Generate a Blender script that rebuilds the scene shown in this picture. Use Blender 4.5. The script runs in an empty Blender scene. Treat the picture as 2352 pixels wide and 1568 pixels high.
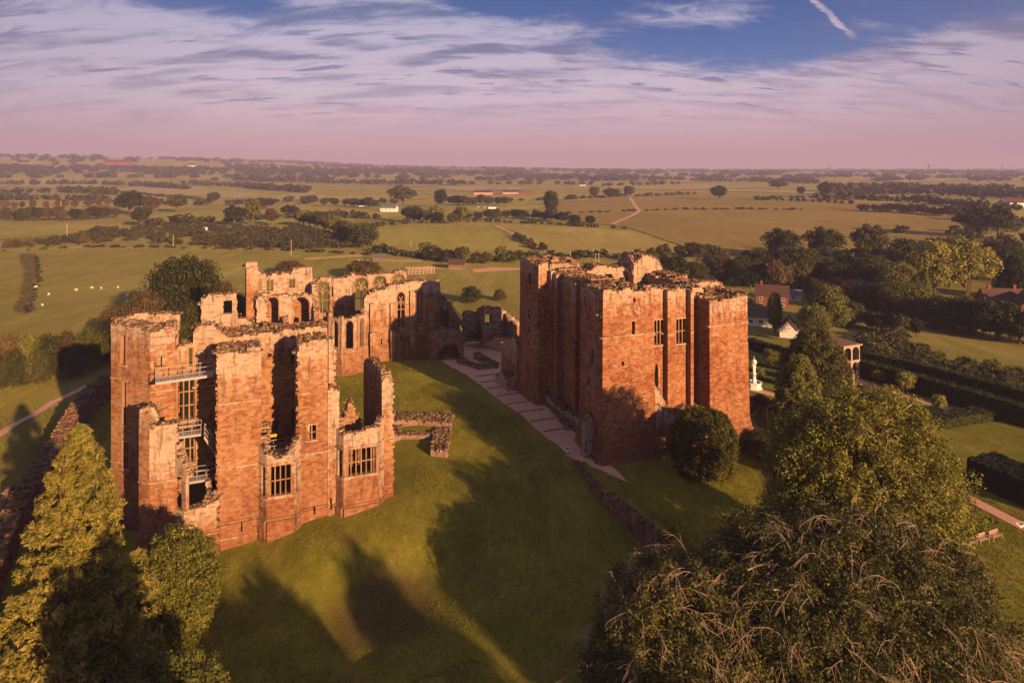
import bpy, math, random
import numpy as np
from mathutils import Vector, Matrix, noise, geometry
R = random.Random(7)
NR = np.random.RandomState(7)
sc = bpy.context.scene
COL = sc.collection
# ------------------------------------------------------------------ camera
H = 42.0            # drone height over the castle court
F = 1568.0          # focal length in units of a 2352 wide picture (24 mm)
cam = bpy.data.cameras.new('camera')
co = bpy.data.objects.new('camera', cam); COL.objects.link(co); sc.camera = co
co.location = (0, 0, H); co.rotation_euler = (math.radians(90), 0, 0)
cam.sensor_width = 36; cam.lens = 36 * F / 2352
cam.shift_y = -(784 - 385) / 2352
cam.clip_start = 1; cam.clip_end = 40000
# ------------------------------------------------------------------ light
SUN_EL = math.radians(14.5)
SD = Vector((.61, -.79, 0)).normalized() * math.cos(SUN_EL) + Vector((0, 0, math.sin(SUN_EL)))   # towards the sun
sl = bpy.data.lights.new('sun', 'SUN'); so = bpy.data.objects.new('sun', sl); COL.objects.link(so)
so.rotation_euler = SD.to_track_quat('Z', 'Y').to_euler(); so.location = (60, -80, 120)
sl.energy = 5.0; sl.angle = math.radians(.53); sl.color = (1, .60, .30)
world = bpy.data.worlds.new('World'); sc.world = world; world.use_nodes = True
sc.view_settings.view_transform = 'Standard'; sc.view_settings.look = 'None'
sc.view_settings.exposure = 1.0; sc.view_settings.gamma = 1; sc.view_settings.use_curve_mapping = False
HAZE = 1.75e-4
sc.cycles.use_denoising = True
sc.cycles.max_bounces = 5; sc.cycles.diffuse_bounces = 2; sc.cycles.volume_bounces = 0
sc.cycles.transparent_max_bounces = 8

class NT:
    """small wrapper to write node trees briefly"""
    def __init__(s, tree): s.t = tree; s.n = tree.nodes; s.l = tree.links
    def new(s, typ, **kw):
        n = s.n.new(typ)
        for k, v in kw.items():
            if hasattr(n, k): setattr(n, k, v)
        return n
    def put(s, sock, v):
        if isinstance(v, bpy.types.NodeSocket): s.l.new(v, sock)
        elif isinstance(v, (tuple, list)) and len(v) == 3 and sock.type == 'RGBA': sock.default_value = (*v, 1)
        else: sock.default_value = v
    def math(s, op, a, b=0., c=None, clamp=False):
        n = s.new('ShaderNodeMath', operation=op, use_clamp=clamp); s.put(n.inputs[0], a); s.put(n.inputs[1], b)
        if c is not None: s.put(n.inputs[2], c)
        return n.outputs[0]
    def mix(s, f, a, b, typ='MIX'):
        n = s.new('ShaderNodeMix', data_type='RGBA', blend_type=typ); s.put(n.inputs[0], f); s.put(n.inputs[6], a); s.put(n.inputs[7], b)
        return n.outputs[2]
    def noise(s, vec, scale, det=4, rough=.55, dist=0, out=0):
        n = s.new('ShaderNodeTexNoise'); n.inputs['Scale'].default_value = scale; n.inputs['Detail'].default_value = det
        n.inputs['Roughness'].default_value = rough; n.inputs['Distortion'].default_value = dist
        if vec is not None: s.l.new(vec, n.inputs['Vector'])
        return n.outputs[out]
    def ramp(s, f, pts, interp='LINEAR'):
        n = s.new('ShaderNodeValToRGB'); n.color_ramp.interpolation = interp; s.put(n.inputs[0], f)
        el = n.color_ramp.elements
        while len(el) < len(pts): el.new(.5)
        for e, (p, c) in zip(el, pts): e.position = p; e.color = (*c, 1) if isinstance(c, (tuple, list)) else (c, c, c, 1)
        return n.outputs[0]
    def map(s, v, a, b, c=0., d=1., smooth=False):
        n = s.new('ShaderNodeMapRange', clamp=True)
        if smooth: n.interpolation_type = 'SMOOTHSTEP'
        s.put(n.inputs[0], v); n.inputs[1].default_value = a; n.inputs[2].default_value = b
        n.inputs[3].default_value = c; n.inputs[4].default_value = d
        return n.outputs[0]
    def scale(s, vec, v3):
        n = s.new('ShaderNodeVectorMath', operation='MULTIPLY'); s.l.new(vec, n.inputs[0]); n.inputs[1].default_value = v3
        return n.outputs[0]
    def attr(s, name, out=2):
        n = s.new('ShaderNodeAttribute', attribute_name=name); return n.outputs[out]

def make_sky():
    w = NT(world.node_tree); w.n.clear()
    out = w.new('ShaderNodeOutputWorld'); bg = w.new('ShaderNodeBackground'); w.l.new(bg.outputs[0], out.inputs[0])
    sky = w.new('ShaderNodeTexSky', sky_type='NISHITA', sun_disc=False)
    sky.sun_elevation = SUN_EL; sky.sun_rotation = math.atan2(SD.x, SD.y)
    sky.air_density = 1.2; sky.dust_density = 2.5; sky.ozone_density = 2.0
    tc = w.new('ShaderNodeTexCoord'); d = tc.outputs['Generated']
    sep = w.new('ShaderNodeSeparateXYZ'); w.l.new(d, sep.inputs[0]); X, Y, Z = sep.outputs
    el = w.math('ARCSINE', Z); az = w.math('ARCTAN2', X, Y)       # radians; azimuth 0 = straight ahead, west
    # clear air behind the clouds: a dusty pink belt at the horizon rising through lilac to deep blue
    clear = w.ramp(w.map(el, 0, .9), [(0, (.50, .25, .29)), (.05, (.46, .27, .36)), (.11, (.30, .27, .46)), (.15, (.08, .145, .37)), (.22, (.04, .09, .29)), (.30, (.025, .065, .24)), (1, (.035, .08, .24))])
    # cloud layer coordinates: a flat layer overhead, softened at the horizon
    zz = w.math('ADD', w.math('MAXIMUM', Z, 0), .20)
    cv = w.new('ShaderNodeCombineXYZ'); w.put(cv.inputs[0], w.math('DIVIDE', X, zz)); w.put(cv.inputs[1], w.math('DIVIDE', Y, zz))
    big = w.noise(w.scale(cv.outputs[0], (.75, .9, 1)), 1.0, 7, .60, .5)
    wisp = w.noise(w.scale(cv.outputs[0], (3.2, 5.5, 1)), 1.6, 10, .70, .8)
    cover = w.math('ADD', w.math('MULTIPLY', big, .55), w.math('MULTIPLY', wisp, .47))
    def gap(a0, e0, ra, re, k, tilt=0.):                        # a clear opening (or with k < 0 a cloud bank) in the layer
        nonlocal cover
        da = w.math('SUBTRACT', az, a0); de = w.math('SUBTRACT', el, e0)
        de = w.math('SUBTRACT', de, w.math('MULTIPLY', da, tilt))
        q = w.math('ADD', w.math('POWER', w.math('DIVIDE', da, ra), 2.), w.math('POWER', w.math('DIVIDE', de, re), 2.))
        cover = w.math('SUBTRACT', cover, w.math('MULTIPLY', w.math('POWER', 2.718, w.math('MULTIPLY', q, -1.)), k))
    gap(-.44, .235, .17, .028, .20, .12); gap(-.30, .215, .12, .014, .12); gap(-.02, .232, .10, .026, .2)
    gap(.36, .165, .24, .030, .20, -.05); gap(.50, .215, .17, .030, .17, -.1); gap(.16, .235, .12, .02, .12); gap(.22, .185, .07, .02, .08)
    gap(.55, .135, .28, .030, -.20, .15); gap(-.25, .13, .5, .05, -.12); gap(-.05, .175, .24, .04, -.08); gap(-.60, .19, .2, .05, -.14); gap(-.20, .20, .12, .03, -.12); gap(.28, .215, .08, .02, -.12)
    cover = w.math('ADD', cover, w.map(el, 0, .12, .16, .03))
    dens = w.map(cover, .41, .62, 0, 1, True)
    # cloud colours: sunlit cream-pink tops, slate-violet where the layer is thick
    thick = w.noise(w.scale(cv.outputs[0], (1.5, 4.5, 1)), 1.3, 8, .62, .4)
    light = w.ramp(w.map(el, .0, .25), [(0, (.55, .31, .36)), (.45, (.56, .43, .53)), (1, (.36, .35, .50))]); light = w.mix(w.map(el, .22, .55), light, (.25, .235, .31))
    dark = w.mix(w.map(el, .0, .2), (.40, .25, .33), (.11, .12, .27))
    ccol = w.mix(w.math('MULTIPLY', w.map(thick, .44, .64, 0, 1, True), w.map(el, .04, .15, .10, .95)), light, dark)
    # small dark flakes of cloud
    flake = w.map(w.noise(w.scale(cv.outputs[0], (2.4, 9.0, 1)), 1.2, 6, .6, .3), .57, .66, 0, 1, True)
    ccol = w.mix(w.math('MULTIPLY', flake, w.map(el, .05, .1, 0, .8)), ccol, (.15, .14, .28))
    # vapour trail
    tr = w.math('ADD', w.math('SUBTRACT', az, .435), w.math('MULTIPLY', w.math('SUBTRACT', el, .20), .95))
    tr = w.math('ADD', tr, w.math('MULTIPLY', w.math('SUBTRACT', wisp, .5), .03))
    trail = w.math('MULTIPLY', w.map(w.math('ABSOLUTE', tr), .002, .007, 1, 0, True), w.math('MULTIPLY', w.map(el, .165, .18), w.map(wisp, .3, .55, .3, 1)))
    col = w.mix(dens, clear, ccol)
    col = w.mix(w.math('MULTIPLY', trail, .75), col, (.62, .48, .56))
    low = w.map(el, .0, .075, .9, 0)
    col = w.mix(low, col, (.53, .285, .34))
    col = w.mix(w.map(w.math('ABSOLUTE', az), .35, .75, 0, .38), col, (.20, .16, .25))
    # physically based sky, dimmed, under the graded clouds
    sk = w.mix(1., sky.outputs[0], (.10, .10, .10), 'MULTIPLY')
    fin = w.mix(.86, sk, col)
    below = w.map(el, -.02, 0)
    fin = w.mix(below, (.10, .07, .06), fin)
    w.l.new(fin, bg.inputs[0]); bg.inputs[1].default_value = .60
make_sky()
# ------------------------------------------------------------------ frames and helpers
E1 = (.9245, .3812); E2 = (-.3812, .9245); O = (13.0, 97.3)       # the castle's own axes: E1 runs north, E2 runs west
def W(a, b, z=0.): return (O[0] + a * E1[0] + b * E2[0], O[1] + a * E1[1] + b * E2[1], z)
class Plane:
    """vertical plane through p with horizontal direction d; n points into the wall"""
    def __init__(s, p, d, n=None):
        l = math.hypot(*d); s.p = (p[0], p[1]); s.d = (d[0] / l, d[1] / l)
        s.n = n if n else (-s.d[1], s.d[0])
    def s_(s, u):
        q = (u - 1176) / F
        return (q * s.p[1] - s.p[0]) / (s.d[0] - q * s.d[1])
    def y_(s, t): return s.p[1] + t * s.d[1]
    def z_(s, t, v): return H - (v - 385) * s.y_(t) / F
    def at(s, u, v):
        t = s.s_(u); return (t, s.z_(t, v))
    def xyz(s, t, z, off=0.): return (s.p[0] + t * s.d[0] + off * s.n[0], s.p[1] + t * s.d[1] + off * s.n[1], z)
    def back(s, off): return Plane((s.p[0] + off * s.n[0], s.p[1] + off * s.n[1]), s.d, s.n)
def east(b): return Plane(W(0, b)[:2], E1, E2)       # faces the camera
def south(a): return Plane(W(a, 0)[:2], E2, E1)      # faces the lawn side
def north(a): return Plane(W(a, 0)[:2], E2, (-E1[0], -E1[1]))
def west(b): return Plane(W(0, b)[:2], E1, (-E2[0], -E2[1]))
def dist(a, b): return math.hypot(a[0] - b[0], a[1] - b[1])
def sm(t): t = max(0., min(1., t)); return t * t * (3 - 2 * t)

# ground heights: control points round the castle, blended; the far country by formula
CP = [(13, 97, 0), (5, 115, 1.3), (9, 106, .6), (-4, 126, 1.4), (0, 140, 1.5), (-12, 118, .6), (-20, 140, .7), (-10, 90, -.2), (0, 85, -.6), (12, 90, -.3), (-15.5, 86, -.6), (-20, 82, -1.6), (-30, 75, -3.4),
      (-40, 75, -3.9), (-50, 78, -4.4), (-60, 85, -4.5), (-66, 100, -4.5), (-55, 110, -3), (-80, 125, -5.5), (-90, 100, -6.5), (-100, 140, -7), (-70, 150, -5), (-35, 100, -.5), (-30, 120, .3), (-30, 135, .3),
      (-18, 70, -3.6), (-8, 72, -3), (-14, 62, -4), (0, 60, -3.2), (10, 60, -2.6), (5, 72, -2.2), (-20, 55, -4.2), (-40, 60, -5), (-30, 45, -5), (0, 42, -4), (25, 45, -3.5), (30, 62, -2.2), (25, 80, -1.5), (38, 75, -2.2), (50, 60, -2.6), (60, 80, -2.6),
      (35, 110, -2), (50, 125, -3), (60, 140, -3.2), (60, 110, -3.1), (80, 110, -3.2), (90, 130, -3.2), (75, 90, -3), (100, 150, -3.5), (48, 150, -3.5), (20, 150, -1), (15, 165, -3), (60, 170, -4), (-20, 165, -1.5), (0, 165, -2.5), (-20, 190, -5), (20, 200, -5.5), (-70, 190, -6), (-130, 180, -6.5),
      (80, 200, -5.5), (140, 180, -5), (140, 120, -4.5), (140, 80, -4), (-120, 90, -7), (-90, 60, -6.5), (100, 60, -3)]
CPA = np.array(CP, float)
def h_near(x, y):
    d2 = (CPA[:, 0] - x) ** 2 + (CPA[:, 1] - y) ** 2
    w = 1 / (d2 + 9.) ** 1.6
    return float((w * CPA[:, 2]).sum() / w.sum())
def h_far(x, y):
    d = math.hypot(x, y)
    z = -6.0 + 17 * sm((d - 900) / 3500)
    k = sm((d - 260) / 500)
    z += k * (4.5 * noise.noise(Vector((x / 420 + 3.1, y / 520, 0))) + 2 * noise.noise(Vector((x / 170, y / 210, 5))))
    z += 5 * math.exp(-(((x + 40) / 150) ** 2 + ((y - 470) / 110) ** 2))          # grassy knoll beyond the hall
    z += 7 * math.exp(-(((x - 420) / 330) ** 2 + ((y - 900) / 260) ** 2))
    z += 84 * math.exp(-(((x + 2300) / 1150) ** 2)) * sm((y - 1500) / 1900)       # long hill on the left
    z += 16 * math.exp(-(((x + 300) / 900) ** 2)) * sm((y - 2600) / 1400)
    return z
def ground_z(x, y):
    d = math.hypot(x, y)
    k = sm((d - 185) / 70)
    z = 0.
    if k < 1: z += (1 - k) * h_near(x, y)
    if k > 0: z += k * h_far(x, y)
    # bank along the low retaining wall: the lawn left of it lies lower
    ax, ay, bx, by = RW[0][0], RW[0][1], RW[1][0], RW[1][1]
    L = math.hypot(bx - ax, by - ay); tx, ty = (bx - ax) / L, (by - ay) / L
    t = (x - ax) * tx + (y - ay) * ty; o = (x - ax) * ty - (y - ay) * tx       # o > 0 on the left (lower) side
    if -2 < t < L + 10:
        o -= 1.1 * math.sin(max(0, min(1, t / L)) * math.pi) - .7
        e = sm(t / L) * sm((L + 9 - t) / 8) * 2.1
        if 0 < o < 16: z -= e * (1 - sm(o / 16))
        if -6 < o <= 0: z += .35 * e * (1 - sm(-o / 6))
    # the ditch-and-bank in the foreground lawn
    r = math.hypot((x + 13.5), (y - 70) * 1.0)
    z += -1.7 * math.exp(-((r / 7.5) ** 2)) + 1.25 * math.exp(-(((r - 12.) / 2.2) ** 2)) * sm((62.5 - y + (x + 13) * .2) / 6)
    return z
def px(u, v, z0=None):
    """ground point seen at picture position (u, v) of the photograph"""
    q = (u - 1176) / F; k = (v - 385) / F
    if z0 is not None:
        y = (H - z0) / k; return (q * y, y, z0)
    y = 50. if v < 1240 else 25.; g = 1.02
    while y < 7500:
        y2 = y * g
        if H - k * y2 < ground_z(q * y2, y2):
            a, b = y, y2
            for i in range(9):
                m = .5 * (a + b)
                if H - k * m < ground_z(q * m, m): b = m
                else: a = m
            return (q * b, b, ground_z(q * b, b))
        y = y2
    return (q * y, y, ground_z(q * y, y))
RW = [(0, 0), (1, 1)]
_a = (F * 43 / 690.); _b = (F * 44.6 / 872.)
RW = [((1332 - 1176) / F * _a, _a), ((1526 - 1176) / F * _b, _b)]

def link(name, me, parent=None, mat=None, loc=None):
    o = bpy.data.objects.new(name, me); COL.objects.link(o)
    if mat is not None and me is not None: me.materials.append(mat)
    if parent is not None:
        o.parent = parent
    if loc is not None: o.location = loc
    return o
def tag(o, label=None, cat=None, group=None, kind=None):
    if label: o['label'] = label
    if cat: o['category'] = cat
    if group: o['group'] = group
    if kind: o['kind'] = kind
    return o
def thing(name, label, cat, loc=(0, 0, 0), group=None):
    o = bpy.data.objects.new(name, None); COL.objects.link(o); o.location = loc; o.empty_display_size = .1
    return tag(o, label, cat, group)
def mesh_np(name, V, faces, attrs=None, smooth=False):
    """V (N,3); faces (M,4) or (M,3) ints; attrs {name: (M,) float per face}"""
    me = bpy.data.meshes.new(name); V = np.asarray(V, np.float32); Fa = np.asarray(faces, np.int32)
    k = Fa.shape[1]; me.vertices.add(len(V)); me.vertices.foreach_set('co', V.ravel())
    me.loops.add(Fa.size); me.loops.foreach_set('vertex_index', Fa.ravel())
    me.polygons.add(len(Fa)); me.polygons.foreach_set('loop_start', np.arange(0, Fa.size, k, dtype=np.int32))
    me.polygons.foreach_set('use_smooth', np.full(len(Fa), bool(smooth)))
    for an, av in (attrs or {}).items():
        a = me.attributes.new(an, 'FLOAT', 'FACE'); a.data.foreach_set('value', np.asarray(av, np.float32))
    me.update(); me.validate(); return me
BOXF = np.array([[3, 2, 1, 0], [4, 5, 6, 7], [1, 5, 4, 0], [2, 6, 5, 1], [3, 7, 6, 2], [0, 4, 7, 3]])
class Acc:
    """gathers boxes (8 corners each) and loose quads into one mesh"""
    def __init__(s, org=(0, 0, 0)): s.b = []; s.r = []; s.w = []; s.org = org
    def corners(s, c8, rnd=.5, wth=0.): s.b.append(c8); s.r.append(rnd); s.w.append(wth)
    def pbox(s, P, s0, s1, t0, t1, z0, z1, rnd=.5, wth=0., jit=0.):
        j = (lambda: R.uniform(-jit, jit)) if jit else (lambda: 0.)
        pts = []
        for z in (z0, z1):
            for (a, t) in ((s0, t0), (s1, t0), (s1, t1), (s0, t1)):
                pts.append(P.xyz(a + j(), z + j() * .5, t + (j() if t == t0 else 0)))
        s.corners(pts, rnd, wth)
    def box(s, c, size, rot=0., rnd=.5, wth=0., tilt=None, jit=0.):
        M = Matrix.Rotation(rot, 3, 'Z')
        if tilt: M = M @ Matrix.Rotation(tilt[0], 3, 'X') @ Matrix.Rotation(tilt[1], 3, 'Y')
        pts = []
        for dz in (-.5, .5):
            for (dx, dy) in ((-.5, -.5), (.5, -.5), (.5, .5), (-.5, .5)):
                v = M @ Vector((dx * size[0] * (1 + R.uniform(-jit, jit)), dy * size[1] * (1 + R.uniform(-jit, jit)), dz * size[2] * (1 + R.uniform(-jit, jit))))
                pts.append((c[0] + v.x, c[1] + v.y, c[2] + v.z))
        s.corners(pts, rnd, wth)
    def bar(s, p, q, w, h=None, rnd=.5, wth=0.):
        """square bar from p to q"""
        h = h or w; p = Vector(p); q = Vector(q); d = (q - p); 
        if d.length < 1e-5: return
        d.normalize(); up = Vector((0, 0, 1)) if abs(d.z) < .95 else Vector((1, 0, 0))
        x = d.cross(up).normalized(); y = x.cross(d).normalized()
        pts = []
        for e in (p, q):
            for (a, b) in ((-.5, -.5), (.5, -.5), (.5, .5), (-.5, .5)): pts.append(tuple(e + x * a * w + y * b * h))
        s.corners(pts, rnd, wth)
    def tube(s, pts, r0, r1, n=5, rnd=.5, wth=0.):
        """tapered branch as short bars"""
        for i in range(len(pts) - 1):
            k0 = i / (len(pts) - 1); w = (r0 + (r1 - r0) * k0) * 1.8
            a = Vector(pts[i]); b = Vector(pts[i + 1]); s.bar(a, b + (b - a) * .06, w, w, rnd, wth)
    def build(s, name, mat, parent=None, kind=None, five=False):
        if not s.b: return None
        V = (np.array(s.b, np.float64) - np.array(s.org)).reshape(-1, 3); n = len(s.b)
        BF = BOXF[[0, 1, 2, 4, 5] if False else [0, 1, 2, 3, 5]] if five else BOXF; kf = len(BF)      # the face bedded in the wall is left out
        if five: BF = BOXF[[0, 1, 2, 5, 3]]
        if five: BF = np.array([f for f in BOXF if sorted(f) != [2, 3, 6, 7]]); kf = 5
        Fa = (BF[None] + (np.arange(n) * 8)[:, None, None]).reshape(-1, 4)
        me = mesh_np(name, V, Fa, {'rnd': np.repeat(s.r, kf), 'wth': np.repeat(s.w, kf)})
        o = link(name, me, parent, mat)
        if parent is None: o.location = s.org
        if kind: o['kind'] = kind
        return o
# ------------------------------------------------------------------ materials
def material(name, rough=.9, spec=.2):
    m = bpy.data.materials.new(name); m.use_nodes = True; t = NT(m.node_tree)
    b = t.n['Principled BSDF']; b.inputs['Roughness'].default_value = rough; b.inputs['Specular IOR Level'].default_value = spec
    return m, t, b
def pos(t):
    g = t.new('ShaderNodeNewGeometry'); return g.outputs['Position'], g.outputs['Normal']
def bump(t, b, hgt, s, d):
    n = t.new('ShaderNodeBump'); n.inputs['Strength'].default_value = s; n.inputs['Distance'].default_value = d
    t.l.new(hgt, n.inputs['Height']); t.l.new(n.outputs[0], b.inputs['Normal'])
def stone_mat(name, light, mid, deep, lichen=(.44, .34, .25), moss=(.055, .04, .014), mossy=.8):
    m, t, b = material(name, .95, .1); P, N = pos(t)
    rnd = t.attr('rnd'); wth = t.attr('wth')
    big = t.noise(P, .16, 4, .6); med = t.noise(P, .9, 5, .6); fine = t.noise(P, 5, 4, .7)
    f = t.math('ADD', t.math('MULTIPLY', big, .9), t.math('MULTIPLY', t.math('SUBTRACT', rnd, .5), .40))
    f = t.math('ADD', f, t.math('MULTIPLY', t.math('SUBTRACT', med, .5), .55))
    c = t.ramp(f, [(.18, deep), (.44, mid), (.70, light)])
    c = t.mix(t.math('MULTIPLY', t.map(fine, .50, .75), .35), c, (deep[0] * .45, deep[1] * .45, deep[2] * .45))
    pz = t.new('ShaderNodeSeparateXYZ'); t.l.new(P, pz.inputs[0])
    # redder lower courses, with the dim light low down painted into the colour
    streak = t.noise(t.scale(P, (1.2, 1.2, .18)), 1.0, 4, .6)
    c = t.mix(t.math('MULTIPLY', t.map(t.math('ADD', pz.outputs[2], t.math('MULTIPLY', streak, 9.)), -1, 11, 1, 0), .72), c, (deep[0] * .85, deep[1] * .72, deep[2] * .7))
    # pale lichen: washes down from wall heads
    lf = t.math('ADD', t.math('MULTIPLY', wth, .55), t.math('MULTIPLY', t.noise(t.scale(P, (1, 1, .45)), 1.5, 6, .72), .85))
    c = t.mix(t.math('MULTIPLY', t.map(lf, .65, .82, 0, .8), t.map(rnd, 0, .4, .45, 1)), c, lichen)
    spots = t.math('MULTIPLY', t.map(t.noise(P, 2.6, 3, .8), .62, .72), .7)
    c = t.mix(spots, c, (lichen[0] * .9, lichen[1] * .85, lichen[2] * .8))
    blk = t.map(t.noise(t.scale(P, (1.8, 1.8, .28)), .9, 6, .7), .53, .68, 0, .75)
    c = t.mix(t.math('MULTIPLY', blk, t.map(wth, 0, .5, .45, 1)), c, (.045, .028, .020))
    # moss and dead grass where stone lies level
    nz = t.new('ShaderNodeSeparateXYZ'); t.l.new(N, nz.inputs[0])
    up = t.math('MULTIPLY', t.map(nz.outputs[2], .45, .85), t.map(t.noise(P, 1.3, 4, .7), .40, .56, .15, mossy))
    c = t.mix(up, c, t.mix(med, moss, (.16, .095, .04)))
    t.l.new(c, b.inputs['Base Color'])
    bump(t, b, t.noise(P, 6, 4, .7), .35, .035)
    return m
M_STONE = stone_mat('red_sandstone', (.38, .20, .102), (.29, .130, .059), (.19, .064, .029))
M_KEEP = stone_mat('weathered_sandstone', (.36, .178, .088), (.285, .110, .047), (.18, .052, .023))
M_PALE = stone_mat('dressed_stone', (.38, .23, .13), (.32, .18, .095), (.23, .11, .055))
M_RUBBLE = stone_mat('rubble_core', (.26, .14, .07), (.155, .075, .036), (.07, .032, .018), lichen=(.30, .22, .15), mossy=.97)
M_MORTAR = stone_mat('mortar', (.36, .25, .17), (.30, .20, .13), (.20, .12, .075))
M_OLD = stone_mat('dark_rubble', (.27, .125, .08), (.19, .08, .05), (.10, .04, .025), lichen=(.34, .22, .18))
def plain(name, col, rough=.85, spec=.2, var=.25, sc_=3., metal=0.):
    m, t, b = material(name, rough, spec); P, N = pos(t)
    n = t.noise(P, sc_, 4, .65); rnd = t.attr('rnd')
    f = t.math('ADD', t.math('MULTIPLY', n, .7), t.math('MULTIPLY', rnd, .3))
    c = t.mix(f, tuple(x * (1 - var) for x in col), tuple(min(1, x * (1 + var)) for x in col))
    t.l.new(c, b.inputs['Base Color']); b.inputs['Metallic'].default_value = metal
    return m
M_STEEL = plain('galvanised_steel', (.45, .43, .42), .45, .5, .1, 3, .6)
M_OAK = plain('weathered_timber', (.17, .11, .075), .8, .2, .3)
M_PALEWOOD = plain('pale_timber', (.42, .28, .18), .75, .2, .2)
M_WHITE = plain('white_paint', (.72, .66, .62), .7, .2, .08)
M_FLEECE = plain('fleece', (.66, .58, .48), .95, .05, .12)
M_DARK = plain('dark_glass', (.012, .012, .014), .15, .5, .1)
M_GRAVEL = plain('gravel', (.66, .36, .23), .95, .1, .28, 1.1)
M_BARK = plain('bark', (.12, .075, .045), .9, .1, .35)
M_PALEBARK = plain('pale_bark', (.24, .15, .095), .9, .1, .3)
M_TWIG = plain('pale_twig', (.36, .25, .17), .9, .1, .3)
M_TILE = plain('clay_tile', (.085, .043, .034), .85, .2, .35, 2)
M_SLATE = plain('slate', (.13, .115, .125), .6, .3, .25, 2)
M_BRICK = plain('red_brick', (.20, .066, .038), .9, .15, .3, 3)
M_THATCH = plain('thatch', (.13, .09, .06), .95, .05, .3, 3)
M_MARBLE = plain('white_marble', (.74, .66, .62), .4, .4, .08)
M_PINK = plain('painted_timber', (.50, .29, .22), .7, .2, .18)
M_EARTH = plain('bare_earth', (.20, .12, .07), .95, .05, .3, 1)
M_YELLOW = plain('yellow_paint', (.55, .30, .02), .5, .3, .1)
def grass_mat(name, c1, c2, c3, far=False):
    m, t, b = material(name, .95, .05); P, N = pos(t)
    if far:
        n = t.math('ADD', t.math('MULTIPLY', t.noise(P, .012, 4, .6), .5), t.math('MULTIPLY', t.noise(t.scale(P, (1, .16, 1)), .16, 5, .7), .5))
    else:
        n = t.math('ADD', t.math('MULTIPLY', t.noise(P, .13, 4, .6), .50), t.math('ADD', t.math('MULTIPLY', t.noise(P, 1.1, 5, .7), .28), t.math('MULTIPLY', t.noise(P, 7, 3, .8), .22)))
    c = t.ramp(n, [(.34, c1), (.50, c2), (.64, c3)])
    if not far:
        c = t.mix(t.map(t.noise(P, .22, 5, .7, .4), .54, .68, 0, .6), c, (.17, .10, .035))
        c = t.mix(t.map(t.noise(t.scale(P, (.9, .35, 1)), .5, 4, .7), .50, .66, 0, .45), c, (c3[0] * 1.25, c3[1] * 1.2, c3[2] * 1.4))
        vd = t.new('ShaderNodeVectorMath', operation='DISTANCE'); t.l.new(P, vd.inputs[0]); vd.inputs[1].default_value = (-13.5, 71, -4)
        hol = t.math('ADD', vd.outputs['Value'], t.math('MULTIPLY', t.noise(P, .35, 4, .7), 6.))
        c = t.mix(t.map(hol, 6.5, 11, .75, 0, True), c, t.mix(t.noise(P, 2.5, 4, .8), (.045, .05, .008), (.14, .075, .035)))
        c = t.mix(t.map(t.noise(P, 13, 2, .8), .5, .72, 0, .45), c, (c1[0] * .4, c1[1] * .4, c1[2] * .4))
    else:
        c = t.mix(t.map(t.noise(P, 1.6, 3, .8), .48, .74, 0, .45), c, (c1[0] * .45, c1[1] * .45, c1[2] * .45))
    t.l.new(c, b.inputs['Base Color']); bump(t, b, t.noise(P, 14 if not far else 1.1, 5, .85), .45 if not far else 1., .04 if not far else 1.)
    return m
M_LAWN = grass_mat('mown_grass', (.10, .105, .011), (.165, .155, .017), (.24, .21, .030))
M_PAST = grass_mat('pasture', (.24, .21, .040), (.34, .29, .062), (.46, .38, .10), True)
def leaf_mat(name, c1, c2, c3, rough=.6, trans=.3):
    m, t, b = material(name, rough, .25); rnd = t.attr('rnd'); wth = t.attr('wth')
    oi = t.new('ShaderNodeObjectInfo')
    f = t.math('ADD', t.math('MULTIPLY', rnd, .55), t.math('MULTIPLY', wth, .45))
    f = t.math('ADD', f, t.math('MULTIPLY', t.math('SUBTRACT', oi.outputs['Random'], .5), .6))
    c = t.ramp(f, [(.1, c1), (.5, c2), (.95, c3)])
    t.l.new(c, b.inputs['Base Color'])
    if trans:
        tr = t.new('ShaderNodeBsdfTranslucent'); t.l.new(c, tr.inputs[0]); mx = t.new('ShaderNodeMixShader'); mx.inputs[0].default_value = trans
        o = t.n['Material Output']; t.l.new(b.outputs[0], mx.inputs[1]); t.l.new(tr.outputs[0], mx.inputs[2]); t.l.new(mx.outputs[0], o.inputs[0])
    return m
# ------------------------------------------------------------------ ground
def far_step(v0, v1, s0, g):
    out = [v0]; s = s0
    while out[-1] < v1: out.append(out[-1] + s); s *= g
    return out
def make_ground():
    ys = [22 + 1.3 * i for i in range(118)]
    ys += far_step(ys[-1] + 1, 11000, 1.3, 1.026)[0:]
    xs_r = [1.15 * i for i in range(95)]; xs_r += far_step(xs_r[-1] + 1.3, 9500, 1.5, 1.07)
    xs = [-x for x in reversed(xs_r[1:])] + xs_r
    ys = [-400, -200, -80, -20, 0, 12] + ys
    nx, ny = len(xs), len(ys)
    V = np.zeros((ny, nx, 3)); 
    for j, y in enumerate(ys):
        for i, x in enumerate(xs): V[j, i] = (x, y, ground_z(x, y) if y > 15 else ground_z(x, 15))
    idx = np.arange(ny * nx).reshape(ny, nx)
    Fa = np.stack([idx[:-1, :-1], idx[:-1, 1:], idx[1:, 1:], idx[1:, :-1]], -1).reshape(-1, 4)
    c = V[:-1, :-1].reshape(-1, 3); d = np.hypot(c[:, 0], c[:, 1])
    # lawn inside the castle grounds, pasture beyond
    me = mesh_np('ground', V.reshape(-1, 3), Fa, smooth=True)
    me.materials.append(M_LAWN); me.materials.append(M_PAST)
    inside = (c[:, 1] < 172 - .12 * np.abs(c[:, 0])) & (c[:, 0] > -62 - (c[:, 1] - 80) * .33)
    me.polygons.foreach_set('material_index', (~inside).astype(np.int32)); me.update()
    o = link('ground', me); tag(o, kind='structure'); return o
make_ground()
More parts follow.
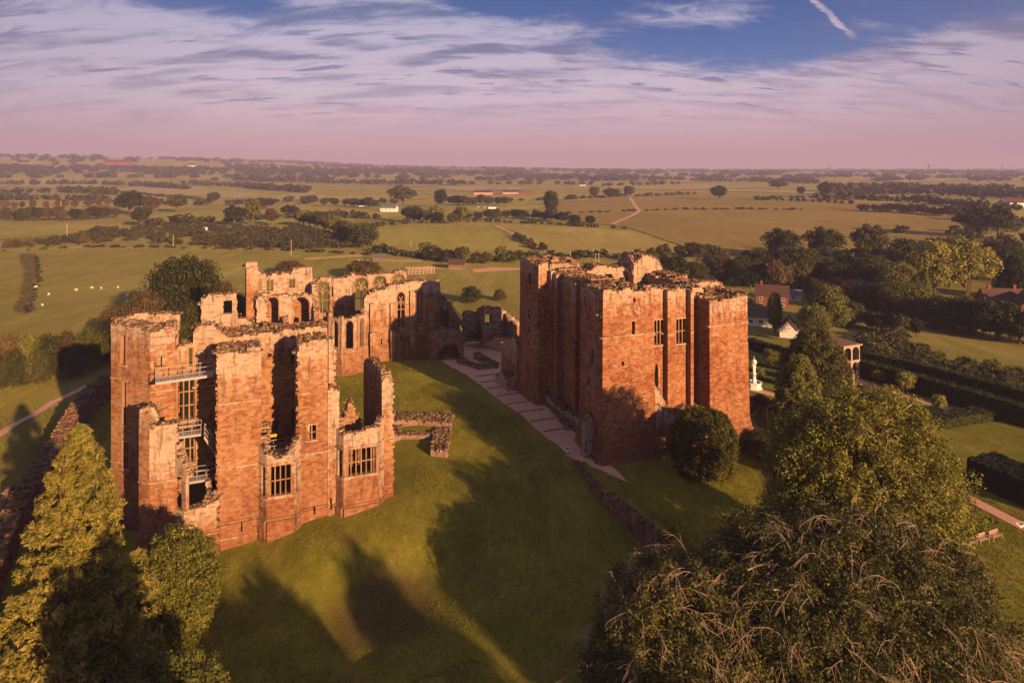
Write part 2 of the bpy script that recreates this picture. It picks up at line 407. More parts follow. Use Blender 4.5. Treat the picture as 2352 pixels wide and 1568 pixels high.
def sheet(name, poly, mat, dz=.05, step=2., kind='structure', label=None, edge=0.):
    """a ground-hugging sheet with the given world outline"""
    pts = []; n = len(poly)
    for i in range(n):
        a = poly[i]; b = poly[(i + 1) % n]; L = math.hypot(b[0] - a[0], b[1] - a[1]); k = max(1, int(L / step))
        for j in range(k):
            e = edge * noise.noise(Vector((a[0] + (b[0] - a[0]) * j / k, a[1] + (b[1] - a[1]) * j / k, 3)) / 1.) if edge else 0
            pts.append(Vector((a[0] + (b[0] - a[0]) * j / k + e, a[1] + (b[1] - a[1]) * j / k + e * .6)))
    m = len(pts); xs = [p.x for p in pts]; ys = [p.y for p in pts]
    inner = []
    y = min(ys) + step / 2
    while y < max(ys):
        cuts = []
        for i in range(m):
            a, b = pts[i], pts[(i + 1) % m]
            if (a.y > y) != (b.y > y): cuts.append(a.x + (y - a.y) / (b.y - a.y) * (b.x - a.x))
        cuts.sort()
        for i in range(0, len(cuts) - 1, 2):
            x = cuts[i] + step * .5
            while x < cuts[i + 1] - step * .4: inner.append(Vector((x, y))); x += step
        y += step
    v, e, f, *_ = geometry.delaunay_2d_cdt(pts + inner, [(i, (i + 1) % m) for i in range(m)], [], 1, 1e-4)
    V = [(p.x, p.y, ground_z(p.x, p.y) + dz) for p in v]
    if not f: return None
    f = [q if (v[q[1]] - v[q[0]]).cross(v[q[2]] - v[q[0]]) > 0 else q[::-1] for q in f]
    me = mesh_np(name, V, np.array([q[:3] for q in f]), smooth=True)
    o = link(name, me, None, mat); tag(o, label, None, None, kind); return o
def field(pix, mat, dz=.35):
    P = [px(u, v) for u, v in pix]; d = sum(p[1] for p in P) / len(P)
    return sheet('field', [(p[0], p[1]) for p in P], mat, dz=max(.25, d * .0006), step=max(5., d / 50.), edge=0)
F_TAN = grass_mat('tan_field', (.33, .26, .060), (.42, .33, .088), (.50, .40, .12), True)
F_BROWN = grass_mat('brown_field', (.26, .19, .048), (.33, .24, .065), (.39, .28, .085), True)
F_PALE = grass_mat('pale_field', (.34, .28, .10), (.42, .34, .13), (.48, .40, .17), True)
F_RED = grass_mat('ploughed_field', (.30, .13, .07), (.38, .17, .09), (.45, .22, .12), True)
F_GREEN = grass_mat('green_field', (.29, .255, .045), (.38, .33, .068), (.48, .40, .10), True)
FIELDS = [
 (F_GREEN, [(815, 533), (900, 519), (1000, 511), (1112, 512), (1190, 545), (1268, 590), (1190, 601), (950, 592), (865, 574)]),
 (F_TAN, [(1142, 517), (1300, 521), (1440, 531), (1560, 566), (1585, 580), (1500, 588), (1280, 590), (1200, 546)]),
 (F_BROWN, [(1275, 470), (1420, 452), (1600, 448), (1960, 462), (2200, 492), (2215, 540), (2060, 572), (1800, 590), (1700, 586), (1590, 574), (1450, 526), (1290, 505)]),
 (F_PALE, [(1700, 456), (1960, 458), (2225, 470), (2230, 477), (2000, 466)]),
 (F_PALE, [(1655, 433), (1870, 441), (1880, 446), (1660, 440)]),
 (F_GREEN, [(330, 497), (480, 487), (690, 472), (900, 490), (885, 506), (700, 515), (520, 515), (350, 510)]),
 (F_PALE, [(197, 438), (320, 429), (450, 432), (604, 447), (555, 456), (400, 450)]),
 (F_GREEN, [(0, 525), (190, 512), (330, 523), (240, 536), (100, 545), (0, 552)]),
 (F_TAN, [(0, 415), (140, 410), (330, 424), (190, 434), (0, 430)]),
 (F_PALE, [(560, 459), (720, 440), (735, 450), (640, 466)]),
 (F_RED, [(168, 381), (205, 378), (250, 380), (240, 387), (170, 386)]),
 (F_RED, [(143, 391), (185, 390), (226, 394), (220, 397), (145, 395)]),
 (F_PALE, [(460, 381), (560, 384), (632, 390), (600, 394), (470, 388)]),
 (F_TAN, [(700, 447), (830, 452), (900, 447), (1000, 455), (900, 463), (720, 461)]),
 (F_GREEN, [(1165, 452), (1290, 445), (1455, 448), (1275, 469), (1180, 470)]),
 (F_PALE, [(980, 430), (1100, 427), (1230, 434), (1100, 442)]),
 (F_TAN, [(1400, 425), (1600, 424), (1750, 430), (1600, 436), (1400, 434)]),
 (F_TAN, [(2230, 478), (2352, 486), (2352, 505), (2240, 492)]),
 (F_TAN, [(1960, 405), (2100, 406), (2200, 415), (2080, 420), (1950, 412)]),
 (F_RED, [(2045, 540), (2150, 545), (2230, 553), (2150, 560), (2060, 552)]),
 (F_GREEN, [(1060, 470), (1160, 468), (1270, 472), (1160, 492), (1080, 486)]),
 (F_PALE, [(0, 372), (60, 371), (120, 376), (40, 379)]), (F_TAN, [(0, 463), (110, 455), (250, 470), (200, 485), (0, 480)]),
 (F_TAN, [(640, 412), (730, 408), (860, 414), (760, 421)]), (F_TAN, [(850, 424), (960, 418), (1080, 423), (960, 429)]),
 (F_GREEN, [(1400, 410), (1520, 408), (1700, 414), (1550, 419)]),
]
for m_, pts_ in FIELDS: field(pts_, m_)
# gravel drive through the forecourt, and the lesser paths
def strip(name, pixline, width, mat, dz=.06, step=1.):
    P = [px(u, v) for u, v in pixline]; L = []; Rr = []
    for i, p in enumerate(P):
        a = P[max(0, i - 1)]; b = P[min(len(P) - 1, i + 1)]; dx, dy = b[0] - a[0], b[1] - a[1]; l = math.hypot(dx, dy)
        w = width[i] if isinstance(width, (list, tuple)) else width
        L.append((p[0] - dy / l * w / 2, p[1] + dx / l * w / 2)); Rr.append((p[0] + dy / l * w / 2, p[1] - dx / l * w / 2))
    return sheet(name, L + Rr[::-1], mat, dz, step)
# gravel drive with its low cross steps, and paths
DRIVE = [(995, 812), (1000, 806), (1032, 792), (1060, 775), (1100, 763), (1150, 772), (1185, 800), (1190, 840), (1212, 905), (1245, 920), (1300, 972), (1345, 1020), (1398, 1064), (1420, 1084), (1444, 1109), (1400, 1089), (1343, 1066), (1308, 1052), (1296, 1036), (1261, 1009), (1216, 971), (1163, 930), (1113, 893), (1073, 862), (1020, 834)]
sheet('gravel_drive', [px(u, v)[:2] for u, v in DRIVE], M_GRAVEL, .06, 1., edge=.35)
sheet('court_grass', [px(u, v)[:2] for u, v in [(1082, 822), (1100, 816), (1146, 838), (1140, 843), (1108, 842)]], M_LAWN, .09, 1.)
strip('field_path', [(-30, 1018), (0, 998), (60, 962), (120, 925), (180, 897), (206, 884)], 1.8, M_GRAVEL, .14)
sheet('farm_track', [px(u, v)[:2] for u, v in [(1084, 619), (1130, 615), (1200, 616), (1200, 620), (1130, 624), (1088, 627)]], M_GRAVEL, .15, 3.)
strip('field_track', [(1136, 518), (1165, 532), (1200, 551), (1232, 570), (1262, 588)], 5., M_GRAVEL, .25, 4.)
strip('footpath', [(1446, 453), (1456, 470), (1468, 486), (1450, 497), (1425, 507), (1406, 516)], 4., M_GRAVEL, .5, 6.)
strip('garden_path', [(1950, 866), (1990, 881), (2060, 903), (2140, 928), (2225, 955)], 2.3, M_GRAVEL, .06)
strip('lawn_path', [(2120, 1095), (2160, 1112), (2230, 1147), (2300, 1183), (2400, 1236)], 2.0, M_GRAVEL, .06)
strip('knot_garden_path', [(1722, 893), (1760, 903), (1810, 915)], 2.4, M_GRAVEL, .06)
sheet('rough_ground', [px(u, v)[:2] for u, v in [(44, 582), (78, 583), (90, 602), (82, 640), (80, 680), (66, 720), (30, 718), (48, 670), (56, 625), (46, 598)]], grass_mat('rough_grass', (.13, .09, .028), (.20, .15, .045), (.28, .22, .07), True), .12, 2., edge=2.5)
for i, (u0, u1, v) in enumerate([(1091, 1150, 798), (1092, 1150, 862), (1105, 1167, 875), (1120, 1185, 890), (1142, 1203, 906), (1165, 1226, 925), (1189, 1251, 944), (1218, 1273, 965), (1248, 1297, 988)]):
    a = px(u0, v + 4); b = px(u1, v - 4) if i else px(u1, v + 9); a = px(u0, v - 9) if not i else a; r = thing('path_step', ['step furthest up the drive beside the kitchen footing', 'first wide step of the drive', 'second wide step of the drive', 'third wide step of the drive', 'fourth step of the drive', 'fifth step of the drive', 'sixth step, by the south-west tower foot', 'seventh step of the drive', 'lowest step of the drive, nearest the information panel'][i].replace('step of', 'timber edged step of'), 'step', (a[0], a[1], a[2]), 'steps across the gravel drive')
    c = Acc(tuple(r.location)); c.bar((a[0], a[1], a[2] + .1), (b[0], b[1], b[2] + .1), .2, .16); c.build('riser', M_OAK, r)
# ------------------------------------------------------------------ masonry
def scan(poly, z):
    cuts = []
    n = len(poly)
    for i in range(n):
        a, b = poly[i], poly[(i + 1) % n]
        if (a[1] > z) != (b[1] > z): cuts.append(a[0] + (z - a[1]) / (b[1] - a[1]) * (b[0] - a[0]))
    cuts.sort(); return [(cuts[i], cuts[i + 1]) for i in range(0, len(cuts) - 1, 2)]
def minus(iv, holes):
    for (h0, h1) in holes:
        out = []
        for (a, b) in iv:
            if h1 <= a or h0 >= b: out.append((a, b)); continue
            if a < h0: out.append((a, h0))
            if b > h1: out.append((h1, b))
        iv = out
    return iv
def roughen(poly, amp, zlo, step=.9):
    out = []
    n = len(poly)
    for i in range(n):
        a, b = poly[i], poly[(i + 1) % n]; out.append(a)
        L = abs(b[0] - a[0])
        if L > 1.2 and min(a[1], b[1]) > zlo:
            k = int(L / step)
            for j in range(1, k):
                t = j / k; out.append((a[0] + (b[0] - a[0]) * t, a[1] + (b[1] - a[1]) * t + R.uniform(-amp, amp) + amp * .8 * noise.noise(Vector((a[0] + (b[0] - a[0]) * t, a[1], 0)) * .5)))
    return out
class Masonry:
    """one thing built of stone walls; collects stones so the nearest become parts"""
    def __init__(s, root, mat, core=None):
        s.root = root; s.org = tuple(root.location); s.mat = mat; s.coremat = core or M_MORTAR
        s.stones = []      # (P, s0, s1, t0, t1, z0, z1, rnd, wth)
        s.core = Acc(s.org); s.rub = Acc(s.org)
    def wall(s, P, outline, holes=(), thick=1.4, course=.27, ln=(.36, .70), back=False, amp=.35, batter=None, ragl=0., ragr=0., z_lo=None, rub=True, wbase=0., prot=.007, lich=None, bands=(), plinth=None, rsz=(.13, .34)):
        zs = [p[1] for p in outline]; zmin, zmax = min(zs), max(zs)
        zl = zmin + 1.5 if z_lo is None else z_lo
        poly = roughen(outline, amp, zl) if amp else outline
        zmax = max(p[1] for p in poly)
        bat = batter or (lambda z: 0.)
        top = {}
        smin = min(p[0] for p in poly); smax = max(p[0] for p in poly)
        k = 0; z = zmin
        prevtops = {}
        while z < zmax - .05:
            ch = course * R.uniform(.85, 1.15); z1 = min(z + ch, zmax + .01); zm = (z + z1) / 2
            iv = scan(poly, zm); hv = []
            for h in holes: hv += scan(h, zm)
            iv = minus(iv, hv); t0 = -bat(zm)
            for (a, b) in iv:
                edge_a = a <= min(q[0] for q in scan(poly, zm)) + 1e-6; edge_b = b >= max(q[1] for q in scan(poly, zm)) - 1e-6
                if edge_a and ragl: a += R.uniform(-ragl, ragl)
                if edge_b and ragr: b += R.uniform(-ragr, ragr)
                if b - a < .12: continue
                s.core.pbox(P, a + .03, b - .03, t0 + .02, thick - .02, z, z1 + .01, .4, .2)
                w = wbase + max(0., 1 - (zmax - zm) / 9.) ** 1.3 * .8
                if lich: w = lich(zm, w)
                q = a; nb = a
                while q < b - .02:
                    l = R.uniform(*ln); e = q + l
                    if b - e < ln[0] * .6: e = b
                    tt = t0 + R.uniform(-prot, prot)
                    if R.random() < .04: tt += .05
                    s.stones.append((P, q + .011, e - .011, tt, t0 + .32, z + .011, z1 - .011, R.random(), w))
                    if back and q >= nb: nb = min(b, q + 1.1); s.stones.append((P, q + .011, nb - .011, thick - .3, thick - R.uniform(-.015, .015), z + .011, z1 - .011, R.random(), w))
                    q = e
                # stones on the two end faces (window reveals, broken ends)
                for end in (a, b):
                    q = t0 + .33
                    while q < thick - .33:
                        e = min(q + R.uniform(.4, .8), thick - .31)
                        o = R.uniform(-.02, .03) + (R.uniform(-.1, .1) if (ragl and end == a) or (ragr and end == b) else 0)
                        if end == a: s.stones.append((P, a + o, a + .25, q + .01, e - .01, z + .011, z1 - .011, R.random(), w * .7))
                        else: s.stones.append((P, b - .25, b + o, q + .01, e - .01, z + .011, z1 - .011, R.random(), w * .7))
                        q = e
                i0 = int(math.floor((a - smin) / .4)); i1 = int((b - smin) / .4)
                for i in range(i0, i1 + 1): top[i] = z1
            z = z1; k += 1
        for (v0, t_out) in bands: s.band(P, poly, holes, v0, t_out, bat)
        if rub:
            for i, zt in top.items():
                t = -bat(zt) + .15
                while t < thick - .1:
                    if R.random() < .82:
                        g = R.uniform(*rsz); c = P.xyz(smin + i * .4 + R.uniform(-.1, .4), zt + R.uniform(-.06, .14), t + R.uniform(-.1, .1))
                        s.rub.box(c, (g * 1.3, g, g * .8), R.uniform(0, 3), R.random(), R.uniform(.1, .9), (R.uniform(-.4, .4), R.uniform(-.4, .4)), .25)
                    t += .42
        return poly
    def band(s, P, poly, holes, zfun, out, bat=lambda z: 0., h=.2, depth=.4):
        """projecting string course following z = zfun(s)"""
        a0 = min(p[0] for p in poly); a1 = max(p[0] for p in poly); q = a0
        acc = getattr(s, 'bandacc', None)
        if acc is None: acc = s.bandacc = Acc(s.org)
        z_ = zfun if callable(zfun) else (lambda t: zfun)
        while q < a1 - .1:
            e = min(q + R.uniform(.7, 1.1), a1); zz = z_((q + e) / 2); m = (q + e) / 2
            ok = any(a <= m <= b for a, b in minus(scan(poly, zz), [iv for h_ in holes for iv in scan(h_, zz)]))
            if ok and R.random() < .96: acc.pbox(P, q, e - .015, -out - bat(zz), depth, zz - h / 2, zz + h / 2, R.random(), .55, .015)
            q = e
    def slab(s, poly_ab, z0, z1, stuff=True, rub=True, dens=.42):
        """solid filled mass seen from above (wall core between faces); poly in castle coordinates"""
    def rubble_patch(s, poly, zf, dens=.45, size=(.2, .55), wf=(.1, .9)):
        ys = [p[1] for p in poly]; y = min(ys)
        while y < max(ys):
            for (a, b) in scan([(p[0], p[1]) for p in poly], y):
                x = a
                while x < b:
                    g = R.uniform(*size)
                    s.rub.box((x + R.uniform(-.2, .2), y + R.uniform(-.2, .2), zf(x, y) + R.uniform(-.1, .15)), (g * 1.3, g, g * .8), R.uniform(0, 3), R.random(), R.uniform(*wf), (R.uniform(-.4, .4), R.uniform(-.4, .4)), .25)
                    x += dens
            y += dens
    def finish(s, n_parts=300, unit='stone'):
        """nearest stones become parts of their own (sharing a dozen meshes), the rest one stonework part"""
        st = s.stones
        def seen(r):
            P = r[0]; mid = P.xyz((r[1] + r[2]) / 2, (r[5] + r[6]) / 2, r[3])
            d = Vector((mid[0], mid[1], mid[2] - H)); fn = Vector((-P.n[0], -P.n[1], 0))
            f = -d.dot(fn) / d.length
            if r[3] > .25: f = -1
            return (r[2] - r[1]) * (r[6] - r[5]) * max(f, 0) / d.length_squared * (1 if r[8] >= 0 else 0)
        order = sorted(range(len(st)), key=lambda i: -seen(st[i]))
        pick = set(order[:n_parts])
        fr, ot = Acc(s.org), Acc(s.org)
        for i, r in enumerate(st):
            if i not in pick: (fr if r[3] < .25 else ot).pbox(*r)
        fr.build('stonework', s.mat, s.root, 'stuff', True); ot.build('inner_stonework', s.mat, s.root, 'stuff')
        s.core.build('wall_core', s.coremat, s.root, 'stuff')
        s.rub.build('rubble', M_RUBBLE, s.root, 'stuff')
        if getattr(s, 'bandacc', None): s.bandacc.build('string_course', M_PALE, s.root, 'stuff')
        var = {}
        for i in sorted(pick):
            P, s0, s1, t0, t1, z0, z1, rnd, wth = st[i]
            key = (int(rnd * 4), int(min(wth, .99) * 3))
            if key not in var:
                a = Acc(); a.box((0, 0, 0), (1, 1, 1), 0, (key[0] + .5) / 4, (key[1] + .5) / 3, None, .03)
                V = np.array(a.b).reshape(-1, 3); me = mesh_np('stone', V, BOXF, {'rnd': [a.r[0]] * 6, 'wth': [a.w[0]] * 6}); me.materials.append(s.mat); var[key] = me
            o = bpy.data.objects.new(unit, var[key]); COL.objects.link(o); o.parent = s.root
            c = P.xyz((s0 + s1) / 2, (z0 + z1) / 2, (t0 + t1) / 2)
            o.location = (c[0] - s.org[0], c[1] - s.org[1], c[2] - s.org[2])
            o.rotation_euler = (0, 0, math.atan2(P.d[1], P.d[0])); o.scale = (s1 - s0, abs(t1 - t0), z1 - z0)
def rect(s0, s1, z0, z1): return [(s0, z0), (s1, z0), (s1, z1), (s0, z1)]
def pr(P, u0, u1, v0, v1):
    """rectangle hole on plane from picture extents (v0 top, v1 bottom)"""
    a = P.s_(u0); b = P.s_(u1); m = (a + b) / 2
    return rect(min(a, b), max(a, b), P.z_(m, v1), P.z_(m, v0))
def arch_poly(s0, s1, z0, zs, zt, n=7):
    """pointed-arch opening: sill z0, springing zs, apex zt"""
    m = (s0 + s1) / 2; w = (s1 - s0) / 2; pts = [(s0, z0), (s1, z0)]
    for i in range(n + 1):
        t = i / n; pts.append((m + w * math.cos(t * math.pi / 2) ** .8 * (1 - .12 * t), zs + (zt - zs) * math.sin(t * math.pi / 2) ** 1.15))
    for i in range(n, -1, -1):
        t = i / n; pts.append((m - w * math.cos(t * math.pi / 2) ** .8 * (1 - .12 * t), zs + (zt - zs) * math.sin(t * math.pi / 2) ** 1.15))
    return pts
def pa(P, u0, u1, v_ap, v_sp, v_sill):
    a = P.s_(u0); b = P.s_(u1); m = (a + b) / 2
    return arch_poly(min(a, b), max(a, b), P.z_(m, v_sill), P.z_(m, v_sp), P.z_(m, v_ap))
def mullioned(root, P, hole, nx, ny, w=.12, depth=(.10, .26), mat=None, frame=True, name='window'):
    """stone grid standing in a rectangular opening: frame, mullions and transoms as parts"""
    org = tuple(root.location); mat = mat or M_PALE
    s0 = min(p[0] for p in hole); s1 = max(p[0] for p in hole); z0 = min(p[1] for p in hole); z1 = max(p[1] for p in hole)
    if frame:
        a = Acc(org)
        a.pbox(P, s0 - .14, s0 + .035, -.04, depth[1], z0, z1, .6, .2); a.pbox(P, s1 - .035, s1 + .14, -.04, depth[1], z0, z1, .4, .2)
        a.pbox(P, s0 - .2, s1 + .2, -.07, depth[1], z1, z1 + .22, .7, .5); a.pbox(P, s0 - .25, s1 + .25, -.12, depth[1], z0 - .2, z0, .7, .6)
        a.build('window_frame', mat, root)
    w = min(w, .15)
    for i in range(1, nx):
        a = Acc(org); c = s0 + (s1 - s0) * i / nx; a.pbox(P, c - w / 2, c + w / 2, depth[0], depth[1] - .02, z0 + .002, z1 - .002, R.random(), .2); a.build('mullion', mat, root)
    for j in range(1, ny):
        c = z0 + (z1 - z0) * j / ny
        a = Acc(org); a.pbox(P, s0 + .1, s1 - .1, depth[0] + .03, depth[1] - .05, c - w / 2, c + w / 2, R.random(), .3); a.build('transom', mat, root)
def arch_trim(root, P, hole, out=.06, w=.28, depth=.35, tracery=2, mat=None, trans=None):
    org = tuple(root.location); mat = mat or M_PALE; a = Acc(org); n = len(hole)
    for i in range(1, n - 0):
        p, q = hole[i], hole[(i + 1) % n]
        if i == n - 1 and False: continue
        L = math.hypot(q[0] - p[0], q[1] - p[1])
        if L < 1e-3: continue
        dx, dz = (q[0] - p[0]) / L, (q[1] - p[1]) / L; ox, oz = dz * w, -dx * w
        k = max(1, int(L / .6))
        for j in range(k):
            b0 = (p[0] + (q[0] - p[0]) * j / k, p[1] + (q[1] - p[1]) * j / k); b1 = (p[0] + (q[0] - p[0]) * (j + 1) / k, p[1] + (q[1] - p[1]) * (j + 1) / k)
            c8 = []
            for (e0) in (b0, b1):
                for (ww, tt) in ((-.06, -out), (1., -out), (1., depth), (-.06, depth)):
                    c8.append(P.xyz(e0[0] + ox * ww, e0[1] + oz * ww, tt))
            a.corners(c8, R.random(), .35)
    a.build('arch_moulding', mat, root)
    if tracery:
        s0 = min(p[0] for p in hole); s1 = max(p[0] for p in hole); z0 = min(p[1] for p in hole); z1 = max(p[1] for p in hole)
        zs = z0 + (z1 - z0) * .62
        a = Acc(org)
        for i in range(1, tracery):
            c = s0 + (s1 - s0) * i / tracery
            a.pbox(P, c - .09, c + .09, depth * .5, depth * .5 + .25, z0, zs + (z1 - zs) * .45, .5, .3)
            for sg in (-1, 1):
                hw = (s1 - s0) / tracery
                Hh_ = z1 - zs
                for pts in ([(c, zs + Hh_ * .1), (c + sg * hw * .12, zs + Hh_ * .4), (c + sg * hw * .42, zs + Hh_ * .68)], [(c + sg * .04, zs - Hh_ * .1), (c + sg * hw * .2, zs + Hh_ * .16), (c + sg * hw * .5, zs + Hh_ * .30)], [(c + sg * hw * .96, zs - Hh_ * .1), (c + sg * hw * .8, zs + Hh_ * .16), (c + sg * hw * .5, zs + Hh_ * .30)]):
                    for u_, v_ in zip(pts[:-1], pts[1:]): a.bar(P.xyz(u_[0], u_[1], depth * .6), P.xyz(v_[0], v_[1], depth * .6), .12, .2, .5, .3)
        if trans:
            for f in trans: a.pbox(P, s0, s1, depth * .5 + .01, depth * .5 + .23, z0 + (z1 - z0) * f - .09, z0 + (z1 - z0) * f + .09, .5, .3)
        a.build('tracery', mat, root)
# ------------------------------------------------------------------ the square keep
KROOT = thing('castle_keep', 'massive square sandstone keep with corner towers and broken mossy tops', 'castle', W(0, 0, 0))
K = Masonry(KROOT, M_KEEP)
def plin(z): return .28 * max(0., (18 - z) / 18) + (.13 * math.ceil((3.0 - z) / .5) if z < 3.0 else 0.) * (1 if z > -1.2 else .9)
def ZF(c): return (lambda t: c)
kb = [(17.7, .12)]
# south-east tower
P = east(0)
hs = [pr(P, 1455, 1459.5, 685, 696), pr(P, 1451.5, 1458.5, 736, 767), pr(P, 1427.5, 1433, 831, 841), pr(P, 1480, 1482, 680, 684), pr(P, 1478, 1480, 704, 708), pr(P, 1462, 1464, 706, 710),
      pr(P, 1425, 1427, 893, 898), pr(P, 1452, 1454, 913, 919)]
K.wall(P, [(-1.25, -2), (9.2, -2), (8.75, 3.4), (8.4, 24.1), (6.2, 24.0), (3.5, 24.5), (0, 24.4), (-.28, 3.4)], hs, 2.6, batter=plin, back=False, bands=kb)
P = south(0)
hs = [pr(P, 1365.4, 1368.8, 727, 755), pr(P, 1359, 1367.5, 802, 837), pr(P, 1366.5, 1369, 678, 686), pr(P, 1352, 1355, 868, 884)]
K.wall(P, [(2.55, -2), (7.3, -2), (6.9, 3.4), (6.9, 24.0), (2.55, 24.4)], hs, 2.6, batter=plin, back=False, bands=kb)
K.wall(north(8.4), [(0, -2), (3.2, -2), (3.2, 24), (0, 24.2)], [], 1.2, batter=None, back=False, rub=False)
# south recess wall and its pilasters
P = south(3.4)
w1 = pr(P, 1290, 1296.5, 694, 742); w2 = pr(P, 1320.5, 1328, 706, 758)
d1 = arch_poly(P.s_(1294), P.s_(1286), 2.5, 7.6, 9.2) if P.s_(1294) < P.s_(1286) else arch_poly(P.s_(1286), P.s_(1294), 2.5, 7.6, 9.2)
d2 = arch_poly(min(P.s_(1317), P.s_(1326)), max(P.s_(1317), P.s_(1326)), 2.5, 7.6, 9.2)
K.wall(P, [(6.9, -2), (22.1, -2), (22.1, 24.4), (17, 23.6), (12, 24.2), (6.9, 23.8)], [w1, w2, d1, d2], 4.4, back=False, amp=.4, bands=kb)
for hh in (w1, w2): mullioned(KROOT, P, hh, 2, 2)
for hh in (d1, d2): arch_trim(KROOT, P, hh, tracery=0)
for (b0, b1, zt) in ((6.9, 9.3, 23.6), (12.9, 14.4, 23.2), (19.8, 22.1, 23.8)):
    K.wall(south(2.3), [(b0, -2), (b1, -2), (b1, zt), (b0, zt)], [], 1.1, back=False, amp=.3)
K.wall(south(1.2), [(6.9, -2), (22.1, -2), (22.1, 2.6), (15, 2.2), (6.9, 3.4)], [], 2.3, back=False)
# south-west tower
P = south(0)
sw = [(1213, 1218, 707, 733), (1213, 1217.2, 749, 764.5), (1212.5, 1216.8, 779, 794), (1212, 1216.5, 837, 853), (1214, 1220.5, 629, 652.5)]
hs = [pr(P, *q) for q in sw]
K.wall(P, [(24.65, -2), (31.4, -2), (30.5, 3.4), (30.2, 25.2), (26, 25.5), (24.65, 25.2)], hs, 2.6, batter=plin, back=False, bands=[(16.2, .1)])
for hh in hs[:4]: mullioned(KROOT, P, hh, 1, 2, frame=True)
P = east(22.1); K.wall(P, [(-1.2, -2), (3.6, -2), (3.6, 25.0), (2.6, 25.3), (2.5, 24.2), (1.9, 24.3), (1.8, 25.4), (0, 25.2), (-.28, 3.4)], [pr(P, 1268.7, 1271, 732, 750)], 2.6, back=False, batter=plin)
K.wall(east(21.0), [(1.85, 2), (2.7, 2), (2.7, 24.2), (1.85, 24.2)], [], 1.1, back=False)
# east recess between the towers, pilasters, tall windows
P = east(3.2)
w1 = pr(P, 1502, 1524.8, 735, 792); w2 = pr(P, 1552.5, 1575.5, 732, 789)
d1 = arch_poly(P.s_(1503), P.s_(1512), 4.5, 10.6, 12.)
K.wall(P, [(8.4, -2), (20, -2), (20, 22.9), (16, 23.1), (12, 23.3), (8.4, 23.2)], [w1, w2, d1], 3.6, back=True, bands=[(16.5, .1)])
mullioned(KROOT, P, w1, 3, 2, .2); mullioned(KROOT, P, w2, 3, 2, .2); arch_trim(KROOT, P, d1, tracery=0)
Q = east(2.25)
for (u0, u1, zt) in ((1533.5, 1552, 23.2), (1586.5, 1593.5, 22.9)):
    a0, a1 = Q.s_(u0), Q.s_(u1); K.wall(Q, [(a0, -2), (a1, -2), (a1, zt), (a0, zt)], [], .95, back=False, amp=.2, bands=[(16.5, .08)])
K.wall(east(-.1), [(8.6, -3), (19, -3), (19, 3.4), (15, 4.8), (12, 5.0), (10, 6.2), (8.6, 7.4)], [], 3.2, back=False, wbase=.2, ln=(.4, .9), amp=.5)
K.wall(Plane(W(9.5, 1.4)[:2], E1), [(0, 3), (3.2, 3), (2.2, 6.4), (.8, 8.6), (0, 9.6)], [], 1.4, back=False, wbase=.4)
K.rubble_patch([W(8.6, 0), W(18.6, 0), W(18.6, 3.1), W(8.6, 3.1)], lambda x, y: 5.0, .5)
# north-east tower
P = east(0)
hs = [pr(P, 1643, 1645, 771, 775), pr(P, 1661, 1663, 786, 790), pr(P, 1707, 1709, 781, 785), pr(P, 1714, 1717, 781, 785), pr(P, 1681, 1683, 830, 834)]
K.wall(P, [(18.3, -4), (26.6, -4), (26.2, 3), (25.9, 22.0), (22.5, 21.6), (18.63, 21.6), (18.5, 3)], hs, 2.4, batter=plin, back=False, bands=kb)
P = south(18.63)
hs = [pr(P, 1604, 1607.7, 724, 733), pr(P, 1600.5, 1604, 783, 794), pr(P, 1599, 1602.5, 814, 830)]
K.wall(P, [(2.35, -4), (4.4, -4), (4.4, 22.3), (2.35, 22.0)], hs, 2.4, back=False, bands=kb, ln=(.45, .9))
K.wall(north(25.9), [(0, -4), (7.4, -4), (7.4, 22.6), (0, 22)], [], 2., back=False, amp=.3)
K.wall(west(7.4), [(18.6, 10), (25.9, 10), (25.9, 22.8), (22, 23.4), (18.6, 22.9)], [], 1.6, back=True, amp=.3)
K.wall(east(7.3), [(7.6, -2), (18.8, -2), (18.8, 19.5), (7.6, 19)], [], 1., back=False, rub=False, amp=0)  # added blank wall behind the east recess, blocks light so its windows stay dark
# inner and far walls
P = east(25.2)
h1 = arch_poly(8.2, 10.2, 20.6, 21.4, 22.2); h2 = arch_poly(14.6, 16.8, 20.4, 21.3, 22.4); h3 = rect(18.0, 19.6, 20.3, 21.4)
K.wall(P, [(3, 12), (24, 12), (24, 23.4), (19, 23.3), (15, 23.9), (10, 23.0), (6, 24.4), (3, 24.8)], [h1, h2, h3], 4., back=True, amp=.35, wbase=.3)
K.wall(south(22.3), [(7, 10), (25.2, 10), (25.2, 22.8), (18, 21.8), (12, 22.4), (7, 22.2)], [], 3.4, back=True, amp=.4)
K.wall(north(7.8), [(7, 12), (25, 12), (25, 23.6), (16, 23.4), (7, 23.4)], [], .5, back=False, rub=False)
# north-west turret, the highest lump of the far side
P = east(23.0)
K.wall(P, [(19.6, 10), (26.3, 10), (26.3, 22.6), (25.2, 24.6), (23.6, 25.4), (21.4, 25.5), (20.3, 24.2), (19.6, 22.6)], [], 3.8, back=False, amp=.5, wbase=.5, ragl=.25)
K.wall(south(19.8), [(23, 16), (29, 16), (29, 23.5), (26, 25.2), (23, 24.2)], [], 1, back=False, amp=.5, wbase=.5)
K.wall(north(26.4), [(7.4, -4), (30, -4), (30, 23), (7.4, 22)], [], 2.5, back=False, amp=.3, ln=(.8, 1.4), course=.5)
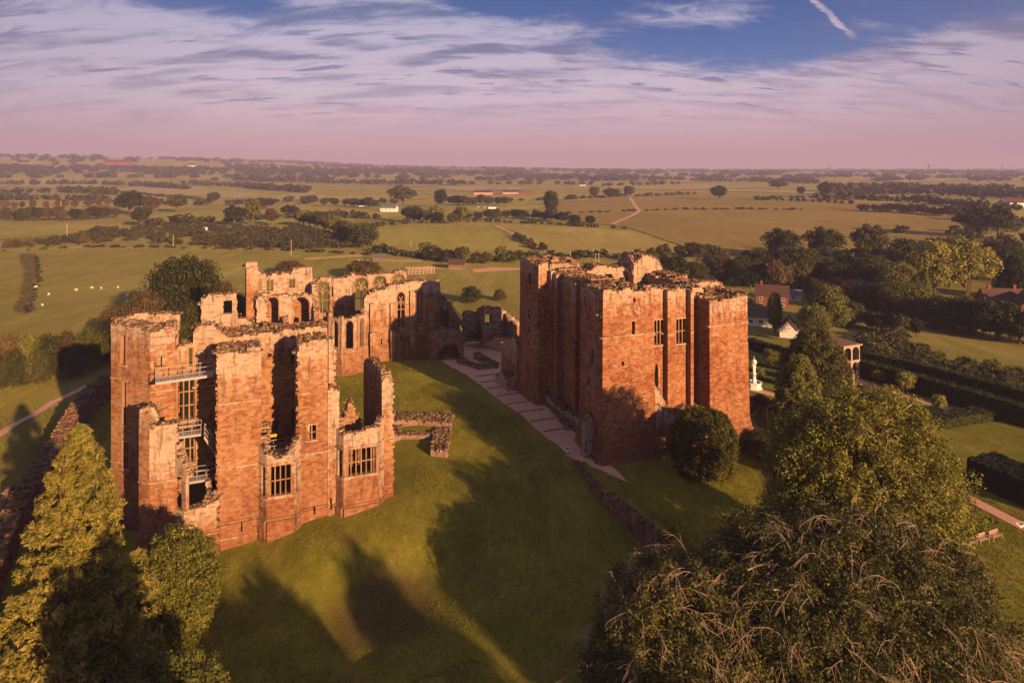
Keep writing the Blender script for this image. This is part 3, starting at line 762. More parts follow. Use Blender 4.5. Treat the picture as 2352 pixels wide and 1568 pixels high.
# solid fill between the faces with a rubble and dead-grass top
def cap(M, a0, a1, b0, b1, z, zl=8., wave=.35, dens=.42):
    M.core.corners([W(a0, b0, zl), W(a1, b0, zl), W(a1, b1, zl), W(a0, b1, zl), W(a0, b0, z), W(a1, b0, z), W(a1, b1, z), W(a0, b1, z)], .4, .4)
    M.rubble_patch([W(a0, b0), W(a1, b0), W(a1, b1), W(a0, b1)], lambda x, y: z + wave * noise.noise(Vector((x * .4, y * .4, 1))), dens)
cap(K, 2, 7.6, 2, 6.9, 24.0); cap(K, 3.6, 7.6, 6.9, 22, 23.6); cap(K, 2.2, 8., 22.2, 30, 25.2, wave=.6); cap(K, 19.2, 25.4, 1.8, 6.9, 21.9, wave=.7)
for k in range(26):   # a broken rim round the tower heads
    a, b = R.choice([(R.uniform(2, 8), R.uniform(22.3, 30)), (R.uniform(19.5, 25.5), R.uniform(4, 7)), (R.uniform(2, 7), R.uniform(2, 7))])
    g = R.uniform(.6, 1.2); K.rub.box(W(a, b, (25.4 if b > 20 else 22.3 if a > 15 else 24.2)), (g * 1.4, g, g * .9), R.uniform(0, 3), R.random(), .5, (R.uniform(-.3, .3), R.uniform(-.3, .3)), .3)
# putlog scars and leaning buttress at the south-east corner foot
K.wall(Plane(W(-1.9, 2.2)[:2], E1), [(0, -1), (1.6, -1), (1.9, 4.4), (1.0, 6.2), (.2, 5)], [], 1.2, back=False, wbase=.9, ln=(.35, .6))
# ruined fore-building on the west side
K.wall(south(-.6), [(30.4, -1), (38.2, -1), (38, 7.2), (36, 9.6), (34, 9.9), (31, 10.4), (30.4, 9)], [], 2, amp=.6, back=False, ragr=.3, wbase=.2)
K.wall(south(-2.6), [(30.6, -1), (36.6, -1), (36.2, 2.6), (33, 4.0), (30.6, 3.6)], [], 1.8, amp=.5, wbase=.2)
K.wall(east(30.4), [(-2.6, -1), (-.4, -1), (-.4, 4), (-2.4, 3.4)], [], 1., amp=.3)
K.finish(300)
# ------------------------------------------------------------------ the ruined lodging range (left foreground)
FB = 3.2
PF = east(FB)
LROOT = thing('ruined_lodging_range', 'tall roofless red stone lodging range with bay windows and steel walkways, in the left foreground', 'castle', PF.xyz(PF.s_(620), -3.4))
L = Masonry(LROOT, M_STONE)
zf = lambda u, v, P=None: (P or PF).z_((P or PF).s_(u), v)
def base_z(u): return -5.0 if u < 700 else -4.2 if u < 790 else -3.0
def Lp(z): return (.55 * min(1, (2.0 - z - 1.2) / .5) if z < .8 else 0.) if z < .8 else 0.
def plL(z): return .38 if z < -.6 else .38 * max(0, (-.1 - z) / .5)
bandA = (lambda t: 13.8, .1)
def seg(u0, u1, top, P=None, holes=(), zb=-5.2, thick=1.5, **kw):
    P = P or PF; a0 = P.s_(u0); a1 = P.s_(u1)
    ol = [(a0, zb), (a1, zb)] + [(P.s_(u), P.z_(P.s_(u), v)) for u, v in reversed(top)]
    kw.setdefault('batter', plL)
    return L.wall(P, ol, holes, thick, **kw)
zb1 = zf(560, 1070); zb2 = zf(550, 922); zsill = 2.55
# pier and stub tower, far left
P = PF
seg(343, 407, [(343, 986), (372, 976), (404, 972), (407, 985)], holes=[pr(P, 372, 374.5, 1119, 1125)], bands=[(lambda t: zf(380, 1104), .1)], wbase=.2, ragr=.12, lich=lambda z, w: min(1, w * 1.4))
dS = (-.95, .31)
c0 = PF.xyz(PF.s_(343.5), 0); PS = Plane((c0[0] + dS[0] * 1.6, c0[1] + dS[1] * 1.6), (-dS[0], -dS[1]))
L.wall(PS, [(0, -6), (1.6, -6), (1.6, 12), (.6, 13.2), (.1, 14.4), (0, 11)], [], 1.4, batter=plL, back=True, amp=.3, bands=[(lambda t: zf(380, 1104), .12)])
P2 = east(6.0)
L.wall(P2, [(P2.s_(336), 8), (P2.s_(364), 8), (P2.s_(364), zf(364, 955, P2)), (P2.s_(352), zf(352, 933, P2)), (P2.s_(338), zf(338, 942, P2))], [], 1.6, amp=.4, wbase=.5)
# bay one: canted, its front fallen away
def pt(P, u): q = P.xyz(P.s_(u), 0); return (q[0], q[1])
def PP(a, b):
    return Plane(a, (b[0] - a[0], b[1] - a[1]))
def bay(uL, u1, u2, uR, bf, sill_v, base_v, **kw):
    Pf = east(bf); A, B, C, D = pt(PF, uL), pt(Pf, u1), pt(Pf, u2), pt(PF, uR)
    return PP(A, B), Pf, PP(C, D), (A, B, C, D)

Pl, Pfr, Pr_, Q = bay(402, 423, 488, 500, 2.0, 1177, 1290)
zs = 2.45; lA = dist(Q[0], Q[1]); a1_, a2_ = Pfr.s_(423), Pfr.s_(488)
L.wall(Pl, [(0, -5.4), (lA, -5.4), (lA, zs), (0, zs)], [], 1.2, amp=0, batter=plL, rub=False)
L.wall(Pfr, [(a1_, -5.4), (a2_ + .6, -5.4), (a2_ + .6, zs + .7), (a2_ - 1, zs + .1), (a1_, zs)], [], 1.2, amp=.12, batter=plL, ragr=.2, z_lo=0)
L.wall(PP(Q[2], Q[3]), [(0, -5.4), (dist(Q[2], Q[3]), -5.4), (dist(Q[2], Q[3]), zs + 1.3), (0, zs + .5)], [], 1.2, amp=.2, batter=plL)
zt = 6.25
L.wall(Pl, [(lA - .42, zs), (lA + .3, zs), (lA + .3, zt), (lA - .42, zt)], [], .45, amp=0, rub=False)
L.wall(Pl, [(0, zt), (lA + .5, zt), (lA + .4, zt + .5), (lA - .2, zt + 1.3), (lA * .5, zt + 2.2), (.3, zt + 3.1), (0, zt + 4.0)], [], 1., amp=.15, ragr=.12, wbase=.7)
L.wall(Pfr, [(a1_, zt), (a1_ + 1.0, zt), (a1_ + .8, zt + .45), (a1_ + .1, zt + .8)], [], .9, amp=0, wbase=.7)
mullioned(LROOT, Pl, rect(.6, lA - .42, zs, zt), 1, 2, .18, frame=False)
# pier two, widest and tallest
seg(497, 600, [(497, 815), (520, 811), (560, 812), (600, 808)], holes=[pr(PF, 553.3, 556.4, 1194, 1216), pr(PF, 512, 514, 1052, 1058)], bands=[(lambda t: zf(550, 923), .12), (lambda t: zf(550, 1070), .12), (lambda t: zf(550, 1228), .05)], thick=2.0, ragl=.16, wbase=.12)
L.wall(south(PF.s_(498)), [(FB + .3, -3), (FB + 5, -3), (FB + 5, 18.6), (FB + 3, 19.8), (FB + .3, 19.9)], [], 1.6, back=True, amp=.4)
L.wall(north(PF.s_(599)), [(FB + .3, -3), (FB + 4.6, -3), (FB + 4.6, 19.2), (FB + 2, 20.2), (FB + .3, 20.2)], [], 1.6, back=False, amp=.4)
cap(L, PF.s_(503), PF.s_(596), FB + 1.2, FB + 4.8, 19.9, 2.)
# bay two
Pl, Pfr, Pr_, Q = bay(594, 612, 676, 692, 1.95, 0, 0)
lA, lB = dist(Q[0], Q[1]), dist(Q[2], Q[3]); a1_, a2_ = Pfr.s_(612), Pfr.s_(676)
zs = Pfr.z_(Pfr.s_(644), 1137); zt = Pfr.z_(Pfr.s_(644), 1068); hw = rect(a1_ + .38, a2_ - .38, zs, zt); lip = zf(640, 1050, Pfr)
hl = rect(.55, lA - .3, zs, zt); hr = rect(.35, lB - .5, zs, zt)
bb = [(lambda t: zt + .22, .12), (lambda t: zs - .25, .14)]
L.wall(Pl, [(0, -5.2), (lA, -5.2), (lA, lip + .3), (lA * .6, lip + 1.1), (0, lip + 1.2)], [hl], .7, amp=.2, batter=plL, bands=bb, z_lo=5, wbase=.4)
L.wall(Pfr, [(a1_, -5.2), (a2_, -5.2), (a2_, lip + .9), (a2_ - .5, lip + .9), (a2_ - .9, lip), (a1_ + 1.0, lip - .1), (a1_ + .5, lip + .5), (a1_, lip + .4)], [hw], .7, amp=.15, batter=plL, bands=bb, z_lo=5, wbase=.1)
L.wall(Pr_, [(0, -5.2), (lB, -5.2), (lB, lip + 2.0), (0, lip + .9)], [hr], .7, amp=.3, batter=plL, bands=bb, z_lo=5, wbase=.5)
mullioned(LROOT, Pfr, hw, 4, 2, .17); mullioned(LROOT, Pl, hl, 1, 2, .16, frame=False); mullioned(LROOT, Pr_, hr, 1, 2, .16, frame=False)
# pier four with the little four-light window
hw = pr(PF, 706, 726.5, 976, 1010)
seg(684, 753, [(684, 795), (692, 787), (720, 783), (748, 779), (753, 783)], holes=[hw, pr(PF, 720, 723.4, 1160, 1180)], bands=[(lambda t: zf(720, 901), .12), (lambda t: zf(720, 1040), .12)], thick=1.7, ragl=.3, wbase=.08)
mullioned(LROOT, PF, hw, 2, 2, .14)
L.wall(south(PF.s_(685)), [(FB + .3, -3), (FB + 4.4, -3), (FB + 4.4, 15), (FB + 3.5, 19.4), (FB + 1.5, 20.4), (FB + .3, 20.2)], [], 1.4, back=True, amp=.6, ragl=.2, wbase=.6, ragr=.3)
cap(L, PF.s_(692), PF.s_(750), FB + 1, FB + 3.6, 20.2, 12., .5)
P2 = east(6.4)
L.wall(P2, [(P2.s_(754.5), 8), (P2.s_(769), 8), (P2.s_(770), zf(770, 800, P2)), (P2.s_(765), zf(765, 781, P2)), (P2.s_(754.5), zf(754.5, 776, P2))], [], 1.6, amp=.4, wbase=.4, ragr=.2)
seg(752.5, 779, [(752.5, 900), (760, 891), (772, 893), (779, 900)], PF.back(-.12), [pr(PF, 758, 761.5, 1143.5, 1164)], thick=1.6, bands=[(lambda t: zf(766, 1029), .1)], ragr=.06, wbase=.5)
# bay three with the great six-light window
Pl, Pfr, Pr_, Q = bay(770, 789, 869, 882, 1.75, 0, 0)
lA, lB = dist(Q[0], Q[1]), dist(Q[2], Q[3]); a1_, a2_ = Pfr.s_(789), Pfr.s_(869); m = Pfr.s_(829)
zs = Pfr.z_(m, 1090); zt = Pfr.z_(m, 1029); hw = rect(a1_ + .3, a2_ - .25, zs, zt); lip = Pfr.z_(m, 990)
hl = rect(.55, lA - .3, zs, zt); hr = rect(.2, lB - .6, zs, zt)
bb = [(lambda t: zt + .24, .13), (lambda t: zs - .2, .12)]
L.wall(Pl, [(0, -4.6), (lA, -4.6), (lA, lip), (0, lip + .2)], [hl], .8, amp=.12, batter=plL, bands=bb, z_lo=6, wbase=.4)
L.wall(Pfr, [(a1_, -4.6), (a2_, -4.6), (a2_, lip + .3), (a2_ - 1.5, lip + .1), (a1_ + 1.4, lip - .2), (a1_, lip)], [hw], .8, amp=.14, batter=plL, bands=bb, z_lo=6, wbase=.2, lich=lambda z, w: max(w, .9 if z > zt else w))
L.wall(Pr_, [(0, -4.6), (lB, -4.6), (lB, lip + 1.), (0, lip + .3)], [hr], .8, amp=.12, batter=plL, bands=bb, z_lo=6, wbase=.5)
mullioned(LROOT, Pfr, hw, 6, 2, .17); mullioned(LROOT, Pl, hl, 1, 2, .16, frame=False)
# end pier, torn along its right edge
seg(877, 904, [(877, 879), (884, 868), (897, 866), (904, 880)], holes=[], thick=1.6, ragr=.2, bands=[(lambda t: zt + .3, .1)], wbase=.25, zb=-3)
P3 = south(PF.s_(878)); b_ = lambda u: P3.s_(u)
L.wall(P3, [(FB + .3, -2), (b_(835), -2), (b_(835), P3.z_(b_(835), 836)), (b_(843), P3.z_(b_(843), 828)), (b_(856), P3.z_(b_(856), 832)), (b_(866), P3.z_(b_(866), 850)), (FB + 1.4, 15.4), (FB + .3, 15.)], [], 1.3, amp=.35, back=False)
L.wall(Plane(P3.xyz(b_(860), 0, -.3)[:2], E2), [(0, 0), (.35, 0), (.35, 14.5), (0, 14.5)], [], .4, amp=0, rub=False)
P4 = east(8.0)
L.wall(P4, [(P4.s_(779), -2), (P4.s_(832), -2), (P4.s_(830), P4.z_(P4.s_(830), 985)), (P4.s_(822), P4.z_(P4.s_(822), 950)), (P4.s_(812), P4.z_(P4.s_(812), 924)), (P4.s_(805), P4.z_(P4.s_(805), 922)), (P4.s_(797), P4.z_(P4.s_(797), 945)), (P4.s_(786), P4.z_(P4.s_(786), 958)), (P4.s_(779), P4.z_(P4.s_(779), 962))], [], 1.6, amp=.5, ragl=.3, ragr=.3, wbase=.2, lich=lambda z, w: .1, ln=(.35, .7), prot=.09)
# the back wall of the range, standing behind the bays
PB = east(12.0); sB = PB.s_
wb1 = pr(PB, 408, 448, 868, 963); wb2 = pr(PB, 410, 450, 998, 1062); gap_ = pr(PB, 433, 443, 797, 840)
hs = [wb1, wb2, gap_, pr(PB, 353.5, 372, 820, 842), pr(PB, 668, 675, 809, 836), pr(PB, 669.5, 676, 939, 990), pr(PB, 615, 621, 968, 984), pr(PB, 626, 638, 968, 992)]
top = [(345, 764), (372, 758), (401, 760), (403, 800), (425, 792), (443, 790), (444, 760), (458, 748), (490, 748), (512, 766), (526, 776), (600, 766), (674, 757), (716, 752), (752, 754), (752, 860)]
ol = [(sB(752), -3), (sB(752), zf(752, 754, PB))]
ol = [(sB(345), -5.4), (sB(752), -3)] + [(sB(u), zf(u, v, PB)) for u, v in reversed(top)]
L.wall(PB, ol, hs, 2.0, amp=.3, batter=None, bands=[(lambda t: zf(640, 868, PB), .08)], wbase=.1, z_lo=8)
mullioned(LROOT, PB, wb1, 3, 3, .2); mullioned(LROOT, PB, wb2, 3, 2, .2); mullioned(LROOT, PB, gap_, 1, 1, frame=True)
cap(L, sB(500), sB(750), 13.6, 16., 19.9, 6, .6)
L.wall(south(sB(444.5)), [(12.3, 2), (16.5, 2), (16.5, 20.6), (12.3, 20.6)], [], 1.5, amp=.3, back=False)
# polygonal corner tower at the far left
Bp = PB.xyz(sB(345), 0); PA = Plane((Bp[0] + dS[0] * 6.5, Bp[1] + dS[1] * 6.5), (-dS[0], -dS[1]))
zA = lambda u, v: PA.z_(PA.s_(u), v)
hs = [pr(PA, 277, 289, 769, 838), pr(PA, 281, 290.5, 876, 976), pr(PA, 281, 296, 1015, 1076)]
topA = [(255, 752), (262, 748), (300, 752), (345, 762)]
for q in hs[:1]: pass
batA = lambda z: .45 * max(0, (4 - z)) / 8
L.wall(PA, [(PA.s_(255) - .0, -6.2), (6.5, -6.2)] + [(PA.s_(u), zA(u, v)) for u, v in reversed(topA)], hs, 1.6, amp=.25, back=False, batter=batA, bands=[(lambda t: zA(300, 872), .12), (lambda t: zA(300, 1066), .12), (lambda t: zA(300, 763), .12)])
mullioned(LROOT, PA, hs[2], 2, 2, .22); mullioned(LROOT, PA, hs[0], 1, 1); mullioned(LROOT, PA, hs[1], 1, 1)
A_ = PA.xyz(PA.s_(255), 0)
zt = zA(300, 754)
PAl = Plane(A_[:2], (-.45, .89), (.89, .45)); L.wall(PAl, [(0, -6), (5.2, -6), (5.2, zt), (0, zt + .1)], [], 1.4, back=False, amp=.2)
PAb = Plane(PAl.xyz(5.2, 0)[:2], (.93, .37), (.37, -.93)); L.wall(PAb, [(0, -6), (8.2, -6), (8.2, zt + .2), (4, zt + .7), (0, zt)], [], 1.4, back=True, amp=.3)
PCn = Plane(PB.xyz(sB(402), 0)[:2], E2, (-E1[0], -E1[1])); L.wall(PCn, [(0, -4), (4.6, -4), (4.6, zt - 1), (3.4, zt + .3), (0, zt)], [], 1.3, back=False, amp=.3)
cen = ((A_[0] + Bp[0]) / 2 + 1.0, (A_[1] + Bp[1]) / 2 + 3)
c1 = PB.xyz(sB(400), 0); c2 = PCn.xyz(3.8, 0); a4 = PAl.xyz(4.8, 0)
L.core.corners([(A_[0] + 1, A_[1] + .6, 4), (Bp[0] + .3, Bp[1] + 1, 4), (c1[0], c1[1] + 1, 4), (a4[0], a4[1], 4), (A_[0] + 1, A_[1] + .6, zt - .5), (Bp[0] + .3, Bp[1] + 1, zt - .5), (c1[0], c1[1] + 1, zt - .5), (a4[0], a4[1], zt - .5)], .4, .4)
L.rubble_patch([(A_[0] + .6, A_[1] + .4), (Bp[0] + .2, Bp[1] + .5), (c1[0] - .3, c1[1] + .4), (c2[0] - .5, c2[1]), (a4[0] + .6, a4[1])], lambda x, y: zt - .2 + .5 * noise.noise(Vector((x * .4, y * .4, 2))), .4, wf=(.4, 1))
# turret with the empty square window, behind
PT = east(20.); sT = PT.s_
hs = [pr(PT, 512, 533, 689, 722), pr(PT, 516, 535, 752, 770), pr(PT, 583, 590, 750, 762)]
top = [(462, 698), (466, 688), (478, 679), (543, 675), (544.5, 690), (546, 731), (562, 729), (578, 742), (604, 750)]
L.wall(PT, [(sT(462), -3), (sT(604), -3)] + [(sT(u), zf(u, v, PT)) for u, v in reversed(top)], hs, 1.3, amp=.25, wbase=.35, ragl=.12, ragr=.15)
L.wall(south(sT(462)), [(20.2, 6), (23.5, 6), (23.5, 20), (22, 23), (20.2, 23.6)], [], 1.1, amp=.4)
L.wall(south(sT(492)), [(16.5, 14), (20, 14), (20, 17.6), (16.5, 20.)], [], 1.3, amp=.5, wbase=.5)
PT2 = east(17.5)
L.wall(PT2, [(PT2.s_(560), 4), (PT2.s_(716), 4)] + [(PT2.s_(u), zf(u, v, PT2)) for u, v in reversed([(560, 756), (590, 748), (612, 742), (618, 755), (640, 752), (655, 762), (690, 748), (716, 742)])], [pr(PT2, 600, 605, 748, 762)], 1.4, amp=.5, wbase=.6)
# cross walls that darken the lower rooms
L.wall(south(PF.s_(470)), [(FB + 2.5, -4), (11.9, -4), (11.9, 4.5), (FB + 2.5, 4.0)], [], .8, amp=.2)
L.wall(south(PF.s_(760)), [(FB + 1.5, -4), (11.9, -4), (11.9, 9.5), (9, 11), (FB + 1.5, 10)], [], 1.2, amp=.5)
L.wall(south(PF.s_(604)), [(FB + 4.6, -4), (11.9, -4), (11.9, 8), (FB + 4.6, 6)], [], 1.2, amp=.4)
L.finish(300)
# ------------------------------------------------------------------ steel walkways and railings inside the range
def walkway(p, q, w, z0, z1, label, posts=4, sidea=True, sideb=True, n_in=(0, 1)):
    r = thing('steel_walkway', label, 'walkway', (p[0], p[1], z0), 'galvanised steel walkways in the ruin')
    org = tuple(r.location); d = Vector((q[0] - p[0], q[1] - p[1], 0)); Ln = d.length; d.normalize(); nn = Vector((-d.y, d.x, 0))
    P0 = Vector((p[0], p[1], z0)); P1 = Vector((q[0], q[1], z1))
    k = int(Ln / .5)
    for i in range(k):
        a = Acc(org); x0 = P0 + (P1 - P0) * (i / k); x1 = P0 + (P1 - P0) * ((i + .93) / k)
        a.corners([tuple(x0 - nn * w / 2 - Vector((0, 0, .05))), tuple(x1 - nn * w / 2 - Vector((0, 0, .05))), tuple(x1 + nn * w / 2 - Vector((0, 0, .05))), tuple(x0 + nn * w / 2 - Vector((0, 0, .05))),
                   tuple(x0 - nn * w / 2), tuple(x1 - nn * w / 2), tuple(x1 + nn * w / 2), tuple(x0 + nn * w / 2)], R.random())
        a.build('deck_panel', M_STEEL, r)
    for sd, on in ((-1, sidea), (1, sideb)):
        a = Acc(org); a.bar(P0 + nn * sd * w / 2 - Vector((0, 0, .16)), P1 + nn * sd * w / 2 - Vector((0, 0, .16)), .1, .22); a.build('edge_beam', M_STEEL, r)
        if not on: continue
        for i in range(posts + 1):
            a = Acc(org); c = P0 + (P1 - P0) * (i / posts) + nn * sd * w / 2; a.bar(c - Vector((0, 0, .3)), c + Vector((0, 0, 1.12)), .075); a.build('post', M_STEEL, r)
        for hh in (.55, 1.1):
            a = Acc(org); a.bar(P0 + nn * sd * w / 2 + Vector((0, 0, hh)), P1 + nn * sd * w / 2 + Vector((0, 0, hh)), .06); a.build('rail', M_STEEL, r)
Pw = east(9.0); w0 = Pw.xyz(Pw.s_(360), 0); w1 = Pw.xyz(Pw.s_(491), 0)
walkway(w0, w1, 2.2, Pw.z_(Pw.s_(420), 866), Pw.z_(Pw.s_(420), 862), 'topmost steel walkway bridging from the corner tower to the shaded inner block', 4)
Pw = east(8.6); w0 = Pw.xyz(Pw.s_(398), 0); w1 = Pw.xyz(Pw.s_(462), 0); zz = Pw.z_(Pw.s_(430), 994)
walkway(w0, w1, 1.8, zz, zz, 'middle steel walkway below the tall window with a stair at its end', 3)
Pw = east(7.4); w2 = Pw.xyz(Pw.s_(470), 0); w3 = Pw.xyz(Pw.s_(498), 0)
walkway(w2, w3, 1.3, zz, zz - 2.6, 'short sloping steel stair running down behind the widest pier', 2)
Pw = east(7.2); w0 = Pw.xyz(Pw.s_(430), 0); w1 = Pw.xyz(Pw.s_(497), 0); zz = Pw.z_(Pw.s_(460), 1096)
walkway(w0, w1, 1.6, zz, zz, 'lowest steel walkway seen through the fallen bay window', 3)
Pw = east(7.0); w0 = Pw.xyz(Pw.s_(600), 0); w1 = Pw.xyz(Pw.s_(686), 0); zz = Pw.z_(Pw.s_(640), 1035)
walkway(w0, w1, 2.0, zz, zz, 'steel viewing bridge in the tall gap above the four-light bay window', 3)
# ------------------------------------------------------------------ great hall group, further back
GP = east(63.0)
GROOT = thing('ruined_great_hall', 'roofless great hall ruin with tall pointed windows and buttresses, beyond the lawn', 'castle', GP.xyz(GP.s_(900), 0))
G = Masonry(GROOT, M_STONE)
gz = lambda P, u, v: P.z_(P.s_(u), v)
def gw(P, top, zb=-1.5, holes=(), thick=1.5, **kw):
    kw.setdefault('course', .42); kw.setdefault('ln', (.6, 1.2)); kw.setdefault('amp', .4)
    return G.wall(P, [(P.s_(top[0][0]), zb), (P.s_(top[-1][0]), zb)] + [(P.s_(u), gz(P, u, v)) for u, v in reversed(top)], holes, thick, **kw)
wa = pa(GP, 912.5, 930, 671, 683, 750); wb = pa(GP, 957, 972, 668, 680, 742)
lp = [pr(GP, 874.9, 877.3, 777.5, 790), pr(GP, 920.3, 923.2, 770.7, 783.4), pr(GP, 963.8, 966.2, 764, 776.6)]
def batG(z): return .9 * max(0., (4.5 - z) / 5)
gw(GP, [(836, 690), (842, 676), (880, 667), (893, 656), (930, 650), (985, 648), (994, 643), (1011, 643), (1012, 660)], holes=[wa, wb] + lp, thick=2.0, batter=batG, bands=[(lambda t: 5.2, .15)], wbase=.35)
for hh in (wa, wb): arch_trim(GROOT, GP, hh, tracery=2, trans=(.22, .5), w=.3)
for (u0, u1, v) in ((850, 861, 697), (897, 907.5, 696), (942, 952.5, 668)):
    Q = GP.back(-1.0); a0, a1 = Q.s_(u0), Q.s_(u1); G.wall(Q, [(a0, -1), (a1, -1), (a1, 6.5), (a0, 6.5)], [], 1.0, amp=0, batter=lambda z: .5 * max(0, (6 - z) / 7), back=False, rub=True)
    Q = GP.back(-.55); G.wall(Q, [(a0 + .1, 6.5), (a1 - .1, 6.5), (a1 - .1, gz(GP, u0, v)), (a0 + .1, gz(GP, u0, v))], [], .6, amp=.1, back=False)
# rubble shoulder beside the oriel
gw(GP.back(-1.2), [(820, 779), (826, 771), (838, 778), (842, 800)], thick=1.6, wbase=.6, holes=[pr(GP, 823.5, 826, 780, 790)], ln=(.5, 1.), ragl=.2)
# south and north end walls of the hall
s0 = GP.s_(838)
G.wall(south(s0), [(63.3, -1), (78, -1), (78, 6), (74, 5), (68, 6.5), (65, 10), (63.3, 14)], [], 1.3, amp=.5, course=.42, ln=(.6, 1.2))
s1 = GP.s_(1010)
G.wall(north(s1), [(63.3, -1), (80, -1), (80, 14.4), (63.3, 15)], [], 1.3, amp=.5, course=.42, ln=(.6, 1.2), back=True)
# far (lake side) wall of the hall, lit through its four windows
HP = east(79.0)
hw = [pa(HP, 725, 757, 646, 660, 720), pa(HP, 815, 845, 637, 651, 717), pa(HP, 858, 887, 633, 646, 706), pa(HP, 900.5, 930, 630, 642, 665)]
hl = [pr(HP, 762, 765, 655, 680)]
gw(HP, [(718, 644), (760, 638), (800, 635), (850, 631), (893, 628), (933, 624), (935, 650)], holes=hw + hl, thick=2.2, wbase=.4, zb=-2)
for hh in hw: arch_trim(GROOT, HP, hh, out=.1, w=.42, tracery=2, trans=(.40,))
gw(HP.back(.3), [(935, 652), (996, 650), (1012, 655)], thick=2.5, zb=-2)
for u in (768, 805, 851, 893):
    Q = HP.back(-.3); a = Q.s_(u); G.wall(Q, [(a - .25, 0), (a + .25, 0), (a + .25, 13.6), (a - .25, 13.6)], [], .3, amp=0, back=False, rub=False)
# state apartments: upper wall with square windows, lower wall with arches
AP = east(79.0)
hs = [pr(AP, 612.5, 628, 643, 668), pr(AP, 664, 678, 640, 661), pr(AP, 595, 601, 645, 668)]
gw(AP, [(588, 616), (594, 622), (600, 628), (640, 631), (668, 629), (676, 615), (716, 613), (718, 640)], holes=hs, thick=1.6, wbase=.45, bands=[(lambda t: 10.8, .15)])
for hh in hs: mullioned(GROOT, AP, hh, 2, 1, .2)
BP = east(73.)
ha = [pa(BP, 612, 640, 681, 697, 762), pa(BP, 674, 710, 682, 697, 764)]
gw(BP, [(590, 678), (612, 674), (640, 680), (650, 676), (668, 680), (712, 676), (724, 680)], holes=ha, thick=1.5, wbase=.5)
for hh in ha: arch_trim(GROOT, BP, hh, out=.1, w=.35, tracery=0)
Q = BP.back(-.5); a = Q.s_(716); G.wall(Q, [(a - .45, 0), (a + .6, 0), (a + .6, 9.5), (a - .45, 9.5)], [], .5, amp=0, back=False)
Q = BP.back(-2.2); gw(Q, [(590, 690), (598, 682), (611, 690), (614, 735)], thick=2., wbase=.7, ragl=.3, ragr=.3)
G.wall(south(BP.s_(648)), [(66, -1), (79, -1), (79, 10), (70, 9), (66, 6)], [], 1.2, amp=.5, course=.42)
G.wall(south(AP.s_(712)), [(70, -1), (79, -1), (79, 15), (75, 15.5), (72, 11), (70, 8)], [], 1.4, amp=.6, course=.42, wbase=.4)
gw(BP.back(4.5), [(600, 690), (720, 688)], thick=.8, rub=False, lich=lambda z, w: 0.)
# the slim stair tower
TP = east(72.5)
gw(TP, [(564, 606), (566, 603), (590, 602), (593, 612)], thick=1., back=False, wbase=.3, ln=(.5, 1.), zb=-2, amp=.15)
G.wall(south(TP.s_(564)), [(72.6, -2), (76.8, -2), (76.8, 20.6), (72.6, 20.8)], [], 1, amp=.2, back=False, course=.42)
G.wall(north(TP.s_(593)), [(72.6, -2), (76.8, -2), (76.8, 20.6), (72.6, 20.8)], [], 1, amp=.2, back=False, course=.42)
G.wall(west(76.8), [(TP.s_(564), -2), (TP.s_(593), -2), (TP.s_(593), 20.6), (TP.s_(564), 20.6)], [], 1, amp=.2, back=False, course=.42)
Q = TP.back(-.5); a = Q.s_(569); G.wall(Q, [(a - .3, 0), (a + .6, 0), (a + .6, 20.3), (a - .3, 20.3)], [], .5, amp=0, back=False)
G.rubble_patch([TP.xyz(TP.s_(564), 0)[:2], TP.xyz(TP.s_(593), 0)[:2], TP.xyz(TP.s_(593), 0, 4)[:2], TP.xyz(TP.s_(564), 0, 4)[:2]], lambda x, y: 20.6, .4)
# oriel tower: five sides of an octagon
cx, cy = -34.2, 141.2; rr = 4.1
zo = lambda v: H - (v - 385) * (cy - rr) / F
angs = [-175, -130, -85, -40, 5]
pts = [(cx + rr * math.cos(math.radians(a + 20)), cy + rr * math.sin(math.radians(a + 20))) for a in (-200, -155, -110, -65, -20, 25)]
for i in range(5):
    p, q = pts[i], pts[i + 1]; P = PP(p, q); ln_ = dist(p, q)
    hole = arch_poly(ln_ * .27, ln_ * .73, zo(804), zo(748), zo(738)) if i in (1, 2, 3) else None
    zt = zo(728) + R.uniform(-.3, .5)
    G.wall(P, [(0, -.6), (ln_, -.6), (ln_, zt + .3), (ln_ / 2, zt - .2), (0, zt)], [hole] if hole else [], .8, course=.36, ln=(.5, .9), amp=.3, batter=lambda z: .35 if z < .6 else (.15 if z < zo(806) else 0), wbase=.3, bands=[(lambda t: zo(807), .14)])
    if hole: arch_trim(GROOT, P, hole, w=.25, tracery=0)
    a = Acc(tuple(GROOT.location)); a.pbox(P, -.12, .14, -.16, .3, 2., zt + .4, R.random(), .4); a.build('corner_shaft', M_PALE, GROOT)
# kitchen-side ruin with two arched vaults
VP = east(62.0); v1 = pa(VP, 1003, 1032, 706, 722, 750)
gw(VP, [(984, 676), (1000, 680), (1022, 690), (1040, 704), (1048, 724), (1054, 745)], holes=[v1], thick=2.6, wbase=.1, lich=lambda z, w: .25, prot=.08, ln=(.4, .9), ragr=.3)
WP = east(58.5); v2 = arch_poly(WP.s_(1005), WP.s_(1056), -1, .9, 3.3)
gw(WP, [(988, 768), (1000, 760), (1030, 757), (1056, 764), (1066, 780)], holes=[v2], thick=3.4, lich=lambda z, w: .2, prot=.1, ln=(.4, .9), amp=.5, ragr=.35)
G.wall(east(65.5), [(GP.s_(984), -1), (GP.s_(1064), -1), (GP.s_(1064), 6), (GP.s_(984), 13)], [], .7, amp=.3, course=.42, lich=lambda z, w: .1)
G.wall(south(WP.s_(1001)), [(58.8, -1), (63, -1), (63, 4), (58.8, 4)], [], .8, amp=.2, course=.42)
G.finish(300)
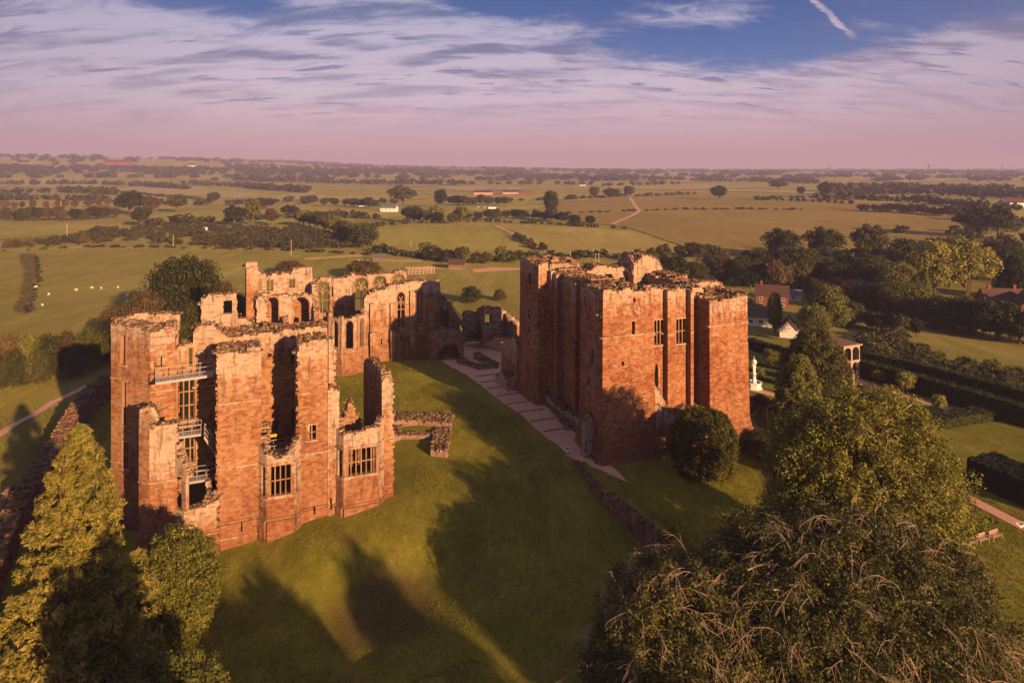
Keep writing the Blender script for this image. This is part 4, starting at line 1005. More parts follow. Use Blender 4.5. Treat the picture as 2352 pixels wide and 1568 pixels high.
# ------------------------------------------------------------------ other ruins
def ruin(name, label, cat, loc, mat=M_STONE):
    r = thing(name, label, cat, loc); return r, Masonry(r, mat)
XP = east(75.)
r, m = ruin('ruined_gatehouse', 'low sunlit ruin with a square hole, between hall stair and keep', 'ruin', XP.xyz(XP.s_(1130), 0))
x = lambda u, v: (XP.s_(u), XP.z_(XP.s_(u), v))
m.wall(XP, [(XP.s_(1066), -1), (XP.s_(1196), -1), x(1196, 742), x(1180, 728), x(1163, 716), x(1150, 709), x(1112, 707), x(1104, 720), x(1090, 722), x(1068, 718)], [pr(XP, 1114, 1130, 722, 742)], 2.0, amp=.5, course=.4, ln=(.4, .9), prot=.12, wbase=.5, ragl=.2)
m.wall(Plane(XP.xyz(XP.s_(1104), 0, -4)[:2], E2), [(0, -1), (4, -1), (4, 7), (2, 5.5), (0, 2.5)], [], 1., amp=.5, prot=.1, wbase=.4)
m.wall(Plane(XP.xyz(XP.s_(1168), 0, -6)[:2], E2), [(0, -1), (6, -1), (6, 5), (0, 3)], [], 1.2, amp=.5, prot=.1)
m.finish(160)
# curved steps at its foot
for i in range(4):
    p = px(1122, 783 - i * 6, 0); r = 5.2 - i * 1.1; r0 = thing('stone_step', ['lowest', 'second', 'third', 'topmost'][i] + ' of the curved stone steps by the timber stair', 'step', (p[0], p[1], 0), 'curved stone steps')
    a = Acc(tuple(r0.location))
    for k in range(10):
        t0 = math.radians(185 + k * 17); t1 = math.radians(185 + (k + .96) * 17)
        c = (p[0], p[1] + 3)
        a.corners([(c[0] + q * math.cos(t), c[1] + q * .55 * math.sin(t), z) for z in (-.3, .16 * (i + 1)) for (q, t) in ((r, t0), (r, t1), (r - 1.2, t1), (r - 1.2, t0))], R.random(), .4)
    a.build('step_stones', M_PALE, r0)
# outer curtain wall
pts = [px(u, v, -1.2) for u, v in ((262, 864), (232, 885), (196, 925), (160, 990), (128, 1045), (92, 1105), (52, 1178), (18, 1260), (-8, 1340), (-40, 1470))]
r, m = ruin('curtain_wall', 'thick ruined curtain wall curving away behind the golden conifer', 'wall', (pts[3][0], pts[3][1], -5), M_OLD)
for i in range(len(pts) - 1):
    a, b = pts[i + 1], pts[i]; P = Plane((a[0], a[1]), (b[0] - a[0], b[1] - a[1])); l = dist(a, b)
    h0 = R.uniform(-1.3, -.9); h1 = R.uniform(-1.3, -.9)
    m.wall(Plane(P.xyz(0, 0, 0)[:2], P.d, (-P.d[1], P.d[0])), [(0, -7), (l + .3, -7), (l + .3, h1), (0, h0)], [], 2.4, course=.36, ln=(.45, .95), amp=.35, prot=.05, lich=lambda z, w: .25, rsz=(.1, .26))
Pk = east(2); p = px(45, 1125, -1.6)
m.wall(Plane((p[0] - 2.4, p[1]), (1, .2)), [(0, -7), (3.4, -7), (3.4, -1.6), (0, -1.8)], [], 2.4, amp=.2, course=.42)
m.finish(200)
# retaining wall in the lawn
r, m = ruin('retaining_wall', 'long low rubble retaining wall cutting the lawn below the drive', 'wall', (RW[0][0], RW[0][1], -1), M_OLD)
A, B = RW; N = 9; pp = []; BK = []
for i in range(N + 1):
    t = i / N; bend = 1.1 * math.sin(t * math.pi); dx, dy = B[0] - A[0], B[1] - A[1]; l = math.hypot(dx, dy)
    pp.append((A[0] + dx * t + dy / l * (bend + 1.1), A[1] + dy * t - dx / l * (bend + 1.1)))
for i in range(N):
    a, b = pp[i], pp[i + 1]; P = Plane(a, (b[0] - a[0], b[1] - a[1])); l = dist(a, b)
    P = Plane(a, P.d, (-P.d[1], P.d[0])); za = ground_z(a[0] + 2.6, a[1] + .8) + .15; zb_ = ground_z(b[0] + 2.6, b[1] + .8) + .15
    m.wall(P, [(0, za - 4), (l + .1, zb_ - 4), (l + .1, zb_ + .1), (0, za + .1)], [], .8, course=.22, ln=(.3, .6), amp=.12, prot=.05, z_lo=-9, lich=lambda z, w: .5)
    BK.append((P, l, za, zb_))
m.finish(200)
bk = Acc()
for (P, l, za, zb_) in BK:
    def gz_(s_, t_): q = P.xyz(s_, 0, t_); return ground_z(q[0], q[1])
    bk.corners([P.xyz(0, za - 3, .7), P.xyz(l + .05, zb_ - 3, .7), P.xyz(l + .05, zb_ - 3, 3.2), P.xyz(0, za - 3, 3.2), P.xyz(0, za - .06, .7), P.xyz(l + .05, zb_ - .06, .7), P.xyz(l + .05, gz_(l, 3.2) - .02, 3.2), P.xyz(0, gz_(0, 3.2) - .02, 3.2)])
o = bk.build('grass_bank', M_LAWN); tag(o, kind='structure')
# low excavated foundations
def lowwall(name, label, pix, h, mat=M_OLD, z0=None, dens=.38):
    P = [px(u, v, z0) for u, v in pix]; c = (sum(p[0] for p in P) / len(P), sum(p[1] for p in P) / len(P)); zg = ground_z(*c)
    r = thing(name, label, 'foundation', (c[0], c[1], zg)); m = Masonry(r, mat)
    n = len(P)
    ar = sum(P[i][0] * P[(i + 1) % n][1] - P[(i + 1) % n][0] * P[i][1] for i in range(n))
    if ar < 0: P = P[::-1]
    for i in range(n):
        a, b = P[i], P[(i + 1) % n]; l = dist(a, b); Pn = Plane(a[:2], (b[0] - a[0], b[1] - a[1]))
        m.wall(Pn, [(0, zg - 1.2), (l, zg - 1.2), (l, zg + h), (0, zg + h)], [], .3, course=.25, ln=(.3, .6), amp=0, back=False, rub=False, prot=.05)
    me = bpy.data.meshes.new('wall_core'); me.from_pydata([(p[0] - c[0], p[1] - c[1], h - .06) for p in P], [], [list(range(n))]); link('wall_top', me, r, mat)
    m.rubble_patch([p[:2] for p in P], lambda x, y: zg + h - .02, dens, (.18, .4), (.2, .9)); m.finish(60)
lowwall('wall_foundation', 'long pale rubble footing running right from the range to the lawn corner', [(906, 958), (1040, 958), (1037, 985), (1000, 981), (960, 976), (922, 980), (906, 984)], .8)
lowwall('wall_foundation', 'leg of rubble footing pointing down the lawn beside the range', [(1001, 983), (1037, 986), (1027, 1051), (989, 1048)], .7)
lowwall('wall_foundation', 'thin inner rubble footing across the small grass plot', [(920, 1000), (998, 997), (996, 1007), (918, 1009)], .5)
lowwall('wall_foundation', 'short rubble footing touching the torn end pier', [(905, 985), (920, 982), (919, 1012), (905, 1014)], .6)
lowwall('wall_foundation', 'upper edging of the small kitchen foundation beside the drive', [(1088, 813), (1100, 811), (1150, 838), (1143, 843)], .45, z0=1.2)
lowwall('wall_foundation', 'long lower edging of the kitchen foundation on gravel', [(1048, 826), (1062, 822), (1108, 842), (1100, 848)], .5, z0=1.2)
lowwall('wall_foundation', 'front edging of the kitchen foundation facing the path', [(1096, 841), (1146, 841), (1144, 848), (1098, 849)], .4, z0=1.2)
lowwall('wall_foundation', 'tiny rubble stub on the lawn by the benches', [(1011, 819), (1036, 815), (1036, 819), (1014, 823)], .35, z0=.7)
lowwall('kerb_wall', 'low rubble kerb beside the drive under the keep', [(1242, 925), (1247, 923), (1307, 983), (1302, 988)], .35, z0=.7)
# ------------------------------------------------------------------ vegetation
def unit(v): return v / np.maximum(np.linalg.norm(v, axis=-1, keepdims=True), 1e-6)
def leaves(C, Rad, n, size, seed=1, up=.25, flat=1., asp=1.6, spread=.9, tone=None, inner=.55, hang=0.):
    """leaf quads on clumps: C (M,3) centres, Rad (M,) or (M,3) radii, n leaves per clump"""
    rs = np.random.RandomState(seed); M = len(C); C = np.asarray(C, float); Rad = np.asarray(Rad, float)
    if Rad.ndim == 1: Rad = np.repeat(Rad[:, None], 3, 1)
    D = unit(rs.normal(size=(M, n, 3))); D[..., 2] = D[..., 2] * flat + up; D = unit(D)
    r = inner + (1.08 - inner) * rs.rand(M, n, 1) ** .6
    P = C[:, None] + D * Rad[:, None] * r
    N = unit(D + rs.normal(size=D.shape) * spread * .5 + np.array([0, 0, .25]))
    T = unit(np.cross(N, rs.normal(size=D.shape) + np.array([0, 0, -hang]))); B = np.cross(N, T)
    s = size * (.6 + .8 * rs.rand(M, n, 1)); a = T * s * .5 * asp; b = B * s * .5
    V = np.stack([P - a, P - b, P + a, P + b], 2).reshape(-1, 3)
    k = M * n; Fa = np.arange(k * 4).reshape(k, 4)
    wt = rs.rand(M) if tone is None else np.asarray(tone)
    return V, Fa, rs.rand(k), np.repeat(wt, n)
def leaf_obj(name, parts, mat, parent, org):
    V = np.concatenate([p[0] for p in parts]); off = 0; Fs = []
    for p in parts: Fs.append(p[1] + off); off += len(p[0])
    me = mesh_np(name, V - np.array(org), np.concatenate(Fs), {'rnd': np.concatenate([p[2] for p in parts]), 'wth': np.concatenate([p[3] for p in parts])})
    return link(name, me, parent, mat)
L_DARK = leaf_mat('oak_leaves', (.012, .018, .004), (.028, .036, .006), (.055, .06, .012))
L_THORN = leaf_mat('thorn_leaves', (.040, .046, .008), (.085, .082, .014), (.18, .155, .036))
L_YEW = leaf_mat('yew_leaves', (.030, .036, .006), (.070, .070, .011), (.17, .15, .022))
L_OLIVE = leaf_mat('olive_leaves', (.058, .066, .009), (.125, .125, .018), (.23, .21, .045))
L_GOLD = leaf_mat('golden_needles', (.105, .108, .016), (.195, .180, .028), (.31, .235, .05))
L_LIME = leaf_mat('bright_leaves', (.11, .112, .014), (.21, .195, .028), (.36, .31, .065))
L_MID = leaf_mat('hedgerow_leaves', (.030, .036, .008), (.062, .062, .014), (.115, .10, .026))
L_RUST = leaf_mat('russet_leaves', (.07, .046, .013), (.13, .085, .025), (.22, .14, .045))
L_PURP = leaf_mat('copper_leaves', (.022, .010, .008), (.045, .018, .012), (.07, .03, .02))
L_HEDGE = leaf_mat('clipped_leaves', (.030, .038, .007), (.060, .066, .010), (.10, .10, .018))
L_SCRUB = leaf_mat('scrub_leaves', (.040, .042, .012), (.078, .070, .022), (.14, .11, .045))
def fib(n, rs, jit=.3):
    i = np.arange(n) + .5; ph = np.arccos(1 - 2 * i / n); th = np.pi * (1 + 5 ** .5) * i
    D = np.stack([np.cos(th) * np.sin(ph), np.sin(th) * np.sin(ph), np.cos(ph)], 1) + rs.normal(size=(n, 3)) * jit
    return unit(D)
def crown_pts(kind, rs, n):
    """clump centres and radii for a tree one unit tall"""
    D = fib(n, rs, .25)
    if kind == 'round': C = D * np.array([.34, .34, .30]) * (.75 + .35 * rs.rand(n, 1)) + [0, 0, .60]; r = .085 + .06 * rs.rand(n)
    elif kind == 'broad': C = D * np.array([.50, .50, .30]) * (.7 + .4 * rs.rand(n, 1)) + [0, 0, .58]; r = .10 + .07 * rs.rand(n)
    elif kind == 'bush': D[:, 2] = np.abs(D[:, 2]) * 1.1 - .15; C = D * np.array([.52, .52, .60]) * (.7 + .35 * rs.rand(n, 1)) + [0, 0, .30]; r = .13 + .07 * rs.rand(n)
    elif kind == 'tall': C = D * np.array([.22, .22, .40]) * (.75 + .4 * rs.rand(n, 1)) + [0, 0, .56]; r = .06 + .05 * rs.rand(n)
    elif kind == 'lobed':
        k = 5; cc = np.array([[.2 * math.cos(a), .2 * math.sin(a), .55 + .12 * rs.rand()] for a in np.linspace(0, 6.28, k, False)] + [[0, 0, .78]])
        C = cc[rs.randint(0, k + 1, n)] + D * np.array([.2, .2, .2]) * (.8 + .3 * rs.rand(n, 1)); r = .07 + .05 * rs.rand(n)
    elif kind == 'cone':
        h = rs.rand(n) ** .8; a = rs.rand(n) * 6.28; R_ = .24 * (1 - h) + .015; C = np.stack([R_ * np.cos(a), R_ * np.sin(a), .06 + .92 * h], 1); r = .05 + .06 * (1 - h)
    return C, r
def limb(acc, p, q, r0, r1, sag=.1, n=5, rs=R):
    p = Vector(p); q = Vector(q); l = (q - p).length; pts = []
    off = Vector((rs.uniform(-1, 1), rs.uniform(-1, 1), rs.uniform(-.2, 1))) * l * .12
    for i in range(n + 1):
        t = i / n; pts.append(p.lerp(q, t) + off * math.sin(t * math.pi) + Vector((0, 0, sag * l * math.sin(t * math.pi))))
    acc.tube(pts, r0, r1)
    return pts
PROTO = {}
def proto(kind, seed, mat, n, per, size):
    key = (kind, seed, n)
    if key in PROTO: return PROTO[key]
    rs = np.random.RandomState(seed); C, r = crown_pts(kind, rs, n)
    V, Fa, a, b = leaves(C, r, per, size, seed)
    C2, r2 = C * np.array([.7, .7, .92]) + [0, 0, .04], r * 1.0          # denser heart so the sky does not show everywhere
    V2, F2, a2, b2 = leaves(C2, r2, max(4, per // 4), size * 1.7, seed + 9)
    V = np.concatenate([V, V2]); Fa = np.concatenate([Fa, F2 + len(V) - len(V2)])
    cm = mesh_np('crown', V, Fa, {'rnd': np.concatenate([a, a2]), 'wth': np.concatenate([b, b2 * .7])}); cm.materials.append(mat)
    t = Acc(); rr = .022 if kind != 'bush' else .012
    limb(t, (0, 0, -.04), (0, 0, .6 if kind != 'bush' else .3), rr * 1.3, rr * .6, 0, 4)
    for i in range(7):
        c = C[(i * 7) % n]; limb(t, (0, 0, .22 if kind != 'bush' else .05), tuple(c), rr * .6, rr * .2, .02, 3)
    tv = np.array(t.b).reshape(-1, 3); tf = (BOXF[None] + (np.arange(len(t.b)) * 8)[:, None, None]).reshape(-1, 4)
    tm = mesh_np('trunk', tv, tf, {'rnd': np.repeat(t.r, 6), 'wth': np.repeat(t.w, 6)}); tm.materials.append(M_BARK)
    PROTO[key] = (cm, tm); return PROTO[key]
LOD = {0: (130, 84, .022), 1: (70, 50, .038), 2: (36, 26, .066)}
def tree(x, y, h, w, kind, mat, label, group=None, lod=1, name='tree', z=None, cat='tree'):
    """one tree standing at x, y; h and w in metres"""
    n, per, sz = LOD[lod]; cm, tm = proto(kind, R.randint(1, 3), mat, n, per, sz)
    z = ground_z(x, y) - .1 if z is None else z
    r = thing(name, label, cat, (x, y, z), group)
    base_w = {'round': .86, 'broad': 1.2, 'bush': 1.3, 'tall': .56, 'lobed': .95, 'cone': .52}[kind]
    r.rotation_euler = (0, 0, R.uniform(0, 6.28)); r.scale = (w / base_w, w / base_w, h)
    for nm, me in (('crown', cm), ('trunk', tm)):
        o = bpy.data.objects.new(nm, me); COL.objects.link(o); o.parent = r
        if nm == 'crown': o.material_slots[0].link = 'OBJECT'; o.material_slots[0].material = mat
    return r
def ptree(uc, vtop, vbase, wpx, kind, mat, label, group=None, lod=1, name='tree', cat='tree', z0=None):
    p = px(uc, vbase, z0); d = p[1]; h = (vbase - vtop) * d / F * 1.03; w = wpx * d / F
    return tree(p[0], d, h, w, kind, mat, label, group, lod, name, None, cat)
ORD = 'leftmost second third fourth fifth sixth seventh eighth ninth tenth eleventh twelfth thirteenth fourteenth fifteenth sixteenth seventeenth eighteenth nineteenth twentieth twenty-first twenty-second twenty-third twenty-fourth twenty-fifth'.split()
def ordinal(objs, label):
    """objs sorted from left to right in the view"""
    for i, o in enumerate(objs):
        if i == len(objs) - 1: o['label'] = 'rightmost ' + label
        elif i == 0: o['label'] = 'leftmost ' + label
        elif i < len(ORD): o['label'] = label + ', ' + ORD[i] + ' from the left'
def row(pts, n, hm, kinds, mats, label, group, lod=2, name='tree', jit=2., wk=(.8, 1.15)):
    """n trees along a line given in picture positions of their feet"""
    W_ = [px(u, v) for u, v in pts]; L_ = [0]
    for i in range(len(W_) - 1): L_.append(L_[-1] + dist(W_[i], W_[i + 1]))
    made = []
    for k in range(n):
        t = (k + .5) / n * L_[-1]; i = max(j for j in range(len(L_) - 1) if L_[j] <= t); f = (t - L_[i]) / max(1e-6, L_[i + 1] - L_[i])
        x = W_[i][0] + (W_[i + 1][0] - W_[i][0]) * f + R.uniform(-jit, jit); y = W_[i][1] + (W_[i + 1][1] - W_[i][1]) * f + R.uniform(-jit, jit)
        h = R.uniform(*hm); kd = R.choice(kinds); w = h * {'round': .8, 'broad': 1.15, 'bush': 1.35, 'tall': .5, 'lobed': .95, 'cone': .5}[kd] * R.uniform(*wk)
        made.append((x / y, tree(x, y, h, w, kd, R.choice(mats), label, group, lod, name)))
    ordinal([m[1] for m in sorted(made, key=lambda m: m[0])], label)
def low_arrays(seed, mult=1):
    rs = np.random.RandomState(seed); C, r = crown_pts('broad', rs, 11); C[:, 2] -= .06; return leaves(C, r * 1.5, 6, .27, seed)
LOWS = [low_arrays(50 + i) for i in range(4)]
def fine_arrays(seed):
    rs = np.random.RandomState(seed); C, r = crown_pts('broad', rs, 18); C[:, 2] -= .06; return leaves(C, r * 1.25, 12, .125, seed)
FINE = [fine_arrays(60 + i) for i in range(4)]
class Wood:
    def __init__(s, src=None): s.V = []; s.a = []; s.b = []; s.src = src or LOWS
    def add(s, x, y, z, h, w):
        V, Fa, a, b = s.src[R.randint(0, 3)]; t = R.uniform(0, 6.28); c, sn = math.cos(t), math.sin(t)
        X = V * np.array([w / 1.2, w / 1.2, h]); X = np.stack([X[:, 0] * c - X[:, 1] * sn + x, X[:, 0] * sn + X[:, 1] * c + y, X[:, 2] + z], 1)
        s.V.append(X); s.a.append(a); s.b.append(b * .5 + R.random() * .5)
    def line(s, pts, step, h, k=1.):
        W_ = [px(u, v) for u, v in pts]
        for i in range(len(W_) - 1):
            a, b = W_[i], W_[i + 1]; l = dist(a, b); n = max(1, int(l / step))
            for j in range(n):
                t = (j + R.random()) / n; x = a[0] + (b[0] - a[0]) * t + R.uniform(-1, 1) * step * .15; y = a[1] + (b[1] - a[1]) * t + R.uniform(-1, 1) * step * .2
                hh = R.uniform(*h); s.add(x, y, ground_z(x, y) - .3, hh, hh * R.uniform(1.1, 1.9) * k)
    def area(s, poly, n, h, k=1.):
        us = [p[0] for p in poly]; vs = [p[1] for p in poly]; c = 0; it = 0
        while c < n and it < n * 30:
            it += 1; v = R.uniform(min(vs), max(vs)); sc_ = scan(poly, v)
            if not sc_: continue
            a, b = R.choice(sc_); u = R.uniform(a, b)
            p = px(u, v); hh = R.uniform(*h); s.add(p[0], p[1], p[2] - .3, hh, hh * R.uniform(1., 1.6) * k); c += 1
    def build(s, name, mat):
        if not s.V: return
        V = np.concatenate(s.V); k = len(V) // 4
        me = mesh_np(name, V, np.arange(k * 4).reshape(k, 4), {'rnd': np.concatenate(s.a), 'wth': np.concatenate(s.b)}); o = link(name, me, None, mat); tag(o, kind='stuff'); return o
def hedge(label, pix, w, h, mat=L_HEDGE, name='clipped_hedge', leaf=.16, group=None, z0=None, dens=66., boxy=True, cat='hedge'):
    """clipped hedge: a leafy box along a line"""
    Wp = [px(u, v, z0) for u, v in pix]; org = (Wp[0][0], Wp[0][1], Wp[0][2]); r = thing(name, label, cat, org, group); parts = []; core = Acc(org)
    for i in range(len(Wp) - 1):
        a, b = Wp[i], Wp[i + 1]; P = Plane(a[:2], (b[0] - a[0], b[1] - a[1])); l = dist(a, b)
        za = ground_z(a[0], a[1]); zb = ground_z(b[0], b[1])
        core.corners([P.xyz(-w * .3, za - .4, -w / 2 + .15), P.xyz(l + w * .3, zb - .4, -w / 2 + .15), P.xyz(l + w * .3, zb - .4, w / 2 - .15), P.xyz(-w * .3, za - .4, w / 2 - .15),
                      P.xyz(-w * .3, za + h - .15, -w / 2 + .15), P.xyz(l + w * .3, zb + h - .15, -w / 2 + .15), P.xyz(l + w * .3, zb + h - .15, w / 2 - .15), P.xyz(-w * .3, za + h - .15, w / 2 - .15)], .1, .1)
        n = int(l * (w + 2 * h) * dens / 12)
        C = []
        for k in range(n):
            s_ = R.uniform(-w * .3, l + w * .3); q = R.uniform(0, w + 2 * h); zg = za + (zb - za) * max(0, min(1, s_ / l))
            wob = .14 * noise.noise(Vector((s_ * .5, q, i)))
            if q < h: C.append(P.xyz(s_, zg + q, -w / 2 + .1 + wob))
            elif q < h + w: C.append(P.xyz(s_, zg + h - .1 + wob * 1.6, q - h - w / 2))
            else: C.append(P.xyz(s_, zg + q - h - w, w / 2 - .1 + wob))
        parts.append(leaves(np.array(C), np.full(len(C), .22), 12, leaf, R.randint(1, 999), up=.2))
    core.build('hedge_core', mat, r); leaf_obj('foliage', parts, mat, r, org); return r
# short grass standing on the lawns: blades too many to count
def grass(name, poly, n, wd, ht, mat, seed):
    rs = np.random.RandomState(seed); us = [p[0] for p in poly]; vs = [p[1] for p in poly]; pts = []
    ys = sorted(vs); lo, hi = min(vs), max(vs)
    while len(pts) < n:
        y = R.uniform(lo, hi); sc_ = scan(poly, y)
        if not sc_: continue
        for (a, b) in sc_:
            k = (b - a) / (max(us) - min(us))
            if R.random() < k: x = R.uniform(a, b); pts.append((x, y, ground_z(x, y)))
    P = np.array(pts); k = len(P); a = rs.rand(k) * 6.283; s = wd * (.6 + .8 * rs.rand(k)); hh = ht * (.5 + rs.rand(k))
    dx, dy = np.cos(a) * s / 2, np.sin(a) * s / 2; lean = rs.normal(size=(k, 2)) * .35 * hh[:, None]
    V = np.stack([P + np.stack([-dx, -dy, -.02 * np.ones(k)], 1), P + np.stack([dx, dy, -.02 * np.ones(k)], 1), P + np.stack([lean[:, 0], lean[:, 1], hh * 1.3], 1)], 1).reshape(-1, 3)
    me = mesh_np(name, V, np.arange(k * 3).reshape(k, 3), {'rnd': rs.rand(k), 'wth': rs.rand(k)}); o = link(name, me, None, mat); tag(o, 'short lawn grass growing over the castle grounds', 'grass', None, 'stuff')
grass('grass', [(-42, 48), (60, 48), (70, 80), (56, 110), (38, 104), (14, 94), (12, 92), (-16, 136), (-34, 146), (-36, 136), (-14, 110), (-13, 88), (-15.6, 86), (-33, 80), (-41, 78), (-56, 78)], 230000, .16, .055, M_LAWN, 3)
grass('rough_grass', [(-60, 76), (-62, 100), (-80, 140), (-120, 160), (-125, 100), (-75, 60)], 70000, .16, .07, M_PAST, 4)
# ---- foreground trees
def big_tree(name, label, x, y, zb, C, rad, per, leaf, mat, bark, trunk_r=.4, cat='tree', nlimb=40, hang=0., up=.25, bare=0, barelen=(2., 4.), asp=1.6, fork=.3, heart=True, spread=.9, inner=.5):
    r = thing(name, label, cat, (x, y, zb)); org = (x, y, zb); C = np.asarray(C); zt = C[:, 2].max()
    parts = [leaves(C, rad, per, leaf, R.randint(1, 999), up=up, hang=hang, asp=asp, spread=spread, inner=inner)]
    cen = C.mean(0)
    if heart:
        C2 = cen + (C - cen) * .72; parts.append(leaves(C2, np.asarray(rad) * 1.15, max(6, per // 5), leaf * 1.8, R.randint(1, 999)))
    leaf_obj('crown', parts, mat, r, org)
    t = Acc(org); f = Vector((x, y, zb + (zt - zb) * fork)); limb(t, (x, y, zb - .4), f, trunk_r, trunk_r * .7, 0, 5)
    forks = [f]
    for i in range(5):
        q = Vector(tuple(C[(i * 37) % len(C)])); e = f.lerp(q, .5); limb(t, f, e, trunk_r * .55, trunk_r * .3, .05, 5); forks.append(e)
    for i in range(nlimb):
        q = Vector(tuple(C[(i * 13 + 5) % len(C)])); s = min(forks, key=lambda a: (a - q).length); limb(t, s, q, trunk_r * .22, trunk_r * .05, .08, 6)
    t.build('trunk', bark, r)
    if bare:
        b = Acc(org)
        for i in range(bare):
            c = C[(i * 17 + 3) % len(C)]; d = Vector(tuple(unit((c - cen)[None])[0])); s = Vector(tuple(c)) - d * .4
            l = R.uniform(*barelen); a = Vector((R.uniform(-1, 1), R.uniform(-1, 1), 0)); pts = [s]; v = (d * .5 + Vector((0, 0, .8)) + a * .5).normalized()
            for k in range(7):
                v = (v + Vector((a.x * .22, a.y * .22, -.26)) + Vector((R.uniform(-.15, .15), R.uniform(-.15, .15), 0))).normalized(); pts.append(pts[-1] + v * l / 7)
            b.tube(pts, .020, .007)
            for k in (3, 5, 6):
                for m in range(2):
                    w = (v + Vector((R.uniform(-1, 1), R.uniform(-1, 1), R.uniform(-.6, .5)))).normalized(); q1 = pts[k] + w * R.uniform(.4, .9); b.tube([pts[k], q1, q1 + (w + Vector((R.uniform(-.5, .5), R.uniform(-.5, .5), -.4))) * .4], .010, .005)
        b.build('bare_branches', M_TWIG, r, 'stuff')
    return r
def dome(n, c, rx, ry, rz, zcut=-.5, jit=.12, seed=3, shell=.25, lobes=0, lob=.22):
    rs = np.random.RandomState(seed); D = fib(n * 2, rs, .08); D = D[D[:, 2] > zcut]
    k = 1 - shell * rs.rand(len(D), 1) ** 1.5
    if lobes:
        Lb = fib(lobes, rs, .3); dd = (D[:, None] * Lb[None]).sum(-1).max(1); k = k * (1 - lob + lob * (np.clip((dd - .6) / .4, 0, 1) ** .5)[:, None] * 1.15)
    return np.array(c) + D * np.array([rx, ry, rz]) * k + rs.normal(size=D.shape) * jit
x_ = lambda u, d: (u - 1176) / F * d
# golden conifer, bottom left
d = 54.; cx = x_(150, d); zb = -5.2; zt = H - (985 - 385) * d / F; n = 560; rs = np.random.RandomState(5)
hh = rs.rand(n) ** 1.5; aa = rs.rand(n) * 6.283; Hh = zt - zb
Rr_ = 8.0 * (1 - hh) ** .86 + .2; Rr_[300:] *= .55; Rr_ *= (.80 + .12 * np.sin(aa * 3 + hh * 11) + .28 * rs.rand(n))
tips = np.stack([cx + hh * 1.3 + Rr_ * np.cos(aa), d + Rr_ * np.sin(aa), zb + .5 + (Hh - .8) * hh], 1)
lean = (tips[:, None] + unit(rs.normal(size=(n, 8, 3))) * (np.array([.8, .8, .7]) * (.45 + .75 * (1 - hh))[:, None])[:, None] * rs.rand(n, 8, 1) ** .4 + np.array([0, 0, .25])).reshape(-1, 3)
big_tree('conifer', 'tall golden green conifer with tufted sprays, bottom left corner of the photo', cx, d, zb, lean, .28 + .2 * rs.rand(len(lean)), 24, .125, L_GOLD, M_BARK, .22, nlimb=60, up=.8, asp=3., fork=.6, heart=True, inner=.3)
# second stem top of the same conifer is a lower leader
d = 66.; zb = ground_z(x_(408, d), d); C = dome(240, (x_(408, d), d, 1.5), 3.9, 3.6, 5.6, -.75, .15, 8, .25, 9)
big_tree('small_tree', 'rounded bright green small tree between the golden conifer and the red wall', x_(408, d), d, zb, C, np.full(len(C), .55), 75, .14, L_LIME, M_BARK, .18, up=.3)
d = 50.; C = dome(220, (x_(380, d), d, 1.3), 4.4, 4., 4.6, -.6, .2, 12, .25, 9)
big_tree('small_tree', 'olive shrubby tree cut by the bottom edge below the small round tree', x_(380, d), d, ground_z(x_(380, d), d), C, np.full(len(C), .6), 75, .13, L_OLIVE, M_BARK, .2, up=.3)
# spreading tree bottom right, two crowns
d = 58.; c0 = (x_(1930, d), d, 2.2); C = dome(800, c0, 14.2, 8.6, 10.3, -.45, .3, 21, .3, 16, .2)
big_tree('spreading_tree', 'huge spreading tree with pale bare twigs, filling the bottom right corner', c0[0], d, -3.6, C, .55 + .5 * np.random.RandomState(2).rand(len(C)), 95, .145, L_THORN, M_TWIG, .6, nlimb=90, bare=420, hang=.6, up=.2)
d = 58.; c0 = (x_(1590, d), d, .6); C = dome(520, c0, 9.4, 7.5, 8.0, -.45, .3, 31, .3, 12, .22)
big_tree('spreading_tree', 'smaller twiggy spreading tree at the bottom edge, left of the huge one', c0[0], d, -3.8, C, .5 + .45 * np.random.RandomState(3).rand(len(C)), 95, .14, L_THORN, M_TWIG, .4, nlimb=60, bare=240, hang=.6, up=.2)
# drooping birch above it
d = 68.; c0 = (x_(1980, d), d, 8.8); C = dome(500, c0, 9.4, 7.6, 11.2, -.55, .35, 41, .25, 15, .25)
big_tree('weeping_tree', 'light green weeping tree with drooping boughs, above the huge twiggy tree', c0[0], d, -2.8, C, .6 + .5 * np.random.RandomState(4).rand(len(C)), 115, .16, L_LIME, M_TWIG, .45, nlimb=70, bare=16, hang=1., up=.1)
# dark twin conifer by the aviary
n = 420; rs = np.random.RandomState(9)
for (u, d, top, wid, lab) in ((1872, 118., 752, 6.0, 'broad dark evergreen standing in front of the timber aviary'), (1836, 112., 815, 3.4, 'narrower dark evergreen leaning on the broad one beside the arbour')):
    zt = H - (top - 385) * d / F; zb = -3; hh = rs.rand(n) ** .9; aa = rs.rand(n) * 6.283
    Rr_ = wid * np.clip(np.sin((1 - hh) * 2.3 + .25), .1, 1) * (.85 + .2 * rs.rand(n)); C = np.stack([x_(u, d) + Rr_ * np.cos(aa), d + Rr_ * np.sin(aa), zb + .4 + (zt - zb - 1) * hh], 1)
    big_tree('evergreen', lab, x_(u, d), d, zb, C, .5 + .4 * rs.rand(n), 60, .2, L_MID if wid > 5 else L_OLIVE, M_BARK, .3, nlimb=20, up=.5)
